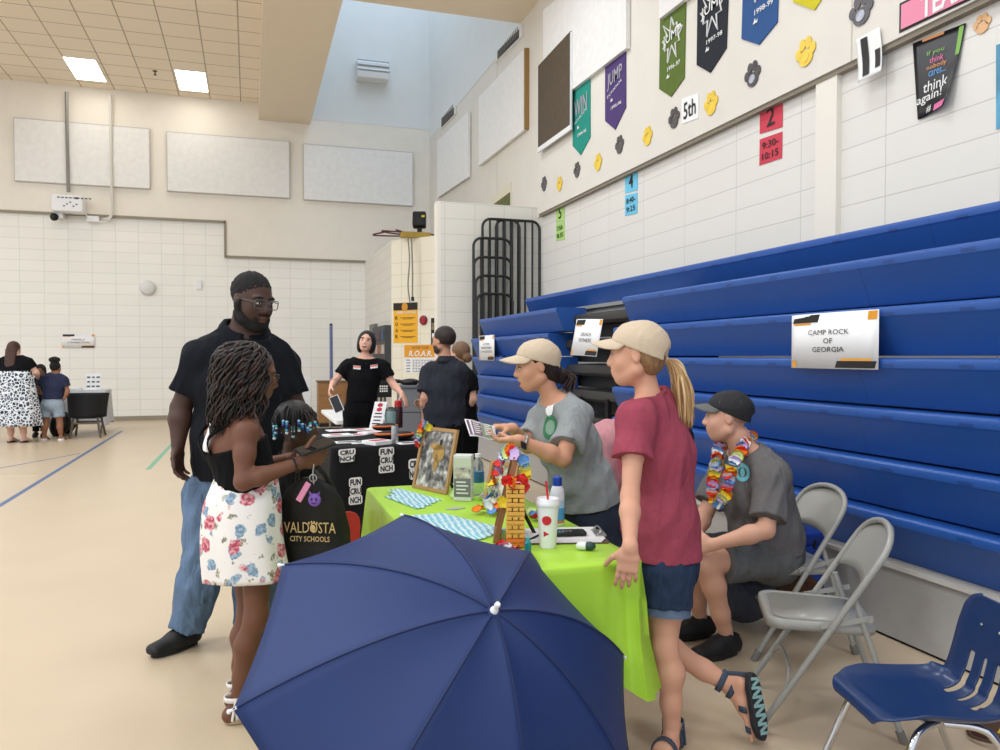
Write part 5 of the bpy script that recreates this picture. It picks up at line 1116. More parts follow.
for k in range(7): B.ell(V(c[0], c[1], zt + .085) + V(r.normal() * .09, r.normal() * .06, abs(r.normal()) * .015), (.1, .08, .035), k=.04)
o = B.folds(.006, 22, 4).build('black_bag', mat('black_bag_plastic', (24, 24, 26), .4)); tag(o, 'crumpled black bag lying on the grey bin lid', 'bag')
c = atd(383, 392, 13.0); t = empty('crate_stand', (c[0], c[1], 0), 0, 'black crate with a white emblem on a thin stand beside the leaflet rack', 'crate'); za, zb_ = float(atd(383, 397, 13)[2]), float(atd(383, 380, 13)[2])
MB().bb((-.13, -.1, za), (.13, .1, zb_)).build('crate', M_black, t, smooth=False, bevel=.01); b = MB()
for i in range(4):
    for j in range(3): b.bb((-.07 + .035 * i, -.104, za + .09 + .04 * j), (-.045 + .035 * i, -.1, za + .115 + .04 * j))
b.build('emblem', M_wpr, t, smooth=False)
for s in (-1, 1): MB().cyl((s * .09, 0, 0), (s * .03, 0, za), .014, seg=8).build('leg', M_black, t)
q0, q1 = atY(318.5, 381, 16.2), atY(372, 381, 16.2); t = empty('wood_cabinet', ((q0[0] + q1[0]) / 2, 16.4, 0), 0, 'brown wooden cabinet behind the laughing woman', 'cabinet'); w_ = q1[0] - q0[0]; zc_ = float(q0[2])
MB().bb((-w_ / 2, -.2, .08), (w_ / 2, .25, zc_ - .03)).build('body', mat('brown_laminate', (150, 108, 66), .5, noise=.15, nscale=6, stretch=(1, 1, 6)), t, smooth=False); MB().bb((-w_ / 2 - .02, -.22, zc_ - .03), (w_ / 2 + .02, .25, zc_)).build('worktop', mat('dark_laminate_edge', (110, 80, 52), .5), t, smooth=False); MB().bb((-w_ / 2 + .02, -.17, 0), (w_ / 2 - .02, .25, .08)).build('plinth', M_black, t, smooth=False)
for s in (-1, 1):
    d_ = MB().bb((s * w_ / 4 - w_ / 4 + .02, -.215, .1), (s * w_ / 4 + w_ / 4 - .02, -.2, zc_ * .66)).build('door', MATS['brown_laminate'], t, smooth=False); MB().bb((-s * .05 - .01, -.235, .4), (-s * .05 + .01, -.215, .52)).build('handle', M_steel, d_, smooth=False)
    d_ = MB().bb((s * w_ / 4 - w_ / 4 + .02, -.215, zc_ * .69), (s * w_ / 4 + w_ / 4 - .02, -.2, zc_ - .06)).build('drawer', MATS['brown_laminate'], t, smooth=False); MB().bb((s * w_ / 4 - .06, -.232, zc_ * .8), (s * w_ / 4 + .06, -.215, zc_ * .82)).build('handle', M_steel, d_, smooth=False)
q0, q1 = atY(301, 377, 17.2), atY(311.5, 377, 17.2); t = empty('leaning_board', ((q0[0] + q1[0]) / 2, 17.2, 0), 0, 'white folded table leaning on edge beside the brown cabinet', 'board'); w_ = q1[0] - q0[0]
MB().box((0, .05, q0[2] / 2), (w_, .06, q0[2]), (V(1, 0, 0), nrm((0, 1, -.05)), nrm((0, .05, 1)))).build('panel', M_white, t, smooth=False, bevel=.012); MB().box((0, .1, q0[2] / 2), (w_ * .8, .04, q0[2] * .8)).build('folded_legs', M_grey, t, smooth=False)
q = atY(331, 325, 17.4); t = empty('blue_pole', (q[0], 17.4, 0), 0, 'slim blue pole standing against the far wall behind the cabinet', 'pole'); MB().cyl((0, 0, .03), (0, 0, q[2]), .035, seg=12).build('pole', mat('slate_blue_paint', (108, 116, 160), .5), t); MB().cyl((0, 0, 0), (0, 0, .03), .16, seg=20).build('base', M_black, t); MB().sph((0, 0, q[2]), .036, 10).build('cap', M_black, t)
# ------------------------------------------------------------------ far table group
q0, q1 = atY(52, 392, 16.0), atY(104, 392, 16.0)
folding_table(q0[0], q1[0], 16.08, 16.8, .80, 'white folding table against the far wall with a paper sign on it')
cl_ = cloth('tablecloth', q0[0], q1[0], 16.08, 16.8, .806, .6, mat('grey_cloth', (204, 206, 210), .8), 'pale grey cloth on the far table behind the two girls', 5, .015)
q = atY(92, 392, 16.1); t = empty('standing_sign', (q[0], 16.2, .812), 0, 'white paper sign standing on the far table', 'sign')
MB().box((0, .05, .155), (.25, .006, .31), (V(1, 0, 0), nrm((0, 1, -.2)), nrm((0, .2, 1)))).build('card', M_paper, t, smooth=False); b = MB(); r = np.random.default_rng(4)
for k in range(9): b.box((-.08 + .08 * (k % 3), .012 + .2 * (.06 + .085 * (k // 3)), .07 + .085 * (k // 3)), (.04 + .02 * r.random(), .003, .03), (V(1, 0, 0), nrm((0, 1, -.2)), nrm((0, .2, 1))))
b.build('print', mat('grey_print2', (90, 92, 96), .6), t, smooth=False)
q = atY(77, 392, 16.1)
for k, (dx_, lb) in enumerate(((-.06, 'white paper heap on the far table beside the girl in navy'), (.22, 'white papers in front of the standing sign on the far table'))): o = MB().bb((-.12, -.08, 0), (.12, .08, .05 - .03 * k)).build('paper_stack', M_paper, smooth=False, bevel=.01); o.location = (q[0] + dx_, 16.2 - .02 * k, .812); tag(o, lb, 'paper stack')
# black upholstered armchair
c0, c1 = atY(69.5, 420, 15.5), atY(105, 420, 15.5); w_ = c1[0] - c0[0]; t = empty('armchair', ((c0[0] + c1[0]) / 2, 15.5, 0), 0, 'black covered chair with curved grey legs by the far table', 'chair')
zb0, zt0 = .36, .80; G = []
for i in range(25):
    a_ = -1.15 + 2.3 * i / 24; row = []
    for k in range(9):
        u = k / 8; rr_ = 1 + .09 * u + (.10 * max(0, i - 19) / 5 * u * u); row.append(V(w_ / 2 * math.sin(a_) / math.sin(1.15) * rr_, -.26 * (math.cos(a_) - .4) / .6 * rr_ + .05, zb0 + (zt0 - zb0) * u - .02 * (1 - math.cos(a_)) * u))
    G.append(row)
MB().grid(G).build('backrest', mat('black_upholstery', (22, 22, 24), .8), t, solid=.05, fix=False)
MB().prism(rrect(w_ * .86, .42, .08), (0, .06, .34), (1, 0, 0), (0, 1, 0), (0, 0, 1), .12).build('seat', MATS['black_upholstery'], t, bevel=.02)
for s in (-1, 1):
    for y_ in (-.2, .26): MB().tube(bez([V(s * w_ * .34, y_ * .8, .36), V(s * w_ * .37, y_ * .9, .2), V(s * w_ * .43, y_ * 1.15, .0)], 10), [.024, .022, .02, .02, .02, .02, .02, .02, .02, .018, .018][:len(bez([V(0, 0, 0), V(0, 0, .2), V(0, 0, .3)], 10))], 8).build('leg', mat('bronze_leg', (104, 92, 80), .4, metal=.4), t)
MB().cyl((-w_ * .36, -.18, .26), (w_ * .36, -.18, .26), .015, seg=8).cyl((-w_ * .36, .22, .26), (w_ * .36, .22, .26), .015, seg=8).build('stretcher', MATS['bronze_leg'], t)
def sack(name, c, r, m, label, seed, h=.008, cat='bag'):
    B = Body(h); rg = np.random.default_rng(seed); c = np.asarray(c, float)
    for k in range(6): B.ell(c + rg.normal(size=3) * np.array(r) * .28 * np.array([1, 1, .6]), np.array(r) * (.6 + .25 * rg.random()), k=.06)
    z0 = c[2] - r[2]; B.folds(.010, 20, seed); B.cut((0, 0, max(.002, z0)), (0, 0, -1)); o = B.build(name, m); return tag(o, label, cat)
p = atz(56, 437, 0); sack('trash_bag', (p[0], p[1] + .25, .24), (.17, .16, .26), mat('black_bin_liner', (18, 18, 20), .35), 'black plastic sack on the floor behind the girl in denim shorts', 3, .014)
p = atz(66, 434, 0); sack('handbag', (p[0] + .0, p[1] + .1, .22), (.14, .12, .22), mat('black_canvas', (30, 30, 32), .8), 'dark bag on the floor beside the black covered chair', 8, .014)
# bags under and behind the chairs
sack('duffel_bag', (2.50, 3.62, .17), (.14, .22, .17), mat('dark_blue_grey_canvas', (62, 66, 78), .8, noise=.2, nscale=20), 'dark grey bag on the floor under the seated man\'s chair', 11, .008)
sack('tote_bag', (2.78, 3.50, .16), (.12, .2, .16), mat('brown_patterned_canvas', (96, 62, 36), .8, noise=.7, nscale=20), 'brown patterned bag against the grey panel behind the seated man\'s chair', 12, .008)
t = empty('cool_box', (2.92, 3.62, 0), .1, 'blue cool box behind the seated man', 'cool box'); MB().prism(rrect(.19, .22, .03), (0, 0, .0), (1, 0, 0), (0, 1, 0), (0, 0, 1), .42).build('body', mat('royal_blue_plastic', (26, 60, 150), .4), t, bevel=.01); MB().prism(rrect(.2, .235, .03), (0, 0, .42), (1, 0, 0), (0, 1, 0), (0, 0, 1), .06).build('lid', mat('royal_blue_lid', (24, 54, 138), .4), t, bevel=.012); MB().tube([V(0, -.11, .40), V(0, -.12, .44), V(0, -.0, .5), V(0, .12, .44), V(0, .11, .40)], .01, 8).build('handle', M_black, t)
p = atz(994, 737, 0); t = empty('leather_bag', (p[0], p[1], 0), .5, 'flat brown leather bag with a yellow mark on the floor beside the blue chair', 'bag'); MB().prism(rrect(.24, .17, .03), (0.05, 0, 0), (1, 0, 0), (0, 1, 0), (0, 0, 1), .04).build('body', mat('brown_leather', (82, 56, 42), .5, noise=.2, nscale=20), t, bevel=.012); MB().bb((-.05, -.05, .04), (.01, -.02, .0425)).build('yellow_mark', mat('yellow_mark', (226, 200, 40), .5), t, smooth=False); MB().tube(bez([V(-.05, -.07, .045), V(-.1, -.05, .03), V(-.1, .05, .02), V(-.03, .07, .045)], 12), .006, 6).build('strap', MATS['brown_leather'], t)
# backpack hanging on the chair behind the grey-shirt woman
B = Body(.008); c = V(2.02, 4.38, .56); B.rbox(c, (.13, .16, .2), rad=.08).ell(c + V(-.1, -.02, -.06), (.08, .12, .12), k=.04); o = B.folds(.004, 20, 6).build('backpack', mat('brown_backpack_cloth', (72, 58, 50), .8, noise=.2, nscale=20)); tag(o, 'brown backpack hanging beside the folding chair behind the green table', 'backpack')
MB().tube(bez([c + V(-.13, -.1, .16), c + V(-.19, -.1, .05), c + V(-.15, -.1, -.15)], 14), .014, 8).tube(bez([c + V(-.13, .08, .16), c + V(-.19, .08, .05), c + V(-.15, .08, -.15)], 14), .014, 8).build('strap', mat('dark_strap', (36, 32, 32), .8), o, world=False)
# ================================================================== people: shared anatomy
M_skin = mat('skin', (200, 150, 120), .5, attr='Col', bump=.04, bscale=120, spec=.35)
M_eye = mat('eye_white', (228, 224, 218), .2); M_iris = mat('eye_iris', (40, 28, 22), .2)
def pj(px, py, d): return atd(px, py, d)
def lrp(a, b, t): return np.asarray(a) * (1 - t) + np.asarray(b) * t
def head(B, c, f, u, s=1., nose=1., jaw=1., mouth=0., ears=True):
    """skull, face and ears round c (between the ears at eye height)"""
    f = nrm(f); u = nrm(u - f * (np.asarray(u) @ f)); l = np.cross(u, f); A = (l, f, u); P = lambda x, y, z: c + (l * x + f * y + u * z) * s
    B.ell(P(0, -.012, .036), np.array((.076, .096, .086)) * s, A, .02)
    B.ell(P(0, .022, -.022), np.array((.064 * jaw, .072, .085)) * s, A, .03)
    B.ell(P(0, .052, -.082), np.array((.034 * jaw, .034, .027)) * s, A, .03)
    B.ell(P(0, .050, -.050), np.array((.043 * jaw, .040, .042)) * s, A, .03)
    for q in (-1, 1):
        B.cap(P(q * .052 * jaw, -.005, -.058), P(q * .016, .06, -.092), .021 * s, .016 * s, .025)
        B.ell(P(q * .038, .054, -.026), np.array((.022, .022, .022)) * s, A, .03)
        B.ell(P(q * .029, .078, .026), np.array((.026, .014, .010)) * s, A, .016)
        B.ell(P(q * .031, .0985, .006), np.array((.016, .012, .0105)) * s, A, .012, 's')
        B.ell(P(q * .031, .079, .005), np.array((.0155, .0125, .0125)) * s, A, .004)
        if ears:
            B.ell(P(q * .075, -.010, -.004), np.array((.008, .017, .028)) * s, (nrm(l - f * .25 * q), nrm(f + l * .25 * q), u), .008); B.ell(P(q * .086, -.006, -.002), np.array((.006, .010, .018)) * s, A, .004, 's')
        B.ell(P(q * .013, .098, -.030), np.array((.009, .010, .008)) * s * nose, A, .01)
    B.cap(P(0, .088, .014), P(0, .103 + .005 * nose, -.025), .0085 * s, .0108 * s * nose, .018)
    B.ell(P(0, .0905, -.055), np.array((.023, .0115, .0075)) * s, A, .010); B.ell(P(0, .087, -.070 - mouth * .012), np.array((.020, .0115, .0085)) * s, A, .010)
    if mouth: B.ell(P(0, .095, -.0635 - mouth * .005), np.array((.019, .02, .0035 + .009 * mouth)) * s, A, .004, 's')
    return P, A
def face_paint(P, A, s, lips, brow=None, extra=()):
    out = [blob(P(0, .09, -.057), np.array((.022, .016, .0065)) * s, lips, A, .5, .75), blob(P(0, .088, -.072), np.array((.02, .016, .0085)) * s, lips, A, .5, .75)]
    for q in (-1, 1):
        out.append(blob(P(q * .031, .094, .005), np.array((.0125, .012, .0052)) * s, (225, 220, 212), A, .3)); out.append(blob(P(q * .031, .094, .005), np.array((.0055, .012, .0055)) * s, (38, 26, 20), A, .3))
        out.append(blob(P(q * .031, .094, .0115), np.array((.016, .014, .0026)) * s, (50, 34, 28), A, .6, .8))
        if brow: out.append(blob(P(q * .031, .09, .026), np.array((.021, .02, .0045)) * s, brow, A, .6, .85))
    return out + list(extra)
def hand(B, w, d, palm, thumb, curl=.5, s=1., spread=.2, tcurl=.4, grip=None):
    """w wrist, d pointing direction, palm = way the palm faces, thumb = thumb side"""
    d = nrm(d); palm = np.asarray(palm, float); palm = nrm(palm - d * (palm @ d)); t = np.cross(palm, d); t = t * (1 if t @ np.asarray(thumb) > 0 else -1)
    B.ecap(w - d * .01 * s, w + d * .035 * s, (.026 * s, .02 * s), (.038 * s, .016 * s), t, .015); B.ecap(w + d * .035 * s, w + d * .082 * s, (.039 * s, .0155 * s), (.040 * s, .0125 * s), t, .012)
    B.ell(w + d * .035 * s + t * .022 * s + palm * .008 * s, np.array((.018, .028, .014)) * s, (t, d, palm), .012)
    for k, (off, L, r) in enumerate(((.030, .074, .0088), (.0105, .083, .0092), (-.0095, .077, .0088), (-.029, .060, .0078))):
        p = w + d * (.083 - .004 * abs(k - 1.3)) * s + t * off * s; a = 0.; dd = nrm(d + t * spread * off * 4); q = p
        for j, (fr, dc) in enumerate(((.44, .45), (.31, .75), (.25, .5))):
            a += (curl if not isinstance(curl, (list, tuple)) else curl[k]) * dc * 1.6; e = q + (dd * math.cos(a) + palm * math.sin(a)) * L * fr * s
            B.cap(q, e, r * s * (1 - .07 * j), r * s * (.95 - .08 * j), .005); q = e
    p = w + d * .022 * s + t * .026 * s + palm * .006 * s; d1 = nrm(d * .62 + t * .75 + palm * .25); e = p + d1 * .042 * s; B.cap(p, e, .0135 * s, .0105 * s, .012); d2 = nrm(d1 * (1 - tcurl * .5) + d * .4 + palm * tcurl); e2 = e + d2 * .032 * s; B.cap(e, e2, .0105 * s, .0095 * s, .005); B.cap(e2, e2 + nrm(d2 + d * .2) * .022 * s, .0095 * s, .0078 * s, .004)
def foot(B, an, d, s=1.):
    d = nrm(V(d[0], d[1], 0)); l = np.cross(UP, d); g = V(an[0], an[1], 0); z = an[2]
    B.ecap(g - d * .035 * s + UP * .036 * s, g + d * .06 * s + UP * .040 * s, (.032 * s, .034 * s), (.040 * s, .034 * s), l, .03); B.ecap(g + d * .06 * s + UP * .036 * s, g + d * .145 * s + UP * .020 * s, (.042 * s, .032 * s), (.044 * s, .016 * s), l, .03)
    for k in range(5): o = l * (.03 - .0155 * k) * s; B.cap(g + d * .14 * s + o + UP * .014 * s, g + d * (.185 - .006 * k) * s + o + UP * .012 * s, .010 * s, .0085 * s, .004)
def arm(B, sh, el, wr, s=1., f=1., inf=0., k=.02):
    B.cap(sh, lrp(sh, el, .45), .052 * s * f + inf, .046 * s * f + inf, k).cap(lrp(sh, el, .45), el, .046 * s * f + inf, .036 * s * f + inf, k)
    m = lrp(el, wr, .3); B.cap(el, m, .037 * s * f + inf, .040 * s * f + inf, k).cap(m, wr, .040 * s * f + inf, .025 * s * (f * .5 + .5) + inf, k)
def leg(B, hp, kn, an, back, s=1., f=1., inf=0., k=.03):
    back = np.asarray(back, float); t = lrp(hp, kn, .4); B.cap(hp, t, .088 * s * f + inf, .078 * s * f + inf, k).cap(t, kn, .078 * s * f + inf, .053 * s * f + inf, k)
    c = lrp(kn, an, .3) + back * .016 * s; B.cap(kn, c, .052 * s * f + inf, .055 * s * f + inf, k).cap(c, lrp(kn, an, .68) + back * .006 * s, .055 * s * f + inf, .041 * s * f + inf, k).cap(lrp(kn, an, .68) + back * .006 * s, an, .041 * s * f + inf, .034 * s + inf, k)
def torso(B, J, D, inf=0., k=.05, top=True):
    """J: pel waist chest neck shL shR hipL hipR; D: half sizes"""
    sh = nrm(J['shR'] - J['shL']); sp = nrm(J['hipR'] - J['hipL']); sm = nrm(sh + sp); g = lambda q: (D[q][0] + inf, D[q][1] + inf)
    up = lrp(J['chest'], J['neck'], .62)
    B.ecap(J['pel'], J['waist'], g('hip'), g('waist'), sp, k).ecap(J['waist'], J['chest'], g('waist'), g('chest'), sm, k).ecap(J['chest'], up, g('chest'), g('up'), sh, k)
    for q in ('shL', 'shR'): B.cap(J[q], lrp(J[q], J['neck'], .7) + UP * .012, D.get('delt', .056) + inf, D.get('trap', .05) + inf, k)
def neck(B, J, r=.055):
    B.cap(J['neck'] - UP * .03, J['headbase'], r * 1.08, r, .03)
def root_for(J, label):
    p = J['pel']; return empty('person', (p[0], p[1], 0), 0, label, 'person')
def body_core(h, J, D, s, skin, hd, af=1., lf=1., feet=True, hands=None, nr=.055, back=None, lips=None, brow=None, extra=(), hs=1., nose=1., jaw=1., mouth=0., fl=None, fr=None):
    B = Body(h); torso(B, J, D); neck(B, J, nr)
    P, A = head(B, hd[0], hd[1], hd[2], hs, nose, jaw, mouth)
    arm(B, J['shL'], J['elL'], J['wrL'], s, af); arm(B, J['shR'], J['elR'], J['wrR'], s, af)
    leg(B, J['hipL'], J['knL'], J['anL'], back, s, lf); leg(B, J['hipR'], J['knR'], J['anR'], back, s, lf)
    if feet:
        if fl is not None: foot(B, J['anL'], fl, s)
        if fr is not None: foot(B, J['anR'], fr, s)
    for q in hands or (): hand(B, **q)
    return B, P, A
def shirt(h, J, D, s, inf, sleeve, af=1., hem=None, hemn=None, neckr=.068, amp=.006, seed=1, slw=.018, freq=13., nk=None, extra=None):
    """knit shirt over the torso; sleeve = share of the upper arm covered (may differ per side)"""
    B = Body(h); torso(B, J, D, inf, .06)
    for i, q in enumerate('LR'):
        a, b = J['sh' + q], lrp(J['sh' + q], J['el' + q], sleeve); r0 = .054 * s * af + inf; n = nrm(b - a); B.cap(a, b + n * .03, r0 + .004, .047 * s * af + inf + slw, .045, clip=(b, n))
    if extra: extra(B)
    B.folds(amp, freq, seed)
    if hem is not None: B.cut(hem, hemn if hemn is not None else -UP)
    a = J['neck'] - UP * .01 if nk is None else nk; ax = nrm(J['headbase'] - J['neck'])
    def g(x, y, z, d):
        t = (x - a[0]) * ax[0] + (y - a[1]) * ax[1] + (z - a[2]) * ax[2]; rr = np.sqrt((x - a[0] - t * ax[0]) ** 2 + (y - a[1] - t * ax[1]) ** 2 + (z - a[2] - t * ax[2]) ** 2)
        return np.maximum(d, t - .018 - .35 * (rr - neckr).clip(0))
    B.fn(g); return B
def pants(h, J, D, s, inf, l0, amp=.006, seed=3, lf=1., waist=None, ends=None, widen=.0, freq=12., both=True, wn=UP):
    """l0: 0..1 thigh, 1..2 shin covered"""
    B = Body(h); sp = nrm(J['hipR'] - J['hipL']); B.ecap(J['pel'], lrp(J['pel'], J['waist'], .8), (D['hip'][0] + inf, D['hip'][1] + inf), (D['waist'][0] + inf * .8, D['waist'][1] + inf * .8), sp, .05)
    for q in 'LR':
        hp, kn, an = J['hip' + q], J['kn' + q], J['an' + q]; t = min(l0, 1.); e = lrp(hp, kn, t); r0, r1 = .092 * s * lf + inf, (.092 + (.060 - .092) * t) * s * lf + inf + widen; n = nrm(kn - hp)
        B.cap(hp, e + (n * .03 if l0 <= 1 else 0), r0, r1, .04, clip=(e, n) if l0 <= 1 else None)
        if l0 > 1: m = lrp(kn, an, .35); e2 = lrp(kn, an, l0 - 1); n = nrm(an - kn); B.cap(kn, m, r1, .062 * s * lf + inf + widen, .03).cap(m, e2 + n * .03, .062 * s * lf + inf + widen, .052 * s * lf + inf + widen, .03, clip=(e2, n))
    B.folds(amp, freq, seed)
    if waist is not None: B.cut(waist, wn)
    return B
def shoe(an, d, s, m, msole, parent, style='sneaker', h=.006, zoff=0.):
    d = nrm(V(d[0], d[1], 0)); l = np.cross(UP, d); g = V(an[0], an[1], zoff)
    B = Body(h); B.ecap(g - d * .04 * s + UP * .05, g + d * .05 * s + UP * .052, (.040 * s, .045 * s), (.045 * s, .046 * s), l, .03).ecap(g + d * .05 * s + UP * .046, g + d * .165 * s + UP * .036, (.047 * s, .042 * s), (.046 * s, .028 * s), l, .04).cap(g + UP * .05, g - d * .012 * s + UP * .105 * s, .043 * s, .045 * s, .03)
    B.cut(g + UP * (.108 * s), nrm(UP - d * .18)).cut(g + UP * .020, -UP); B.cap(g + UP * .09 * s - d * .01, g + UP * .16 * s - d * .01, .036 * s, .036 * s, .006, 's')
    o = B.build('shoe', m, parent)
    out = []
    for k in range(28):
        q = 2 * PI * k / 28; x = .118 * s * math.cos(q); out.append((x + .058 * s, (.046 + .006 * math.cos(q)) * s * math.sin(q) * (1 - .10 * (x < -.02))))
    MB().prism(out, g, d, l, UP, .030).build('sole', msole, o, world=True, bevel=.004)
    lc = MB()
    if style == 'sneaker':
        for k in range(5):
            p = g + d * (.035 + .022 * k) * s + UP * (.100 - .0105 * k) * s; lc.tube(bez([p - l * .024 * s - UP * .008, p + UP * .002, p + l * .024 * s - UP * .008], 8), .0035, 6)
        lc.build('lace', msole, o, world=True)
    return o
def sandal(an, d, s, m, msole, parent, updir=UP, straps=True, c0=None):
    """sole and straps; the sole lies square to updir"""
    d = nrm(d - np.asarray(updir) * (np.asarray(d) @ np.asarray(updir))); u = nrm(updir); l = np.cross(u, d); g = np.asarray(an) - u * .085 * s if c0 is None else c0
    out = []
    for k in range(32):
        q = 2 * PI * k / 32; x = .128 * s * math.cos(q); out.append((x + .068 * s, (.044 + .006 * math.cos(q) - .007 * math.sin(q + .3) ** 2 * 0) * s * math.sin(q) * (.86 if -.05 < x < .03 else 1)))
    t = MB().prism(out, g - u * .024 * s, d, l, u, .024 * s).build('sandal', msole, parent, world=True, bevel=.004)
    if straps:
        for x, w, hgt in ((.145, .048, .032), (.075, .050, .058), (-.005, .042, .10)):
            P = [g + d * x * s + (l * w * s * math.cos(q)) + u * (hgt * s * math.sin(q)) for q in np.linspace(0, PI, 12)]
            G = [[p - d * .011 * s, p + d * .011 * s] for p in P]; MB().grid(G).build('strap', m, t, world=True, solid=.005, fix=False)
        P = [g - d * .005 * s + d * (-.052 * s) * math.sin(q) + l * (.04 * s) * math.cos(q) + u * .085 * s for q in np.linspace(0, PI, 12)]; MB().grid([[p - u * .010 * s, p + u * .010 * s] for p in P]).build('strap', m, t, world=True, solid=.005, fix=False)
        for q in (-1, 1): MB().tube([g + l * q * .043 * s - d * .03 * s, g + l * q * .041 * s - d * .012 * s + u * .095 * s], .006 * s, 6).build('strap', m, t, world=True)
    return t
def ballcap(c, f, u, s, m, parent, hole=False, brimL=.078, name='cap', drop=0., m2=None, h=.005, tl=.40):
    f = nrm(f); u = nrm(u - f * (u @ f)); l = np.cross(u, f); P = lambda x, y, z: c + (l * x + f * y + u * z) * s; A = (l, f, u)
    B = Body(h); B.ell(P(0, -.012, .038), np.array((.083, .105, .080)) * s, A, .01); B.cap(P(0, .03, .072), P(0, -.03, .080), .03 * s, .03 * s, .05); B.ecap(P(0, -.012, .036), P(0, -.010, -.06), (.082 * s, .104 * s), (.080 * s, .100 * s), l, .01)
    B.folds(.0022, 26, 3)
    nb = nrm(-u + f * tl); B.cut(P(0, 0, .020 - drop), nb)
    if hole: B.ell(P(0, -.115, -.012 - drop), np.array((.034, .05, .034)) * s, A, .004, 's')
    o = B.build(name, m, parent)
    G = []
    for i in range(21):
        a = -1.15 + 2.3 * i / 20; row = []
        for k in range(6):
            r = k / 5; base = P(.081 * math.sin(a), -.012 + .101 * math.cos(a), .024 + tl * (-.012 + .101 * math.cos(a)) - drop); ext = brimL * max(0, math.cos(a * 1.25)) ** .7 * r
            row.append(base + (f * ext + u * (-.10 * ext - .55 * (math.sin(a)) ** 2 * ext * .9 - .006 * r)) * s)
        G.append(row)
    MB().grid(G).build('brim', m2 or m, o, world=True, solid=.0035, fix=False)
    MB().sph(P(0, -.012, .119), .007 * s, 8).build('button', m, o, world=True)
    sm = MB()
    for k in range(3):
        a = k * PI / 3 + PI / 6; sm.tube([P(.0842 * math.cos(a) * math.sin(t_), -.012 + .1062 * math.sin(a) * math.sin(t_), .038 + .0815 * math.cos(t_)) for t_ in np.linspace(-1.25, 1.25, 20)], .0011 * s, 5)
    sm.build('seam', m2 or m, o, world=True)
    return o
def hair_mat(name, rgb, var=.35): return mat(name, rgb, .45, noise=var, nscale=60, bump=.6, bscale=110, stretch=(1.6, 1.6, .18), spec=.4)
def strands(name, paths, r, mats, parent, seg=5, taper=True):
    b = MB()
    for i, p in enumerate(paths):
        n = len(p); t = np.linspace(0, 1, n); b.tube(p, r * (np.minimum(1, .35 + 3 * t) * np.minimum(1, .25 + (1 - t) * 2.5) if taper else np.ones(n)), seg, m=i % len(mats) if isinstance(mats, (list, tuple)) else 0)
    return b.build(name, mats, parent, world=True, auto=0, fix=False)
def collar(nk, ax, f, r, hgt, m, parent, name='collar', drop=.03, op=.35):
    """turned-down collar, open at the front f"""
    ax = nrm(ax); f = nrm(f - ax * (f @ ax)); l = np.cross(ax, f); G = []
    for i in range(31):
        a = PI + (i / 30 - .5) * 2 * (PI - op * .35); d = l * math.sin(a) + f * math.cos(a); fr = max(0, math.cos(a)); base = nk - ax * drop * 1.6 * fr; tip = .022 * max(0, math.cos(a) - .75) * 4
        G.append([base + d * r * .97 - ax * .012, base + d * r + ax * hgt, base + d * (r + .010) + ax * (hgt + .004), base + d * (r + .028 + .01 * fr) + ax * (hgt * .3 - .006), base + d * (r + .036 + .016 * fr) - ax * (.020 + tip)])
    return MB().grid(G).build(name, m, parent, world=True, solid=.004, fix=False)
def spectacles(P, s, m, parent, lens=None, w=.027, hgt=.019):
    """P maps head coordinates to the place"""
    o = None; b = MB()
    for q in (-1, 1): b.tube([P(q * .033 + w * max(-1, min(1, 1.25 * math.cos(a))) , .112 - .012 * abs(q * .033 + w * math.cos(a)) / .06, .002 + hgt * max(-1, min(1, 1.2 * math.sin(a)))) for a in np.linspace(0, 2 * PI, 24, endpoint=False)], .0022 * s, 6, closed=True)
    b.tube([P(-.008, .112, .006), P(0, .115, .009), P(.008, .112, .006)], .002 * s, 6)
    for q in (-1, 1): b.tube([P(q * .060, .098, .010), P(q * .074, .06, .010), P(q * .08, -.01, .008), P(q * .078, -.03, -.008)], .002 * s, 6)
    o = b.build('glasses', m, parent, world=True)
    return o

def A3(P): o = P(0, 0, 0); return nrm(P(1, 0, 0) - o), nrm(P(0, 1, 0) - o), nrm(P(0, 0, 1) - o)
def face_parts(P, s, root, brow, iris=(48, 34, 26), closed=False, skin=None):
    """eyes, lids and brows as small meshes of their own"""
    mb, mi = mat('brow_%d_%d' % brow[:2], brow, .7), mat('iris_%d' % iris[0], iris, .15)
    for q in (-1, 1):
        if not closed:
            e = MB().sph(P(q * .031, .0815, .004), np.array((.0125, .0118, .0060)) * s, 12, A3(P)).build('eye', M_eye, root, world=True, auto=0)
            MB().sph(P(q * .031, .0892, .004), .0052 * s, 10).build('iris', mi, e, world=True, auto=0)
        z = .010 if not closed else .003; z -= .002
        MB().tube(bez([P(q * .046, .080, z - .004), P(q * .038, .0925, z + .001), P(q * .029, .0955, z + .002), P(q * .018, .090, z - .003)], 10), .0017 * s, 6).build('eyelash', mb, root, world=True)
        MB().tube(bez([P(q * .053, .079, .022), P(q * .040, .0915, .030), P(q * .028, .0955, .030), P(q * .016, .0955, .025)], 10), np.array([.0015] + [.0032] * 8 + [.0026] * 3)[:len(bez([P(q * .053, .079, .022), P(q * .040, .0915, .030), P(q * .028, .0955, .030), P(q * .016, .0955, .025)], 10))] * s, 6).build('eyebrow', mb, root, world=True)
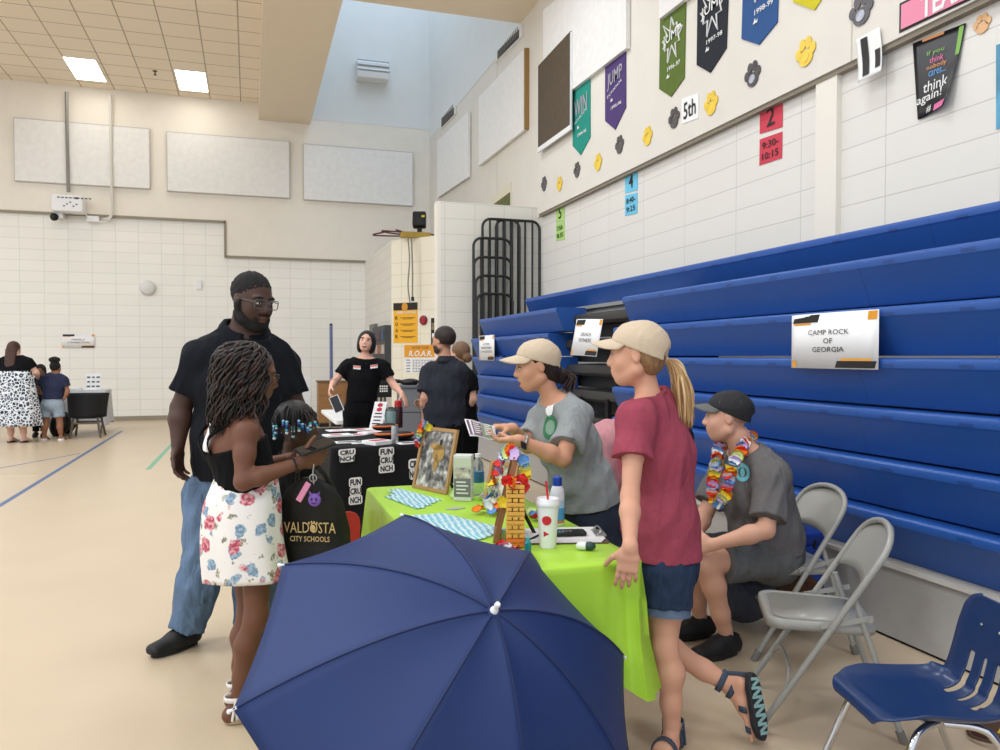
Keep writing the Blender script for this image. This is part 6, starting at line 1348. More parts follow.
# ================================================================== the tall man in the black polo
M_polo = cloth_mat('black_pique', (20, 22, 28), .5, 7.)
M_jean = cloth_mat('blue_denim', (98, 120, 146), .8, 9., noise=.3, nscale=6)
M_shoeB = mat('black_trainer', (24, 24, 26), .6, bump=.2, bscale=120); M_soleB = mat('black_sole', (32, 32, 34), .6)
dk = (76, 53, 44)
J = dict(neck=pj(245, 334, 3.93), headbase=pj(249, 316, 3.90), shL=pj(279, 362, 4.0), shR=pj(202, 358, 3.88), chest=pj(243, 385, 3.92), waist=pj(240, 440, 3.92), pel=pj(240, 480, 3.95),
         elR=pj(181, 408, 3.86), wrR=pj(178, 446, 3.80), elL=pj(296, 408, 4.02), wrL=pj(288, 452, 3.92), hipL=pj(263, 494, 3.98), hipR=pj(209, 494, 3.92), knR=pj(203, 562, 3.88), anR=pj(186, 633, 3.89), knL=pj(255, 565, 3.98), anL=pj(252, 628, 4.0))
D = dict(hip=(.195, .145), waist=(.205, .165), chest=(.200, .155), up=(.165, .115), delt=.066, trap=.06)
f_m = nrm(CR * .40 - CF * .92); fh = nrm(CR * .80 - CF * .57 - UP * .22); uh_ = nrm(UP * .97 + fh * .1 + CR * .05)
hc = pj(252, 301, 3.87); hs = 1.14
root = root_for(J, 'tall bearded person in a black polo shirt, blue jeans and black-framed glasses'); root['label'] = 'tall bearded person with glasses in a black polo shirt and blue jeans'
B, P, A = body_core(.007, J, D, 1.12, dk, (hc, fh, uh_), af=1.2, lf=1.1, nr=.078, back=-f_m, hs=hs, nose=1.25, jaw=1.1, hands=[dict(w=J['wrR'], d=V(0, 0, -1) + CF * -.05, palm=CR * .9 - CF * .2, thumb=-CF * 1.0, curl=.45, s=1.15), dict(w=J['wrL'], d=-UP + CR * -.2, palm=-CR, thumb=-CF, curl=.4, s=1.1)])
Bd = (30, 22, 19)
ex = [blob(P(0, .045, -.085), np.array((.062, .062, .042)) * hs, Bd, A, .35), blob(P(.058, .0, -.055), np.array((.03, .034, .055)) * hs, Bd, A, .4), blob(P(-.058, .0, -.055), np.array((.03, .034, .055)) * hs, Bd, A, .4), blob(P(0, .098, -.047), np.array((.03, .02, .005)) * hs, Bd, A, .5)]
B.build('body', M_skin, root, ex + face_paint(P, A, hs, (132, 84, 76), (20, 15, 14)), dk)
face_parts(P, hs, root, (22, 16, 14))
beard = Body(.006); beard.ell(P(0, .046, -.092), np.array((.050, .046, .030)) * hs, A)
for q in (-1, 1): beard.cap(P(q * .071, .020, .008), P(q * .068, .004, -.03), .009 * hs, .014 * hs, .02).cap(P(q * .068, .002, -.02), P(q * .052, .03, -.075), .014 * hs, .022 * hs, .03).cap(P(q * .052, .03, -.075), P(q * .014, .072, -.098), .022 * hs, .022 * hs, .03).cap(P(q * .03, .082, -.052), P(q * .028, .082, -.078), .007 * hs, .011 * hs, .01)
beard.cap(P(-.024, .094, -.046), P(.024, .094, -.046), .006 * hs, .006 * hs, .01)
beard.folds(.006, 80, 5); hm = mat('black_curly_hair', (20, 16, 15), .8, noise=.4, nscale=120, bump=.8, bscale=220); beard.build('beard', hm, root)
hr = Body(.007); hr.ell(P(0, -.016, .04), np.array((.0795, .099, .089)) * hs, A); hr.cut(P(0, .066, .062), nrm(A[1] * .8 - A[2] * .75)).cut(P(0, -.02, -.042), nrm(-A[2] + A[1] * .25)); 
hr.ell(P(.07, .052, -.012), np.array((.03, .04, .04)) * hs, A, .01, 's').ell(P(-.07, .052, -.012), np.array((.03, .04, .04)) * hs, A, .01, 's').ell(P(.085, -.006, -.012), np.array((.022, .022, .032)) * hs, A, .006, 's').ell(P(-.085, -.006, -.012), np.array((.022, .022, .032)) * hs, A, .006, 's').folds(.008, 80, 4); hr.build('hair', hm, root)
spectacles(P, hs, mat('clear_grey_glasses_frame', (92, 90, 92), .25), root)
hem = pj(240, 478, 3.9)
S = shirt(.007, J, D, 1.12, .018, .74, 1.2, hem=hem, hemn=nrm(-UP + CR * .02), neckr=.085, amp=.016, seed=21, slw=.010, freq=8., extra=lambda b: b.ecap(J['pel'], J['waist'], (.205, .16), (.215, .175), nrm(J['hipR'] - J['hipL']), .05))
S.build('polo_shirt', M_polo, root)
collar(J['neck'] + UP * .030 - f_m * .004, nrm(J['headbase'] - J['neck'] + UP * .12), f_m, .094, .026, M_polo, root, drop=.03)
b = MB()
for k in range(2): b.sph(J['neck'] + f_m * (.125 + .012 * k) - UP * (.035 + .05 * k), .006, 8)
b.build('button', M_black, root, world=True)
pants(.008, J, D, 1.12, .014, 1.93, .016, 5, 1.1, waist=pj(240, 470, 3.9), widen=.012, freq=9.).build('jeans', M_jean, root)
fd = nrm(-CR * .45 - CF * .9); shoe(J['anR'], nrm(-CR * .58 - CF * .8), 1.04, M_shoeB, M_soleB, root); shoe(J['anL'], nrm(CR * .4 - CF * .9), 1.12, M_shoeB, M_soleB, root)
ring = J['wrR'] - UP * .115 * 1.15; MB().tube([J['wrR'] + V(0, 0, -.125) + (CR * .012 * math.cos(a) - CF * .025 + CF * .012 * math.sin(a)) for a in np.linspace(0, 2 * PI, 14, endpoint=False)], .002, 5, closed=True).build('ring', mat('gold', (220, 180, 90), .25, metal=1.), root, world=True)
# ================================================================== the girl in the floral skirt
M_curl = [mat('dark_curls', (30, 20, 16), .5, spec=.5), mat('brown_curls', (48, 31, 25), .5, spec=.5), mat('black_curls', (18, 13, 12), .5, spec=.5)]
gk = (112, 74, 56)
J = dict(neck=pj(238, 414, 3.15), headbase=pj(243, 398, 3.14), shL=pj(217, 434, 3.27), shR=pj(246, 432, 3.03), chest=pj(237, 446, 3.15), waist=pj(246, 476, 3.14), pel=pj(251, 508, 3.14), elR=pj(243, 482, 2.98), wrR=pj(300, 463, 3.06), elL=pj(222, 474, 3.34), wrL=pj(290, 458, 3.35),
         hipL=pj(244, 516, 3.22), hipR=pj(258, 518, 3.08), knR=pj(256, 618, 3.06), anR=pj(238, 703, 3.09), knL=pj(249, 612, 3.2), anL=pj(240, 690, 3.22))
D = dict(hip=(.13, .105), waist=(.112, .095), chest=(.135, .10), up=(.12, .075), delt=.046, trap=.035)
f_g = nrm(CR * .90 + CF * .43); fh = nrm(CR * .86 + CF * .42 - UP * .22); uh_ = nrm(UP)
hc = pj(251, 374, 3.14); hs = .97
root = root_for(J, 'person with long curly dark hair in a white floral skirt holding a phone')
B, P, A = body_core(.006, J, D, .93, gk, (hc, fh, uh_), af=.93, lf=.86, nr=.046, back=-f_g, hs=hs, fl=f_g, fr=f_g, hands=[dict(w=J['wrR'], d=nrm(CR * .9 + CF * .3 + UP * .25), palm=nrm(CF * .8 + UP * .35 - CR * .2), thumb=UP + CF * .1, curl=[.5, .62, .68, .72], s=.92, tcurl=.2), dict(w=J['wrL'], d=nrm(CR * .9 - CF * .2 + UP * .1), palm=UP, thumb=-CF, curl=.35, s=.9)])
B.build('body', M_skin, root, face_paint(P, A, hs, (140, 84, 74), (24, 17, 14)), gk)
spectacles(P, hs, mat('brown_glasses_frame', (60, 44, 34), .3), root)
hb = Body(.007); hb.ell(P(0, -.02, .035), np.array((.086, .104, .094)) * hs, A).ell(P(0, -.065, -.045), np.array((.076, .05, .09)) * hs, A, .05).cut(P(0, .055, .03), nrm(A[1] - A[2] * .25)); hb.folds(.006, 60, 8)
r = np.random.default_rng(12); paths = []
for i in range(380):
    a = r.uniform(-2.5, 2.5); e0 = r.uniform(.25, 1.45); L_ = r.uniform(.12, .21) + .07 * max(0, math.cos(a)); n = 26; ph = r.random() * 6; fq = r.uniform(4, 7); am = r.uniform(.008, .014); sw = r.uniform(.002, .034); pth = []
    hd = A[0] * math.sin(a) - A[1] * math.cos(a); q1 = np.cross(hd, A[2])
    if hd @ A[1] > .55: continue
    for k in range(n):
        u = k / (n - 1); el = e0 * max(0, 1 - u / .45); up = np.array([.086, .104, .094]) * hs * (1 + .10 * r.random() * 0 + sw * 1.2)
        v = A[0] * math.sin(a) * math.cos(el) * up[0] - A[1] * math.cos(a) * math.cos(el) * up[1] + A[2] * math.sin(el) * up[2]
        w_ = am * min(1, u * 3 + .2); fall = max(0, u - .38) / .62
        pth.append(P(0, -.018, .036) + v + hd * sw * math.sin(min(1, u * 1.5) * PI / 2) - UP * L_ * 1.15 * fall ** 1.1 + (hd * math.cos(ph + u * fq * 4) + q1 * math.sin(ph + u * fq * 4)) * w_ - A[1] * .02 * fall)
    paths.append(np.array(pth))
hair = hb.build('hair', M_curl[2], root); strands('curl', paths, .0062, M_curl, hair, 5)
# top: white inner halter, black pinafore straps
bk_ = -f_g; M_blk2 = mat('black_jersey', (15, 15, 17), .85, bump=.15, bscale=150, spec=.15); M_flor_w = mat('white_floral_top', (236, 230, 226), .8, noise=.06, nscale=20)
T = Body(.006); torso(T, J, D, .010, .05); sd = nrm(J['shR'] - J['shL']); T.folds(.003, 16, 3); up_ = lrp(J['chest'], J['neck'], .15)
T.cut(J['chest'] + UP * .012, nrm(UP * .92 - f_g * .30)).cut(J['pel'] + UP * .0, -UP); T.build('black_top', M_blk2, root)
def ribbon(pts, w, nrm_, m, name, par, th=.003):
    P_ = bez(pts, 24); G = []
    for i, p in enumerate(P_):
        tg = nrm(P_[min(i + 1, len(P_) - 1)] - P_[max(i - 1, 0)]); n_ = nrm_[min(i * len(nrm_) // len(P_), len(nrm_) - 1)] if isinstance(nrm_, list) else nrm_; sdv = nrm(np.cross(tg, n_)); G.append([p - sdv * w / 2, p + sdv * w / 2])
    return MB().grid(G).build(name, m, par, world=True, solid=th, fix=False)
bk = -f_g
inn = Body(.006); torso(inn, J, D, .014, .05); c_in = lrp(J['chest'], J['neck'], .30) + bk * .10; inn.cut(c_in + UP * .055, nrm(UP)).cut(c_in - UP * .055, -UP).cut(J['chest'] + bk * .02, f_g)
inn.cut(c_in + sd * .022, sd).cut(c_in - sd * .075, -sd); inn.build('inner_top', M_flor_w, root)
def onback(px, py): return C0 + ray(px, py) * 1.
sR = J['shR'] - sd * .035 + UP * .048; sL = J['shL'] + sd * .05 + UP * .050
ribbon([sR + f_g * .07 - UP * .07, sR + f_g * .02, sR + bk * .035 - UP * .0, J['chest'] + bk * .128 + sd * .055 + UP * .03, J['waist'] + bk * .118 + sd * .02 + UP * .03], .026, bk, M_blk2, 'strap', root, .005)
ribbon([sL + f_g * .07 - UP * .07, sL + f_g * .02, sL + bk * .035, J['chest'] + bk * .128 - sd * .055 + UP * .03, J['waist'] + bk * .118 - sd * .02 + UP * .03], .026, bk, M_blk2, 'strap', root, .005)
ribbon([J['neck'] + bk * .03 + UP * .02 - sd * .05, J['neck'] + bk * .072 + UP * .005, J['neck'] + bk * .03 + UP * .02 + sd * .05, J['neck'] + sd * .065 + f_g * .03 + UP * .01], .014, UP, M_flor_w, 'neck_tie', root, .004)
# floral skirt
mfl = mat('white_skirt_cloth', (236, 231, 224), .8, bump=.06, bscale=60); nt, b = nodes_of(mfl); L = nt.links.new
tc = nt.nodes.new('ShaderNodeTexCoord'); prev = None
def vor(scale, off, cols, thr, prev, feat='F1', dist=.35):
    mp = nt.nodes.new('ShaderNodeMapping'); mp.inputs['Location'].default_value = off; L(tc.outputs['Object'], mp.inputs['Vector'])
    nz = nt.nodes.new('ShaderNodeTexNoise'); nz.inputs['Scale'].default_value = scale * 2.2; nz.inputs['Detail'].default_value = 3; L(mp.outputs[0], nz.inputs['Vector'])
    vm = nt.nodes.new('ShaderNodeVectorMath'); vm.operation = 'MULTIPLY_ADD'; L(nz.outputs['Color'], vm.inputs[0]); vm.inputs[1].default_value = (dist / scale,) * 3; L(mp.outputs[0], vm.inputs[2])
    vo = nt.nodes.new('ShaderNodeTexVoronoi'); vo.inputs['Scale'].default_value = scale; vo.inputs['Randomness'].default_value = 1.; L(vm.outputs[0], vo.inputs['Vector'])
    lt = nt.nodes.new('ShaderNodeMapRange'); lt.inputs['From Min'].default_value = thr; lt.inputs['From Max'].default_value = thr * .86; lt.clamp = True; L(vo.outputs['Distance'], lt.inputs['Value'])
    n3 = nt.nodes.new('ShaderNodeTexNoise'); n3.inputs['Scale'].default_value = scale * 7; n3.inputs['Detail'].default_value = 2; L(tc.outputs['Object'], n3.inputs['Vector'])
    rp = nt.nodes.new('ShaderNodeValToRGB'); e = rp.color_ramp.elements; e[0].position = .42; e[0].color = lin(cols[0]) + (1,); e[1].position = .6; e[1].color = lin(cols[1]) + (1,); L(n3.outputs['Fac'], rp.inputs[0])
    mx = nt.nodes.new('ShaderNodeMix'); mx.data_type = 'RGBA'; L(lt.outputs[0], mx.inputs[0]); L(rp.outputs[0], mx.inputs[7])
    if prev is None: mx.inputs[6].default_value = lin((236, 231, 224)) + (1,)
    else: L(prev, mx.inputs[6])
    return mx.outputs[2]
prev = vor(17, (.3, .7, .1), ((120, 118, 92), (206, 204, 188)), .30, prev, dist=.9); prev = vor(12.5, (.15, .4, .9), ((112, 138, 160), (160, 184, 200)), .33, prev, dist=.6); prev = vor(11.5, (.8, .1, .35), ((176, 70, 88), (232, 168, 172)), .40, prev, dist=.5); L(prev, b.inputs['Base Color'])
wc, hcn = J['waist'] + UP * -.004, pj(247, 579, 3.12); G = []; NA = 72
for i in range(24):
    u = i / 23; c = lrp(wc, hcn, u); rx = np.interp(u, [0, .25, .5, 1], [.122, .150, .160, .176]); ry = np.interp(u, [0, .25, .5, 1], [.112, .138, .142, .15]); row = []
    for k in range(NA):
        a = 2 * PI * k / NA; fo = 1 + .035 * u * math.sin(a * 7 + .6) + .03 * u * math.sin(a * 4 + 2); row.append(c + sd * rx * math.cos(a) * fo + f_g * ry * math.sin(a) * fo + bk * .02 * math.sin(u * PI))
    G.append(row)
MB().grid(G, closed=True).build('skirt', mfl, root, world=True, solid=.004, fix=False)
# wristband, phone, sandals
wr = J['wrR']; dd = nrm(wr - J['elR']); e1 = nrm(np.cross(dd, UP)); e2 = np.cross(dd, e1); MB().tube([wr - dd * .02 + (e1 * math.cos(a) + e2 * math.sin(a)) * .030 for a in np.linspace(0, 2 * PI, 18, endpoint=False)], .004, 6, closed=True).build('bracelet', M_black, root, world=True)
for a_, s_ in (('anR', .9), ('anL', .9)): sandal(J[a_], f_g, .9, mat('white_sandal_strap', (232, 226, 220), .5), mat('tan_wedge_sole', (196, 168, 140), .6), root, c0=V(J[a_][0], J[a_][1], .024))
x_ = nrm(CR * .92 + CF * .25 + UP * .27); y_ = nrm(np.cross(V(-.0, 0, 0) + nrm(-CF * .55 + UP * .85), x_)); 
pc = pj(315.5, 448, 3.075); xx = nrm(pj(330, 442, 3.10) - pj(301, 452, 3.03)); yy = nrm(pj(305, 442, 3.16) - pj(309, 458, 3.02)); yy = nrm(yy - xx * (yy @ xx)); zz_ = np.cross(xx, yy)
t = empty('phone', pc, 0, 'black phone in a black case held by the person with long curly hair', 'phone'); MB().prism(rrect(.15, .076, .012), -zz_ * .0, xx, yy, zz_, .010).build('case', mat('black_phone_case', (30, 30, 33), .45), t, smooth=False, bevel=.002); MB().prism(rrect(.143, .069, .01), zz_ * .0102, xx, yy, zz_, .001).build('screen', mat('dark_glass', (26, 27, 30), .12), t, smooth=False)
# black tote bag hanging from her hand
M_tote = mat('black_tote_cloth', (22, 22, 20), .6, noise=.15, nscale=14, bump=.2, bscale=60)
cen = pj(316, 520, 3.22); bx = nrm(CR * .97 - CF * .1); by = np.cross(UP, bx); G = []
W0, H0 = .285, .44; t = empty('tote_bag', cen, 0, 'black tote bag with gold school lettering hanging from the phone-holding hand', 'bag'); NA = 64
tp = pj(310, 464, 3.12)
for i in range(22):
    u = i / 21; zz = -.25 + H0 * u; w = np.interp(u, [0, .08, .5, .8, .92, 1.], [.125, .14, .138, .118, .085, .03]); dp = np.interp(u, [0, .1, .5, .8, 1], [.03, .05, .055, .04, .018]); row = []; sh = lrp(np.zeros(3), tp - cen - UP * .19, max(0, u - .45) / .55 * .9); sh = sh * np.array([1, 1, 0])
    for k in range(NA):
        a = 2 * PI * k / NA; fo = 1 + .05 * math.sin(a * 5 + u * 4) * (.3 + u) + .04 * math.sin(a * 9 + 3 * u) * u; row.append(sh + bx * w * math.copysign(abs(math.cos(a)) ** .8, math.cos(a)) * fo + by * dp * math.sin(a) * fo + UP * zz)
    G.append(row)
b = MB().grid(G, closed=True); b.add([np.mean(G[0], 0)] + list(G[0]), [(0, 1 + (k + 1) % NA, 1 + k) for k in range(NA)]); b.add([np.mean(G[-1], 0)] + list(G[-1]), [(0, 1 + k, 1 + (k + 1) % NA) for k in range(NA)]); b.build('bag_body', M_tote, t, auto=0)
for s_ in (-1, 1): MB().tube(bez([tp - cen + bx * s_ * .008, tp - cen - UP * .03 + bx * s_ * .05 , bx * s_ * .085 + UP * .13 + by * -.02 * s_], 14) - 0, .010, 8).build('handle', M_tote, t)
M_gold = mat('gold_lettering', (206, 176, 116), .5)
fr = -by if (-by) @ CF < 0 else by
o1 = V(0, 0, -.015) + fr * .074; letters('VALDOSTA', o1, bx, UP, .1, M_gold, 'lettering', t, fit=(.215, .044), world=False, bold=.0); letters('CITY SCHOOLS', o1 - UP * .046, bx, UP, .1, M_gold, 'lettering', t, fit=(.165, .022), world=False, bold=.01)
b = MB(); b.sph(o1 + bx * .012 + UP * -.004, (.012, .003, .015), 8, (bx, by, UP))
for k in range(4): b.sph(o1 + bx * (-.004 + .011 * k) + UP * (.018 + .004 * (k in (1, 2))), (.004, .003, .006), 6, (bx, by, UP))
b.build('paw_emblem', M_gold, t)
# key chain with charms
kc = pj(312.5, 474, 3.06); t = empty('key_chain', kc, 0, 'key chain with a pink tag and a purple round charm hanging before the tote bag', 'key chain')
MB().tube(bez([pj(314, 464, 3.06) - kc, pj(313, 474, 3.06) - kc, pj(314, 484, 3.06) - kc], 14), .003, 6).tube([pj(313, 478, 3.06) - kc + (bx * math.cos(a) + UP * math.sin(a)) * .014 for a in np.linspace(0, 2 * PI, 16, endpoint=False)], .0022, 5, closed=True).build('chain', M_steel, t)
q = pj(314.5, 500, 3.06) - kc; b = MB().sph(q, (.026, .008, .026), 16, (bx, by, UP))
for s_ in (-1, 1): b.tube([q + bx * s_ * .014 + UP * .02, q + bx * s_ * .022 + UP * .034], [.006, .001], 6)
b.build('purple_charm', mat('purple_rubber', (120, 84, 170), .4), t); b = MB()
for s_ in (-1, 1): b.sph(q + bx * s_ * .009 + UP * .004 + fr * .008, (.004, .002, .006), 6, (bx, by, UP))
b.tube([q + fr * .009 + bx * .011 * math.sin(a) - UP * (.006 + .006 * math.cos(a)) for a in np.linspace(-1.2, 1.2, 9)], .0014, 5).build('face_marks', M_black, t)
q = pj(303.5, 492, 3.07) - kc; ux = nrm(UP * .85 + bx * .5); MB().box(q, (.024, .008, .085), (np.cross(by, ux), by, ux)).build('pink_tag', mat('pink_rubber', (222, 140, 172), .4), t, smooth=False, bevel=.003)
# ================================================================== the child with beads
ck = (74, 50, 40)
J = dict(neck=pj(291, 455, 3.62), headbase=pj(291, 446, 3.6), shL=pj(284, 470, 3.74), shR=pj(300, 470, 3.54), chest=pj(292, 492, 3.64), waist=pj(293, 522, 3.64), pel=pj(294, 545, 3.64), elR=pj(305, 500, 3.52), wrR=pj(318, 480, 3.6), elL=pj(284, 500, 3.78), wrL=pj(300, 500, 3.8), hipL=pj(289, 550, 3.7), hipR=pj(299, 550, 3.58), knR=pj(299, 605, 3.56), anR=pj(297, 655, 3.56), knL=pj(290, 603, 3.7), anL=pj(289, 648, 3.7))
for q in ('anR', 'anL'): J[q][2] = .07
D = dict(hip=(.115, .095), waist=(.10, .085), chest=(.11, .085), up=(.10, .06), delt=.035, trap=.03)
f_c = nrm(CR * .9 + CF * .35); fh = nrm(CR * .93 + CF * .15 - UP * .12); hc = pj(296, 426, 3.6); hs = .92
root = root_for(J, 'small person with blue and white beads in the hair behind the tote bag')
B, P, A = body_core(.0075, J, D, .74, ck, (hc, fh, UP), af=.85, lf=.85, nr=.036, back=-f_c, hs=hs, fl=f_c, fr=f_c, jaw=1.0)
B.build('body', M_skin, root, face_paint(P, A, hs, (110, 70, 62), (20, 15, 14)), ck)
shirt(.008, J, D, .74, .012, .8, .85, hem=J['pel'] + UP * .0, neckr=.05, seed=4).build('dark_shirt', M_blk2, root); pants(.008, J, D, .74, .012, 1.8, lf=.85, waist=J['waist']).build('dark_trousers', M_blk2, root)
for q in ('anR', 'anL'): shoe(J[q], f_c, .72, M_shoeB, M_soleB, root, h=.008)
hb = Body(.007); hb.ell(P(0, -.014, .04), np.array((.081, .101, .091)) * hs, A).cut(P(0, .055, .04), nrm(A[1] - A[2] * .4)).cut(P(0, 0, -.01), -A[2]).folds(.003, 70, 2); hair = hb.build('hair', M_curl[2], root)
r = np.random.default_rng(9); paths = []; BC = [mat('bead_%d' % k, c, .2, coat=.5) for k, c in enumerate([(28, 60, 130), (60, 130, 190), (150, 206, 226), (20, 30, 70), (226, 236, 240), (50, 170, 190)])]; bd = [MB() for _ in BC]
for i in range(46):
    a = r.uniform(-2.9, 2.9); el = .2 + .5 * r.random(); dirn = A[0] * math.sin(a) * math.cos(el) + A[1] * math.cos(a) * math.cos(el) + A[2] * math.sin(el); st = P(0, -.012, .045) + dirn * np.array([.09, .09, .09]) * hs; out = nrm(dirn - A[2] * (dirn @ A[2])); front = max(0, dirn @ A[1]); L_ = r.uniform(.085, .13) - .035 * front
    pth = np.array([st + out * (.022 * math.sin(min(1, u * 1.7) * PI / 2)) - UP * L_ * u ** 1.1 + out * .004 * math.sin(u * 9 + i) for u in np.linspace(0, 1, 10)]); paths.append(pth)
    for k in range(3 + i % 3):
        q = lrp(pth[-1], pth[4], k / 5.5); j = (i * 2 + k) % len(BC); bd[j].sph(q, (.0078, .0078, .0068), 8)
strands('braid', paths, .0045, [M_curl[0], M_curl[2]], hair, 5, False)
for j, q in enumerate(bd): q.build('hair_beads', BC[j], hair, world=True, auto=0, fix=False)  # the beads on the braids, merged into a single mesh per colour
# ================================================================== laughing woman in a black polo
wk = (222, 172, 150)
M_blkpolo = mat('black_polo_cloth', (16, 16, 19), .85, noise=.1, nscale=30, bump=.2, bscale=120, spec=.15); M_blktrs = mat('black_trousers', (14, 14, 16), .85, bump=.15, bscale=90, spec=.15)
d0 = 8.2
J = dict(neck=pj(365.5, 359, d0), headbase=pj(366, 350, d0), shL=pj(383, 367, d0), shR=pj(348, 366, d0), chest=pj(364, 378, d0), waist=pj(362, 394, d0), pel=pj(360, 412, d0), elR=pj(335, 381, d0 - .05), wrR=pj(331.5, 386, d0 - .27), elL=pj(393, 384, d0 - .02), wrL=pj(402, 394, d0 - .18),
         hipL=pj(367, 416, d0), hipR=pj(353, 416, d0), knL=pj(369, 452, d0), anL=pj(370, 484, d0), knR=pj(351, 452, d0), anR=pj(349, 484, d0))
for q in ('anL', 'anR'): J[q][2] = .08
D = dict(hip=(.165, .115), waist=(.135, .10), chest=(.15, .11), up=(.135, .08), delt=.05, trap=.04)
f = nrm(-CF * 1. + CR * .02); fh = nrm(-CF + UP * .12 + CR * .02); uh_ = nrm(UP + CR * .12); hc = pj(366.5, 341.5, d0 - .03); hs = .94
root = root_for(J, 'laughing person with black bobbed hair and a black polo shirt, arms spread wide')
B, P, A = body_core(.009, J, D, .98, wk, (hc, fh, uh_), nr=.05, back=CF, hs=hs, mouth=1.3, fl=f, fr=f, hands=[dict(w=J['wrR'], d=nrm(-UP * .8 - CR * .2 - CF * .5), palm=nrm(CF * .3 + CR), thumb=CR + UP * .2, curl=.6, s=.95), dict(w=J['wrL'], d=nrm(CR * .45 - UP * .8 - CF * .3), palm=nrm(-UP - CR * .2), thumb=-CF, curl=.15, s=1., spread=.4)])
ex = [blob(P(0, .093, -.0675), np.array((.021, .018, .0115)) * hs, (92, 30, 30), A, .3), blob(P(0, .098, -.0625), np.array((.017, .014, .0045)) * hs, (240, 236, 230), A, .3)]
tat = [blob(lrp(J['elR'], J['wrR'], .35), (.06, .06, .06), (132, 118, 112), None, .9, .6)]
B.build('body', M_skin, root, face_paint(P, A, hs, (196, 96, 96), (40, 28, 26)) + ex + tat, wk); face_parts(P, hs, root, (46, 32, 30), closed=True); MB().sph(P(0, .0925, -.066), np.array((.026, .008, .015)) * hs, 12, A3(P)).build('mouth', mat('mouth_dark', (110, 36, 38), .5), root, world=True); MB().sph(P(0, .0965, -.060), np.array((.021, .006, .006)) * hs, 10, A3(P)).build('teeth', mat('teeth', (236, 232, 224), .3), root, world=True)
hb = Body(.008); hb.ell(P(0, -.02, .035), np.array((.094, .104, .094)) * hs, A).ell(P(.068, -.02, -.045), np.array((.036, .065, .085)) * hs, A, .04).ell(P(-.068, -.02, -.045), np.array((.036, .065, .085)) * hs, A, .04).ell(P(0, -.05, -.05), np.array((.085, .06, .09)) * hs, A, .03)
hb.ell(P(0, .085, -.03), np.array((.056, .085, .092)) * hs, A, .01, 's').folds(.004, 50, 3, (1, 1, .2)); hb.build('hair', hair_mat('black_straight_hair', (24, 19, 20)), root)
S = shirt(.009, J, D, .98, .012, .62, 1., hem=pj(362, 402, d0), neckr=.064, nk=J['neck'] - UP * .02, amp=.009, seed=5, slw=.016, freq=11.); S.build('polo_shirt', M_blkpolo, root); collar(J['neck'] + UP * .005, UP, f, .058, .022, M_blkpolo, root, drop=.035)
pants(.01, J, D, .98, .012, 1.95, .008, waist=pj(362, 388, d0), widen=.012).build('trousers', M_blktrs, root)
for q in ('anL', 'anR'): shoe(J[q], f, .95, M_shoeB, M_soleB, root, h=.01)
for px, py, nm, cc in ((357, 367.5, 'name_tag', (236, 120, 96)), (374, 366.5, 'name_tag', (226, 92, 80))):
    c = pj(px, py, d0 - .125); MB().box(c, (.075, .012, .036), (nrm(CR + UP * (.12 if px > 365 else -.08)), CF, UP)).build(nm, M_paper, root, world=True, smooth=False); MB().box(c - CF * .008 + UP * .008, (.07, .006, .014), (nrm(CR + UP * (.12 if px > 365 else -.08)), CF, UP)).build('tag_print', mat('tag_red_%d' % (px > 365), cc, .6), root, world=True, smooth=False)
hq = J['wrR'] + nrm(-UP * .8 - CR * .2 - CF * .5) * .09; e = pj(336.5, 404, d0 - .36); t = empty('lanyard_card', e, 0, 'dark card in a clear holder hanging from the laughing person\'s hand', 'card')
xx = nrm(CR * .85 + UP * .36); yy = nrm(UP * .85 - CR * .36); MB().box((0, 0, 0), (.085, .008, .16), (xx, -CF, yy)).build('card', mat('dark_card', (42, 44, 50), .3), t, smooth=False, bevel=.004); MB().tube([xx * (.046 * sx) + yy * (.083 * sy) for sx, sy in ((-1, -1), (1, -1), (1, 1), (-1, 1))], .005, 6, closed=True).build('holder_edge', M_paper, t); MB().tube(bez([hq - e, hq - e - UP * .03 + CR * .02, yy * .085], 8), .006, 6).build('cord', mat('gold_cord', (200, 176, 120), .5), t)
# ================================================================== man in a dark polo, seen from behind
mk_ = (196, 146, 120); d0 = 7.0
M_charc = cloth_mat('charcoal_polo_cloth', (44, 46, 55), .5, 8.)
J = dict(neck=pj(446, 361, d0), headbase=pj(444, 352, d0), shL=pj(429, 373, d0 + .02), shR=pj(459, 371, d0 - .06), chest=pj(443, 388, d0), waist=pj(444, 408, d0), pel=pj(445, 424, d0), elL=pj(425, 398, d0 - .05), wrL=pj(424.5, 416, d0 + .05), elR=pj(459, 398, d0 + .14), wrR=pj(428, 401, d0 + .22),
         hipL=pj(438, 430, d0), hipR=pj(452, 430, d0), knL=pj(437, 470, d0), anL=pj(436, 508, d0), knR=pj(452, 470, d0), anR=pj(452, 508, d0))
for q in ('anL', 'anR'): J[q][2] = .08
D = dict(hip=(.165, .12), waist=(.165, .12), chest=(.175, .12), up=(.16, .09), delt=.056, trap=.05)
f = nrm(CF * .75 - CR * .66); fh = nrm(-CR * .78 + CF * .62 + UP * .02); hc = pj(443.5, 341, d0); hs = 1.06
root = root_for(J, 'short-haired bearded person in a charcoal polo shirt seen from behind, arms folded low')
B, P, A = body_core(.009, J, D, 1., mk_, (hc, fh, UP), af=1.05, nr=.058, back=-f, hs=hs, fl=f, fr=f, hands=[dict(w=J['wrL'], d=nrm(-UP * .8 - CR * .3 + CF * .4), palm=CR, thumb=CF - CR * .4, curl=.5), dict(w=J['wrR'], d=nrm(-CR * .8 - UP * .2 - CF * .25), palm=-CF, thumb=UP, curl=.5)])
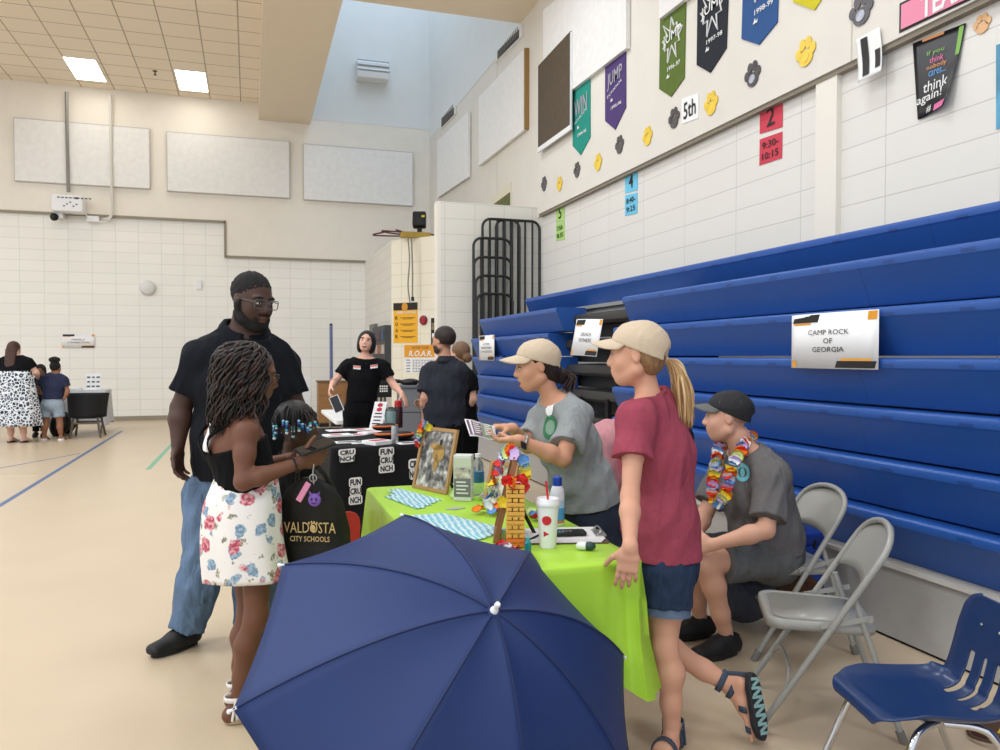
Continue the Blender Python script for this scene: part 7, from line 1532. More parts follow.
B.build('body', M_skin, root, face_paint(P, A, hs, (170, 104, 96), (40, 28, 24), [blob(P(-.04, .03, -.075), np.array((.05, .06, .042)) * hs, (44, 32, 28), A, .4), blob(P(.04, .03, -.075), np.array((.05, .06, .042)) * hs, (44, 32, 28), A, .4), blob(P(0, -.07, -.03), np.array((.07, .05, .03)) * hs, (100, 74, 62), A, .6, .6)]), mk_)
hb = Body(.008); hb.ell(P(0, -.018, .036), np.array((.083, .103, .094)) * hs, A).cut(P(0, .07, .06), nrm(A[1] * .8 - A[2] * .7)).cut(P(0, -.05, -.028), nrm(-A[2] + A[1] * .1)); hb.ell(P(.07, .04, -.02), np.array((.03, .05, .04)) * hs, A, .01, 's').ell(P(-.07, .04, -.02), np.array((.03, .05, .04)) * hs, A, .01, 's').folds(.003, 90, 2); hb.build('hair', hair_mat('dark_short_hair', (40, 30, 26)), root)
S = shirt(.009, J, D, 1., .014, .78, 1.05, hem=pj(445, 428, d0), neckr=.066, amp=.013, seed=15, slw=.02, freq=9.); S.build('polo_shirt', M_charc, root); collar(J['neck'] + UP * .012, UP, f, .066, .028, M_charc, root)
pants(.01, J, D, 1., .012, 1.95, .008, waist=pj(445, 422, d0), widen=.014).build('trousers', M_blktrs, root)
for q in ('anL', 'anR'): shoe(J[q], f, 1., M_shoeB, M_soleB, root, h=.01)
# ================================================================== woman with a hair bun behind him
d0 = 7.7
J = dict(neck=pj(462, 369, d0), headbase=pj(461, 363, d0), shL=pj(456, 378, d0 + .12), shR=pj(470, 379, d0 - .1), chest=pj(462, 391, d0), waist=pj(462, 408, d0), pel=pj(464, 424, d0), elR=pj(473.5, 399, d0 - .12), wrR=pj(464, 411, d0 - .02), elL=pj(451, 398, d0 + .15), wrL=pj(452, 415, d0),
         hipL=pj(459, 429, d0 + .05), hipR=pj(469, 429, d0 - .05), knL=pj(459, 465, d0), anL=pj(459, 498, d0), knR=pj(469, 465, d0), anR=pj(469, 498, d0))
for q in ('anL', 'anR'): J[q][2] = .08
D = dict(hip=(.15, .125), waist=(.125, .105), chest=(.14, .11), up=(.12, .08), delt=.046, trap=.04)
f = nrm(CF * .55 - CR * .83); fh = nrm(-CR * .75 + CF * .66); hc = pj(459.5, 354, d0); hs = .98
root = root_for(J, 'person with light brown hair in a low bun and a black top, half hidden')
B, P, A = body_core(.01, J, D, .93, wk, (hc, fh, UP), nr=.046, back=-f, hs=hs, fl=f, fr=f); B.build('body', M_skin, root, face_paint(P, A, hs, (190, 110, 104), (80, 60, 48)), wk)
hb = Body(.008); hb.ell(P(0, -.02, .034), np.array((.085, .106, .096)) * hs, A).cut(P(0, .06, .06), nrm(A[1] * .8 - A[2] * .6)).ell(P(0, -.11, -.04), np.array((.052, .045, .048)) * hs, A, .015).cut(P(0, 0, -.09), -A[2]).folds(.006, 42, 3); hb.build('hair', hair_mat('light_brown_hair', (122, 92, 66)), root)
shirt(.01, J, D, .93, .012, .6, 1., hem=pj(464, 428, d0), neckr=.052, amp=.01, seed=7, slw=.016, freq=10.).build('black_top', M_blkpolo, root); pants(.01, J, D, .93, .012, 1.95, .008, waist=pj(464, 420, d0), widen=.012).build('trousers', M_blktrs, root)
for q in ('anL', 'anR'): shoe(J[q], f, .92, M_shoeB, M_soleB, root, h=.01)
# ================================================================== woman in the grey shirt and beige cap
gk2 = (206, 152, 122)
M_gtee = cloth_mat('heather_grey_jersey', (148, 152, 152), .6, 8., noise=.1, nscale=90); M_navyS = mat('navy_shorts_cloth', (28, 36, 54), .85, bump=.15, bscale=120); M_beige = mat('beige_cap_cloth', (206, 186, 160), .85, noise=.06, nscale=20, bump=.25, bscale=140)
J = dict(neck=pj(554, 400, 3.90), headbase=pj(546, 385, 3.87), shL=pj(577, 415, 3.74), shR=pj(544, 417, 4.06), chest=pj(567, 442, 3.90), waist=pj(582, 484, 3.92), pel=pj(592, 516, 3.94), elL=pj(563, 459, 3.58), wrL=pj(518, 440, 3.52), elR=pj(528, 446, 3.98), wrR=pj(512, 428, 3.74),
         hipL=pj(597, 524, 3.86), hipR=pj(588, 524, 4.04), knL=pj(610, 592, 3.80), anL=pj(634, 656, 3.62), knR=pj(592, 590, 3.98), anR=pj(598, 640, 4.0))
J['anR'][2] = .09; J['anL'][2] = .085
D = dict(hip=(.165, .135), waist=(.148, .128), chest=(.152, .125), up=(.135, .09), delt=.052, trap=.045)
f = nrm(-CR * .96 - CF * .28); fh = nrm(-CR * .97 - CF * .10 - UP * .16); uh_ = nrm(UP - CR * .10); hc = pj(537, 366, 3.87); hs = 1.04
root = root_for(J, 'person in a grey t-shirt and beige cap leaning over the green table with a leaflet')
hL = nrm(-CR * .97 - UP * .03 + CF * .06); hR_ = nrm(-CR * .92 + UP * .12 - CF * .25)
B, P, A = body_core(.005, J, D, .98, gk2, (hc, fh, uh_), nr=.046, back=-f, hs=hs, mouth=.8, nose=.95, fl=nrm(-CR * .8 - CF * .5), fr=f, hands=[dict(w=J['wrL'], d=hL, palm=nrm(UP + CF * .2), thumb=-CF * .2 + CF * .9, curl=[.35, .4, .45, .5], s=1.), dict(w=J['wrR'], d=hR_, palm=-UP, thumb=-CF, curl=[.5, .55, .6, .7], s=.98)])
B.build('body', M_skin, root, face_paint(P, A, hs, (176, 100, 94), (50, 36, 30), [blob(P(0, .092, -.068), np.array((.016, .016, .005)) * hs, (90, 40, 40), A, .4)]), gk2)
face_parts(P, hs, root, (52, 36, 30))
hb = Body(.005); hb.ell(P(0, -.022, .026), np.array((.082, .098, .094)) * hs, A).ell(P(0, -.06, -.04), np.array((.066, .045, .05)) * hs, A, .03).cut(P(0, .028, .03), nrm(A[1] - A[2] * .42)).ell(P(.082, .005, -.02), np.array((.03, .022, .038)) * hs, A, .008, 's').ell(P(-.082, .005, -.02), np.array((.03, .022, .038)) * hs, A, .008, 's').ell(P(0, -.105, -.065), np.array((.036, .036, .04)) * hs, A, .02).cut(P(0, 0, .034), nrm(A[2] - A[1] * .4)).folds(.003, 60, 6, (.3, 1, 1)); M_dkh = hair_mat('dark_brown_hair', (36, 24, 22)); hair = hb.build('hair', M_dkh, root)
r = np.random.default_rng(3); paths = []
for i in range(60):
    st = P(r.normal() * .014, -.11, -.055 + r.normal() * .012); e = P(r.normal() * .03, -.125 + r.normal() * .015, -.12 - r.random() * .04); m_ = lrp(st, e, .5) - A[1] * (.03 + .01 * r.random()) * hs + UP * .01; paths.append(bez([st, m_, e], 12))
strands('ponytail', paths, .0042, [M_dkh, mat('brown_hair_tip', (70, 46, 36), .5)], hair, 5)
ballcap(hc, nrm(fh + UP * .06), uh_, 1.03 * hs, M_beige, root, brimL=.085, hole=True)
hemL = pj(596, 503, 3.92); hn = nrm(nrm(J['pel'] - J['waist']) * .8 - UP * .5)
S = shirt(.0055, J, D, .98, .016, .72, 1., hem=hemL, hemn=hn, neckr=.062, amp=.016, seed=31, slw=.016, freq=7., extra=lambda b: b.ecap(J['pel'], J['waist'], (.178, .150), (.166, .145), nrm(J['hipR'] - J['hipL']), .05)); S.build('t_shirt', M_gtee, root)
MB().tube([J['neck'] + UP * .012 + (lambda ax, a: nrm(np.cross(ax, CF)) * .066 * math.cos(a) + nrm(np.cross(ax, np.cross(ax, CF))) * .066 * math.sin(a))(nrm(J['headbase'] - J['neck']), a) for a in np.linspace(0, 2 * PI, 28, endpoint=False)], .007, 8, closed=True).build('neckband', M_gtee, root, world=True)
pants(.007, J, D, .98, .020, .80, .010, 12, waist=pj(590, 494, 3.92), widen=.024, freq=9., wn=nrm(-hn)).build('shorts', M_navyS, root)
# round green badge print and name sticker on the chest
cb = pj(537.5, 429, 3.70); nb = nrm(-CR * .62 - CF * .78); xb = nrm(np.cross(UP, nb)); yb = np.cross(nb, xb)
def chest_disc(c, n_, rx, ry, m, nm, par, body, push=.004, hole=0):
    x_ = nrm(np.cross(UP, n_)); y_ = np.cross(n_, x_); N = 26; rings = []
    dg = bpy.context.evaluated_depsgraph_get(); dg.update(); mw = body.matrix_world; off = np.array(origin_of(body))
    for rr in np.linspace(hole, 1, 5):
        row = []
        for k in range(N):
            p = np.asarray(c) + x_ * rx * rr * math.cos(2 * PI * k / N) + y_ * ry * rr * math.sin(2 * PI * k / N); s_ = Vector(p + n_ * .25 - off); ok, loc, no, i_ = body.ray_cast(s_, Vector(-n_), distance=.6)
            row.append((np.array(loc) + off + n_ * push) if ok else p)
        rings.append(row)
    return MB().grid(rings, closed=True).build(nm, m, par, world=True, fix=False)
tee = [o for o in root.children if o.name.startswith('t_shirt')][0]
bpy.context.view_layer.update()
chest_disc(cb, nb, .046, .060, mat('green_badge_print', (62, 124, 88), .8, noise=.35, nscale=70), 'badge_print', root, tee); chest_disc(cb, nb, .026, .036, mat('grey_green_print', (128, 160, 140), .8), 'badge_centre', root, tee, .006)
cs_ = pj(538.5, 408, 3.72); G = []
chest_disc(cs_, nb, .026, .045, M_paper, 'name_sticker', root, tee)
# watch
w0 = lrp(J['wrL'], J['elL'], .12); ax = nrm(J['elL'] - J['wrL']); e1 = nrm(np.cross(ax, UP)); e2 = np.cross(ax, e1); o = MB().tube([w0 + (e1 * math.cos(a) + e2 * math.sin(a)) * .033 for a in np.linspace(0, 2 * PI, 20, endpoint=False)], .008, 6, closed=True).build('watch', mat('silver_watch_strap', (150, 146, 140), .35, metal=.5), root, world=True); MB().box(w0 - CF * .036 - UP * .010, (.03, .012, .032), (ax, CF, UP)).build('watch_face', mat('dark_watch_face', (30, 30, 32), .2), o, world=True, smooth=False, bevel=.003)
MB().tube([J['neck'] + UP * .02 - CR * .05 + CF * .0, J['neck'] - CR * .07 - UP * .02], .002, 5).build('necklace', mat('gold', (220, 180, 90), .25, metal=1.), root, world=True)
sandal(J['anL'], nrm(-CR * .55 - CF * .85), .98, mat('dark_grey_strap', (70, 66, 62), .7), mat('dark_sandal_sole', (44, 42, 42), .7), root, c0=V(J['anL'][0], J['anL'][1], .024)); sandal(J['anR'], f, .98, MATS['dark_grey_strap'], MATS['dark_sandal_sole'], root, c0=V(J['anR'][0], J['anR'][1], .024))
# leaflet in her hands
c4 = [pj(464.5, 419, 3.50), pj(495, 426, 3.62), pj(496, 440, 3.50), pj(470, 436, 3.40)]; c_ = np.mean(c4, 0); t = empty('leaflet', c_, 0, 'printed purple and green leaflet held open by the person in grey', 'leaflet')
def q4(u, v): return (c4[0] * (1 - u) + c4[1] * u) * (1 - v) + (c4[3] * (1 - u) + c4[2] * u) * v - c_
nl = nrm(np.cross(c4[1] - c4[0], c4[3] - c4[0])); nl = nl if nl @ (C0 - c_) > 0 else -nl
MB().grid([[q4(i / 8, j / 4) + nl * .004 * math.sin(i / 8 * PI * 2) for j in range(5)] for i in range(9)]).build('paper', M_paper, t, solid=.0015, fix=False)
for nm, u0, u1, cc in (('purple_panel', .16, .5, (128, 108, 122)), ('green_panel', .52, .9, (142, 156, 128)), ('purple_bar', .02, .1, (116, 92, 112))): MB().grid([[q4(u0 + (u1 - u0) * i / 6, .06 + .88 * j / 3) + nl * (.003 + .004 * math.sin((u0 + (u1 - u0) * i / 6) * PI * 2)) for j in range(4)] for i in range(7)]).build(nm, mat(nm, cc, .5), t, fix=False)
b = MB()
for k in range(6):
    for u0 in (.2, .56): b.add([q4(u0, .12 + .13 * k) + nl * .008, q4(u0 + .24 - .05 * (k % 2), .12 + .13 * k) + nl * .008, q4(u0 + .24 - .05 * (k % 2), .17 + .13 * k) + nl * .008, q4(u0, .17 + .13 * k) + nl * .008], [(0, 1, 2, 3)])
b.build('text_lines', M_wpr, t, smooth=False)
# ================================================================== person in pink bending down behind
pk = (206, 150, 124); d0 = 4.5
M_pink = cloth_mat('dusty_pink_jersey', (198, 140, 146), .5, 8.)
J = dict(pel=pj(601, 508, d0), waist=pj(600, 472, d0), chest=pj(613, 444, d0), neck=pj(650, 436, d0), headbase=pj(657, 440, d0), shL=pj(643, 446, d0 - .17), shR=pj(643, 442, d0 + .17), elL=pj(650, 486, d0 - .2), wrL=pj(668, 520, d0 - .12), elR=pj(650, 486, d0 + .2), wrR=pj(668, 520, d0 + .12),
         hipL=pj(614, 514, d0 - .09), hipR=pj(614, 514, d0 + .09), knL=pj(640, 550, d0 - .12), anL=pj(622, 600, d0 - .1), knR=pj(640, 548, d0 + .12), anR=pj(622, 596, d0 + .1))
for q in ('anL', 'anR'): J[q][2] = .08
D = dict(hip=(.16, .135), waist=(.145, .12), chest=(.15, .12), up=(.14, .09), delt=.05, trap=.045)
f = nrm(CR); hc = pj(674, 443, d0); root = root_for(J, 'person in a dusty pink t-shirt bent over behind the person in grey')
B, P, A = body_core(.01, J, D, .95, pk, (hc, nrm(CR * .6 - UP * .8), nrm(CR * .8 + UP * .6)), nr=.05, back=-f, fl=f, fr=f); B.build('body', M_skin, root, face_paint(P, A, 1., (180, 100, 96), (90, 66, 50)), pk)
hb = Body(.01); hb.ell(P(0, -.02, .034), (.085, .106, .096), A).cut(P(0, .05, .04), nrm(A[1] * .8 - A[2] * .5)).cut(P(0, 0, -.04), -A[2]); hb.build('hair', M_dkh, root)
shirt(.008, J, D, .95, .016, .8, 1., hem=pj(612, 506, d0), neckr=.06, amp=.016, seed=17, slw=.020, freq=6.5).build('t_shirt', M_pink, root); pants(.01, J, D, .95, .014, 1.9, .008, waist=pj(612, 500, d0)).build('trousers', mat('khaki_cloth', (140, 116, 92), .85), root)
for q in ('anL', 'anR'): shoe(J[q], f, .95, M_shoeB, M_soleB, root, h=.01)
# ================================================================== girl in the maroon shirt
ms = (214, 160, 132)
M_mar = cloth_mat('maroon_jersey', (156, 70, 86), .55, 8.); M_dshort = cloth_mat('dark_denim', (44, 58, 82), .5, 12., noise=.22, nscale=14); M_cuff = mat('faded_denim_cuff', (96, 112, 134), .9, noise=.2, nscale=30)
J = dict(neck=pj(650, 397, 2.97), headbase=pj(645, 380, 2.96), shL=pj(636, 419, 2.83), shR=pj(672, 413, 3.13), chest=pj(656, 455, 2.97), waist=pj(660, 518, 2.97), pel=pj(664, 562, 2.97), elL=pj(630, 497, 2.72), wrL=pj(630, 548, 2.60), elR=pj(672, 480, 3.2), wrR=pj(660, 520, 3.22),
         hipL=pj(666, 574, 2.89), hipR=pj(660, 574, 3.05), knL=pj(664, 648, 2.86), anL=pj(672, 732, 2.86), knR=pj(640, 634, 3.12), anR=pj(733, 687, 2.98))
J['anL'][2] = .085
D = dict(hip=(.142, .118), waist=(.122, .108), chest=(.132, .115), up=(.115, .082), delt=.044, trap=.036)
f = nrm(-CR * .91 + CF * .40); fh = nrm(-CR * .92 + CF * .34 - UP * .05); uh_ = nrm(UP + CR * .02); hc = pj(637, 355, 2.95); hs = .99
root = root_for(J, 'person in a maroon t-shirt and beige cap with a blond ponytail, one foot lifted')
B, P, A = body_core(.0045, J, D, .93, ms, (hc, fh, uh_), af=.9, lf=.93, nr=.044, back=-f, hs=hs, jaw=.95, fl=nrm(-CR * .55 - CF * .83), hands=[dict(w=J['wrL'], d=nrm(-UP * .95 - CR * .10 + CF * .05), palm=nrm(CF * .95 + CR * .2), thumb=-CR, curl=[.15, .2, .25, .3], s=.92, spread=.8)])
# lifted foot: toes down, sole towards the camera right
sh_ = nrm(J['anR'] - J['knR']); fd = nrm(-UP * .93 + CR * .15 - CF * .10); su = nrm(-CR * .62 + CF * .74); su = nrm(su - fd * (su @ fd)); sl = np.cross(su, fd); a = J['anR']
B.ecap(a + fd * -.01, a + fd * .06 - su * .035, (.032, .036), (.036, .030), sl, .03).ecap(a + fd * .04 - su * .045, a + fd * .155 - su * .062, (.036, .028), (.038, .014), sl, .03).ell(a - su * .045 - fd * .018, (.03, .032, .032), None, .03)
for k in range(5): o_ = sl * (.027 - .014 * k); B.cap(a + fd * .15 - su * .062 + o_, a + fd * (.178 - .005 * k) - su * .062 + o_, .009, .0075, .004)
B.build('body', M_skin, root, face_paint(P, A, hs, (196, 116, 110), (150, 116, 84)), ms); face_parts(P, hs, root, (140, 104, 74))
M_bl = [mat('blond_hair', (206, 168, 116), .4, spec=.6), mat('light_blond_hair', (228, 198, 150), .4, spec=.6), mat('dark_blond_hair', (158, 120, 76), .45, spec=.5), mat('honey_hair', (186, 146, 96), .4, spec=.5)]
hb = Body(.005); hb.ell(P(0, -.020, .028), np.array((.079, .097, .088)) * hs, A).ell(P(0, -.055, -.030), np.array((.058, .044, .05)) * hs, A, .03).cut(P(0, .018, .02), nrm(A[1] - A[2] * .1)).ell(P(.080, .004, -.02), np.array((.03, .026, .04)) * hs, A, .008, 's').ell(P(-.080, .004, -.02), np.array((.03, .026, .04)) * hs, A, .008, 's').cut(P(0, 0, .034), nrm(A[2] - A[1] * .4)).folds(.002, 70, 4, (.3, 1, 1)); hair = hb.build('hair', hair_mat('pulled_back_hair', (146, 112, 76)), root)
cp = ballcap(hc, nrm(fh + UP * .05), uh_, 1.06 * hs, M_beige, root, brimL=.080, hole=True)
r = np.random.default_rng(21); paths = []; kn0 = pj(664, 358, 3.00)
for i in range(210):
    a_ = r.random() * 2 * PI; rr = math.sqrt(r.random()); ox = (CR * .75 + CF * .6) * math.cos(a_) * rr; oy = (CF * .8 - CR * .35) * math.sin(a_) * rr; L_ = r.uniform(.78, 1.0)
    P1 = kn0 + (ox + oy) * .012; P2 = pj(676, 366, 3.0) + (ox + oy) * .030 - CR * .004; P3 = pj(683, 392, 2.99) + (ox + oy) * .048; P4 = pj(686 - 4 * r.random(), 392 + 36 * L_, 2.98) + (ox + oy) * (.030 + .02 * r.random()); w_ = r.normal(size=3) * .004
    paths.append(bez([P1, P2 + w_, P3 - w_, P4 + r.normal(size=3) * .004], 18))
pt = strands('ponytail', paths, .0046, M_bl, hair, 5); MB().tube([kn0 + (CF * math.cos(a) + UP * math.sin(a)) * .017 + CR * .006 for a in np.linspace(0, 2 * PI, 16, endpoint=False)], .006, 6, closed=True).build('hair_tie', M_bl[1], pt, world=True)
hem = pj(664, 556, 2.95)
S = shirt(.005, J, D, .93, .018, .52, .9, hem=hem, hemn=nrm(-UP), neckr=.055, amp=.013, seed=41, slw=.016, freq=7., extra=lambda b: b.ecap(J['pel'], J['waist'], (.158, .138), (.142, .130), nrm(J['hipR'] - J['hipL']), .05)); tee = S.build('t_shirt', M_mar, root)
ax = nrm(J['headbase'] - J['neck']); e1 = nrm(np.cross(ax, CF)); e2 = np.cross(ax, e1); MB().tube([J['neck'] + UP * .010 + (e1 * math.cos(a) + e2 * math.sin(a)) * .058 for a in np.linspace(0, 2 * PI, 28, endpoint=False)], .0065, 8, closed=True).build('neckband', M_mar, root, world=True)
Pn = pants(.0055, J, D, .93, .014, .44, .007, 14, .98, waist=pj(664, 550, 2.95), widen=.016, freq=11.); Pn.build('denim_shorts', M_dshort, root)
for q in 'LR':
    hp, kn = J['hip' + q], J['kn' + q]; b = lrp(hp, kn, .42); n = nrm(kn - hp); e1 = nrm(np.cross(n, CF)); e2 = np.cross(n, e1); R_ = .089
    MB().grid([[b + n * t_ + (e1 * math.cos(a) + e2 * math.sin(a)) * (R_ + o_) for t_, o_ in ((.0, -.010), (-.002, .004), (.034, .005), (.036, -.012))] for a in np.linspace(0, 2 * PI, 40)]).build('cuff', M_cuff, root, world=True, fix=False)
b = MB().grid([[pj(*q) for q in row] for row in [[(676, 560, 2.80), (676, 566, 2.80)], [(690, 558, 2.90), (690, 566, 2.90)]]]) if False else None
M_sstr = mat('slate_sandal_strap', (62, 74, 90), .7, bump=.2, bscale=120); M_ssole = mat('black_sandal_sole', (40, 40, 44), .7); M_mint = mat('mint_tread', (150, 190, 188), .7)
sandal(J['anL'], nrm(-CR * .55 - CF * .83), .93, M_sstr, M_ssole, root, c0=V(J['anL'][0], J['anL'][1], .024))
# lifted sandal
g0 = a - su * .078 - fd * .0; out = []
for k in range(32):
    q = 2 * PI * k / 32; x = .125 * math.cos(q); out.append((x + .058, .044 * math.sin(q) * (.84 if -.05 < x < .03 else 1)))
sd_ = MB().prism(out, g0 - su * .024, fd, sl, su, .026).build('sandal', M_ssole, root, world=True, bevel=.005)
tr = MB()
for k in range(13):
    x = -.045 + .0165 * k; w_ = .030 * math.sqrt(max(.05, 1 - ((x - .058) / .125) ** 2)); tr.box(g0 - su * .0255 + fd * x + sl * .002 * (-1) ** k, (.010, w_ * 2, .005), (nrm(fd + sl * .25 * (-1) ** k), nrm(sl - fd * .25 * (-1) ** k), su))
tr.build('tread', M_mint, sd_, world=True, smooth=False)
for x, w, hg in ((.135, .046, .040), (.06, .048, .070)):
    MB().grid([[g0 + fd * (x + z_) + sl * w * math.cos(q) + su * hg * math.sin(q) for z_ in (-.011, .011)] for q in np.linspace(0, PI, 14)]).build('strap', M_sstr, sd_, world=True, solid=.005, fix=False)
for cen_, up__, r_ in ((a + sh_ * -.0 + su * .0, None, .044), (a - sh_ * .045, None, .041)):
    e1 = nrm(np.cross(sh_, CF)); e2 = np.cross(sh_, e1); MB().grid([[cen_ + sh_ * z_ + (e1 * math.cos(q) + e2 * math.sin(q)) * r_ for z_ in (-.011, .011)] for q in np.linspace(0, 2 * PI, 24)]).build('strap', M_sstr, sd_, world=True, solid=.005, fix=False)
MB().tube([a - su * .07 - fd * .055, a - su * .02 - fd * .052, a + su * .0 - sh_ * .04 - fd * .03], .010, 8).build('strap', M_sstr, sd_, world=True)
# ================================================================== seated man with the garland
ss = (216, 164, 138)
M_gt2 = cloth_mat('warm_grey_jersey', (106, 103, 102), .6, 8.); M_gsh = cloth_mat('grey_shorts_cloth', (100, 102, 102), .55, 8.); M_bcap = mat('black_cap_cloth', (34, 34, 36), .8, bump=.2, bscale=140); M_gbrim = mat('grey_cap_brim', (98, 98, 96), .8)
J = dict(neck=pj(747, 452, 3.86), headbase=pj(737, 436, 3.85), shL=pj(773, 476, 3.70), shR=pj(727, 467, 4.04), chest=pj(756, 493, 3.88), waist=pj(765, 530, 3.90), pel=pj(771, 552, 3.92), elL=pj(766, 530, 3.58), wrL=pj(712, 545, 3.62), elR=pj(706, 512, 3.98), wrR=pj(692, 543, 3.80),
         hipL=pj(774, 555, 3.84), hipR=pj(766, 552, 4.06), knL=pj(703, 562, 3.70), anL=pj(727, 633, 3.78), knR=pj(686, 556, 3.96), anR=pj(701, 618, 4.02))
J['anL'][2] = .085; J['anR'][2] = .085
D = dict(hip=(.172, .14), waist=(.165, .14), chest=(.168, .135), up=(.15, .095), delt=.060, trap=.052)
f = nrm(-CR * .86 - CF * .50); fh = nrm(-CR * .93 + CF * .34 - UP * .03); hc = pj(728, 417, 3.85); hs = 1.04
root = root_for(J, 'seated person in a grey t-shirt and black cap wearing a flower garland')
B, P, A = body_core(.0055, J, D, 1., ss, (hc, fh, UP), af=1.05, lf=1., nr=.060, back=nrm(CR), hs=hs, nose=1.1, jaw=1.05, hands=[dict(w=J['wrL'], d=nrm(-CR * .95 + CF * .25 - UP * .05), palm=nrm(CF * .8 - UP * .2), thumb=UP, curl=.55, s=1.02), dict(w=J['wrR'], d=nrm(-CR * .3 - UP * .55 - CF * .6), palm=nrm(-CF * .4 + CR * .6), thumb=-CF, curl=.5, s=1.02)])
stub = (176, 128, 108)
B.build('body', M_skin, root, face_paint(P, A, hs, (190, 116, 108), (130, 96, 76), [blob(P(0, .06, -.08), np.array((.055, .05, .04)) * hs, stub, A, .6, .6)]), ss); face_parts(P, hs, root, (126, 94, 76))
hb = Body(.006); hb.ell(P(0, -.012, .035), np.array((.078, .099, .088)) * hs, A).cut(P(0, .02, .03), nrm(A[1] - A[2] * .1)).cut(P(0, 0, -.028), -A[2]).ell(P(.08, .004, -.02), np.array((.03, .026, .04)) * hs, A, .008, 's').ell(P(-.08, .004, -.02), np.array((.03, .026, .04)) * hs, A, .008, 's'); hb.build('hair', mat('shaved_hair', (170, 130, 110), .7, noise=.3, nscale=150), root)
ballcap(hc, nrm(fh + UP * .06), UP, 1.02 * hs, M_bcap, root, brimL=.072, hole=True, m2=M_gbrim)
hemn = -UP
S = shirt(.006, J, D, 1., .018, .82, 1.05, hem=pj(771, 549, 3.9), neckr=.070, amp=.015, seed=51, slw=.020, freq=7., extra=lambda b: b.ecap(J['pel'], J['waist'], (.178, .150), (.178, .155), nrm(J['hipR'] - J['hipL']), .05)); S.build('t_shirt', M_gt2, root)
tee = root.children[-1]; bpy.context.view_layer.update()
nb = nrm(-CR * .55 - CF * .83); chest_disc(pj(738.5, 474, 3.7), nb, .040, .044, mat('turquoise_print', (120, 196, 206), .8), 'badge_print', root, tee, .004, .55); chest_disc(pj(738.5, 474, 3.7), nb, .012, .022, MATS['turquoise_print'], 'badge_mark', root, tee, .004)
Pn = pants(.0065, J, D, 1., .020, .74, .008, 16, 1.02, widen=.022, freq=7.); Pn.build('shorts', M_gsh, root)
for q, d_ in (('anL', nrm(-CR * .93 - CF * .42)), ('anR', nrm(-CR * .88 - CF * .2))): shoe(J[q], d_, 1.04, M_shoeB, M_soleB, root)
# garland round the neck, hanging on the chest
cols = ['red', 'orange', 'yellow', 'green', 'lilac', 'white', 'blue', 'yellow', 'orange', 'red', 'white', 'blue', 'lilac']
lp = [pj(752, 436, 3.93), pj(750, 438, 3.86), pj(745, 443, 3.80), pj(741, 452, 3.74), pj(735, 462, 3.71), pj(731, 472, 3.70), pj(729, 484, 3.69), pj(726, 495, 3.69), pj(720, 503, 3.70), pj(715, 498, 3.74), pj(713, 487, 3.77), pj(715, 474, 3.80), pj(717, 462, 3.83), pj(719, 449, 3.88), pj(728, 440, 3.96)]
garland(bez(lp, 60), cols, .032, 'garland', parent=root, outward=nb * 1.1, n=58)
# ================================================================== far group by the end wall
d0 = 13.1; lk = (222, 178, 158)
def far(J, D, s, skin, label, f, hc, h=.013, hs=1., **k):
    for q in ('anL', 'anR'): J[q][2] = .08
    root = root_for(J, label); B, P, A = body_core(h, J, D, s, skin, (hc, f, UP), hs=hs, back=-f, fl=f, fr=f, **k); B.build('body', M_skin, root, face_paint(P, A, hs, (170, 100, 96), (50, 40, 36)), skin); return root, P, A
J = dict(neck=pj(14, 357, d0), headbase=pj(14, 353, d0), shL=pj(3, 363, d0), shR=pj(28, 363, d0), chest=pj(15, 371, d0), waist=pj(16, 383, d0), pel=pj(17, 393, d0), elL=pj(-1, 375, d0), wrL=pj(0, 386, d0 + .2), elR=pj(36, 372, d0 + .05), wrR=pj(38, 378, d0 + .3), hipL=pj(12, 396, d0), hipR=pj(22, 396, d0), knL=pj(11, 420, d0), anL=pj(11, 440, d0), knR=pj(23, 420, d0), anR=pj(24, 440, d0))
D = dict(hip=(.25, .18), waist=(.22, .16), chest=(.20, .15), up=(.17, .10), delt=.07, trap=.06); f = nrm(CF * .97 + CR * .1)
root, P, A = far(J, D, 1.0, lk, 'person with very long brown hair and a black and white leopard skirt', f, pj(14.5, 349, d0), af=1.2, lf=1.15, nr=.055)
shirt(.012, J, D, 1., .016, .6, 1.2, hem=pj(16, 381, d0), neckr=.06, amp=.01, seed=3).build('black_top', M_blkpolo, root)
hb = Body(.012); hb.ell(P(0, -.02, .035), (.092, .11, .1), A).ecap(P(0, -.08, -.03), P(0, -.15, -.46), (.10, .05), (.085, .04), A[0], .05).folds(.006, 30, 3, (1, 1, .1)); hb.build('hair', hair_mat('long_brown_hair', (72, 48, 38)), root)
mlp = mat('leopard_skirt_cloth', (222, 226, 230), .85); nt, b = nodes_of(mlp); tc = nt.nodes.new('ShaderNodeTexCoord'); vo = nt.nodes.new('ShaderNodeTexVoronoi'); vo.feature = 'DISTANCE_TO_EDGE'; vo.inputs['Scale'].default_value = 19; nz = nt.nodes.new('ShaderNodeTexNoise'); nz.inputs['Scale'].default_value = 14; vm = nt.nodes.new('ShaderNodeVectorMath'); vm.operation = 'MULTIPLY_ADD'; vm.inputs[1].default_value = (.06, .06, .06)
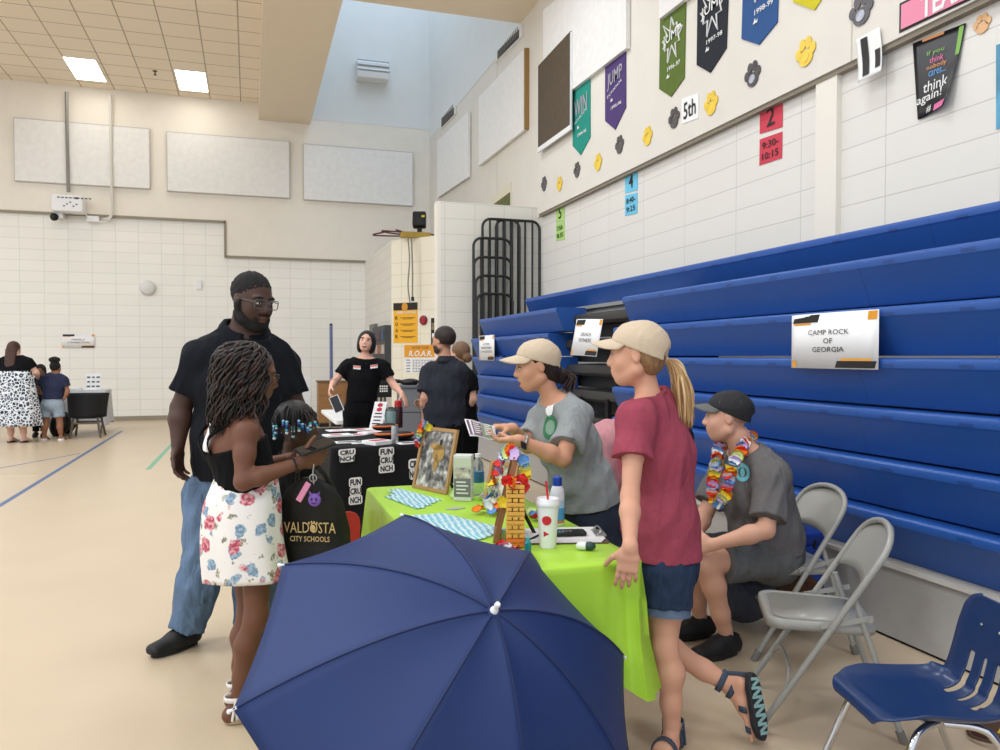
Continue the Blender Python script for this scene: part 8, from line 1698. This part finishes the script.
nt.links.new(tc.outputs['Object'], nz.inputs['Vector']); nt.links.new(nz.outputs['Color'], vm.inputs[0]); nt.links.new(tc.outputs['Object'], vm.inputs[2]); nt.links.new(vm.outputs[0], vo.inputs['Vector']); rp = nt.nodes.new('ShaderNodeValToRGB'); e = rp.color_ramp.elements; e[0].position = .10; e[0].color = lin((226, 230, 234)) + (1,); e[1].position = .14; e[1].color = lin((34, 38, 50)) + (1,); k_ = e.new(.34); k_.color = lin((40, 46, 60)) + (1,); k_ = e.new(.40); k_.color = lin((150, 160, 176)) + (1,); nt.links.new(vo.outputs['Distance'], rp.inputs[0]); nt.links.new(rp.outputs[0], b.inputs['Base Color'])
def skirt(J, top, bot, r0, r1, m, name, root, nf=8, amp=.05):
    G = []
    for i in range(14):
        u = i / 13; c = lrp(top, bot, u); rr = r0 + (r1 - r0) * u ** .7; G.append([c + (CR * math.cos(a) + CF * math.sin(a) * .75) * rr * (1 + amp * u * math.sin(a * nf)) for a in np.linspace(0, 2 * PI, 64, endpoint=False)])
    MB().grid(G, closed=True).build(name, m, root, world=True, solid=.006, fix=False)
skirt(J, pj(15.5, 371, d0), pj(18, 425.5, d0), .24, .38, mlp, 'skirt', root)
for q in ('anL', 'anR'): MB().prism(rrect(.11, .26, .05), V(J[q][0], J[q][1] + .07, 0), (1, 0, 0), (0, 1, 0), UP, .03).tube(bez([V(J[q][0] - .05, J[q][1] + .08, .03), V(J[q][0], J[q][1] + .12, .07), V(J[q][0] + .05, J[q][1] + .08, .03)], 8), .008, 6).build('sandal', M_soleB, root, world=True)
d0 = 13.45; nk_ = (150, 104, 78)
J = dict(neck=pj(55, 374, d0), headbase=pj(55.5, 370, d0), shL=pj(43, 380, d0), shR=pj(64, 380, d0), chest=pj(54, 386, d0), waist=pj(53.5, 396, d0), pel=pj(53, 404, d0), elL=pj(37.5, 389, d0), wrL=pj(41, 394, d0 + .2), elR=pj(68, 391, d0), wrR=pj(64, 399, d0 - .02), hipL=pj(47, 406, d0), hipR=pj(58, 406, d0), knL=pj(46, 424, d0), anL=pj(44, 438, d0), knR=pj(60, 424, d0), anR=pj(61, 438, d0))
D = dict(hip=(.17, .13), waist=(.15, .12), chest=(.155, .12), up=(.135, .08), delt=.052, trap=.04); f = nrm(CF)
root, P, A = far(J, D, .85, nk_, 'person with a top bun, navy t-shirt and pale denim shorts, seen from behind', f, pj(55.5, 368, d0), hs=.95, nr=.045)
shirt(.012, J, D, .85, .014, .6, 1., hem=pj(53, 399, d0), neckr=.05, amp=.01, seed=9).build('navy_top', mat('navy_jersey', (30, 38, 66), .85), root); pants(.012, J, D, .85, .016, .62, .006, waist=pj(53, 394, d0), widen=.012).build('denim_shorts', mat('pale_denim', (150, 164, 178), .85, noise=.2, nscale=12), root)
hb = Body(.012); hb.ell(P(0, -.015, .035), (.082, .1, .09), A).cut(P(0, .06, .05), nrm(A[1] - A[2] * .4)).cut(P(0, 0, -.05), -A[2]).ell(P(0, -.03, .15), (.095, .075, .055), A, .02).folds(.006, 60, 3); hb.build('hair', hm, root)
for q in ('anL', 'anR'): MB().prism(rrect(.09, .24, .045), V(J[q][0], J[q][1] + .05, 0), (1, 0, 0), (0, 1, 0), UP, .03).tube(bez([V(J[q][0] - .04, J[q][1] + .06, .03), V(J[q][0], J[q][1] + .1, .06), V(J[q][0] + .04, J[q][1] + .06, .03)], 8), .008, 6).build('sandal', M_white, root, world=True)
d0 = 13.95; J = dict(neck=pj(40, 378, d0), headbase=pj(40, 375, d0), shL=pj(47, 384, d0), shR=pj(33, 384, d0), chest=pj(40, 389, d0), waist=pj(40, 397, d0), pel=pj(40, 404, d0), elL=pj(49, 394, d0), wrL=pj(46, 399, d0 - .2), elR=pj(31, 394, d0), wrR=pj(34, 399, d0 - .2), hipL=pj(44, 406, d0), hipR=pj(36, 406, d0), knL=pj(44, 420, d0), anL=pj(44, 432, d0), knR=pj(36, 420, d0), anR=pj(36, 432, d0))
D = dict(hip=(.14, .11), waist=(.12, .1), chest=(.13, .1), up=(.11, .07), delt=.045, trap=.035); f = nrm(-CF + CR * .3)
root, P, A = far(J, D, .8, (120, 84, 66), 'dark-haired person facing forward between the leopard skirt and the navy t-shirt', f, pj(40.5, 371, d0), hs=.92, nr=.042)
shirt(.012, J, D, .8, .014, .6, 1., hem=pj(40, 404, d0), neckr=.05, amp=.008, seed=19).build('black_top', M_blkpolo, root); pants(.012, J, D, .8, .012, 1.9, .006, waist=pj(40, 400, d0)).build('trousers', M_blktrs, root)
hb = Body(.012); hb.ell(P(0, -.015, .035), (.086, .104, .095), A).ell(P(0, -.06, -.05), (.085, .05, .1), A, .04).ell(P(0, .09, -.03), (.052, .08, .085), A, .01, 's').folds(.004, 60, 3); hb.build('hair', hm, root)
for q in ('anL', 'anR'): shoe(J[q], f, .8, M_shoeB, M_soleB, root, h=.012)
# ================================================================== light
w = bpy.data.worlds.new('world'); SC.world = w; w.use_nodes = True
bg = w.node_tree.nodes['Background']; bg.inputs['Color'].default_value = (.86, .96, 1.10, 1); bg.inputs['Strength'].default_value = .72
def area(loc, sx, sy, power, rgb=(.90, .98, 1.08), rot=(0, 0, 0)):
    d = bpy.data.lights.new('unseen_area_light', 'AREA'); d.shape = 'RECTANGLE'; d.size = sx; d.size_y = sy; d.energy = power; d.color = rgb
    o = bpy.data.objects.new('unseen_area_light', d); COL.objects.link(o); o.location = loc; o.rotation_euler = rot; return o  # unseen area light, no fixture modelled around it
for x in (-11, -7, -3):
    for y in (-2, 4.5, 11): area((x, y, ZT - .06), 1.0, 1.6, 92)
for y in (-1, 4, 9): area((1.9, y, ZS - .05), 1.0, 1.6, 46)
area(((XS1 + XW) / 2, (YN + YB) / 2, 11.6), 2.4, 5, 16, (.85, .93, 1))  # added to strengthen the daylight in the well, not a lamp
SC.view_settings.view_transform = 'Standard'; SC.view_settings.look = 'None'; SC.view_settings.exposure = 0.78; SC.view_settings.gamma = 1; SC.view_settings.use_curve_mapping = False
try: SC.cycles.use_denoising = True
except Exception: pass
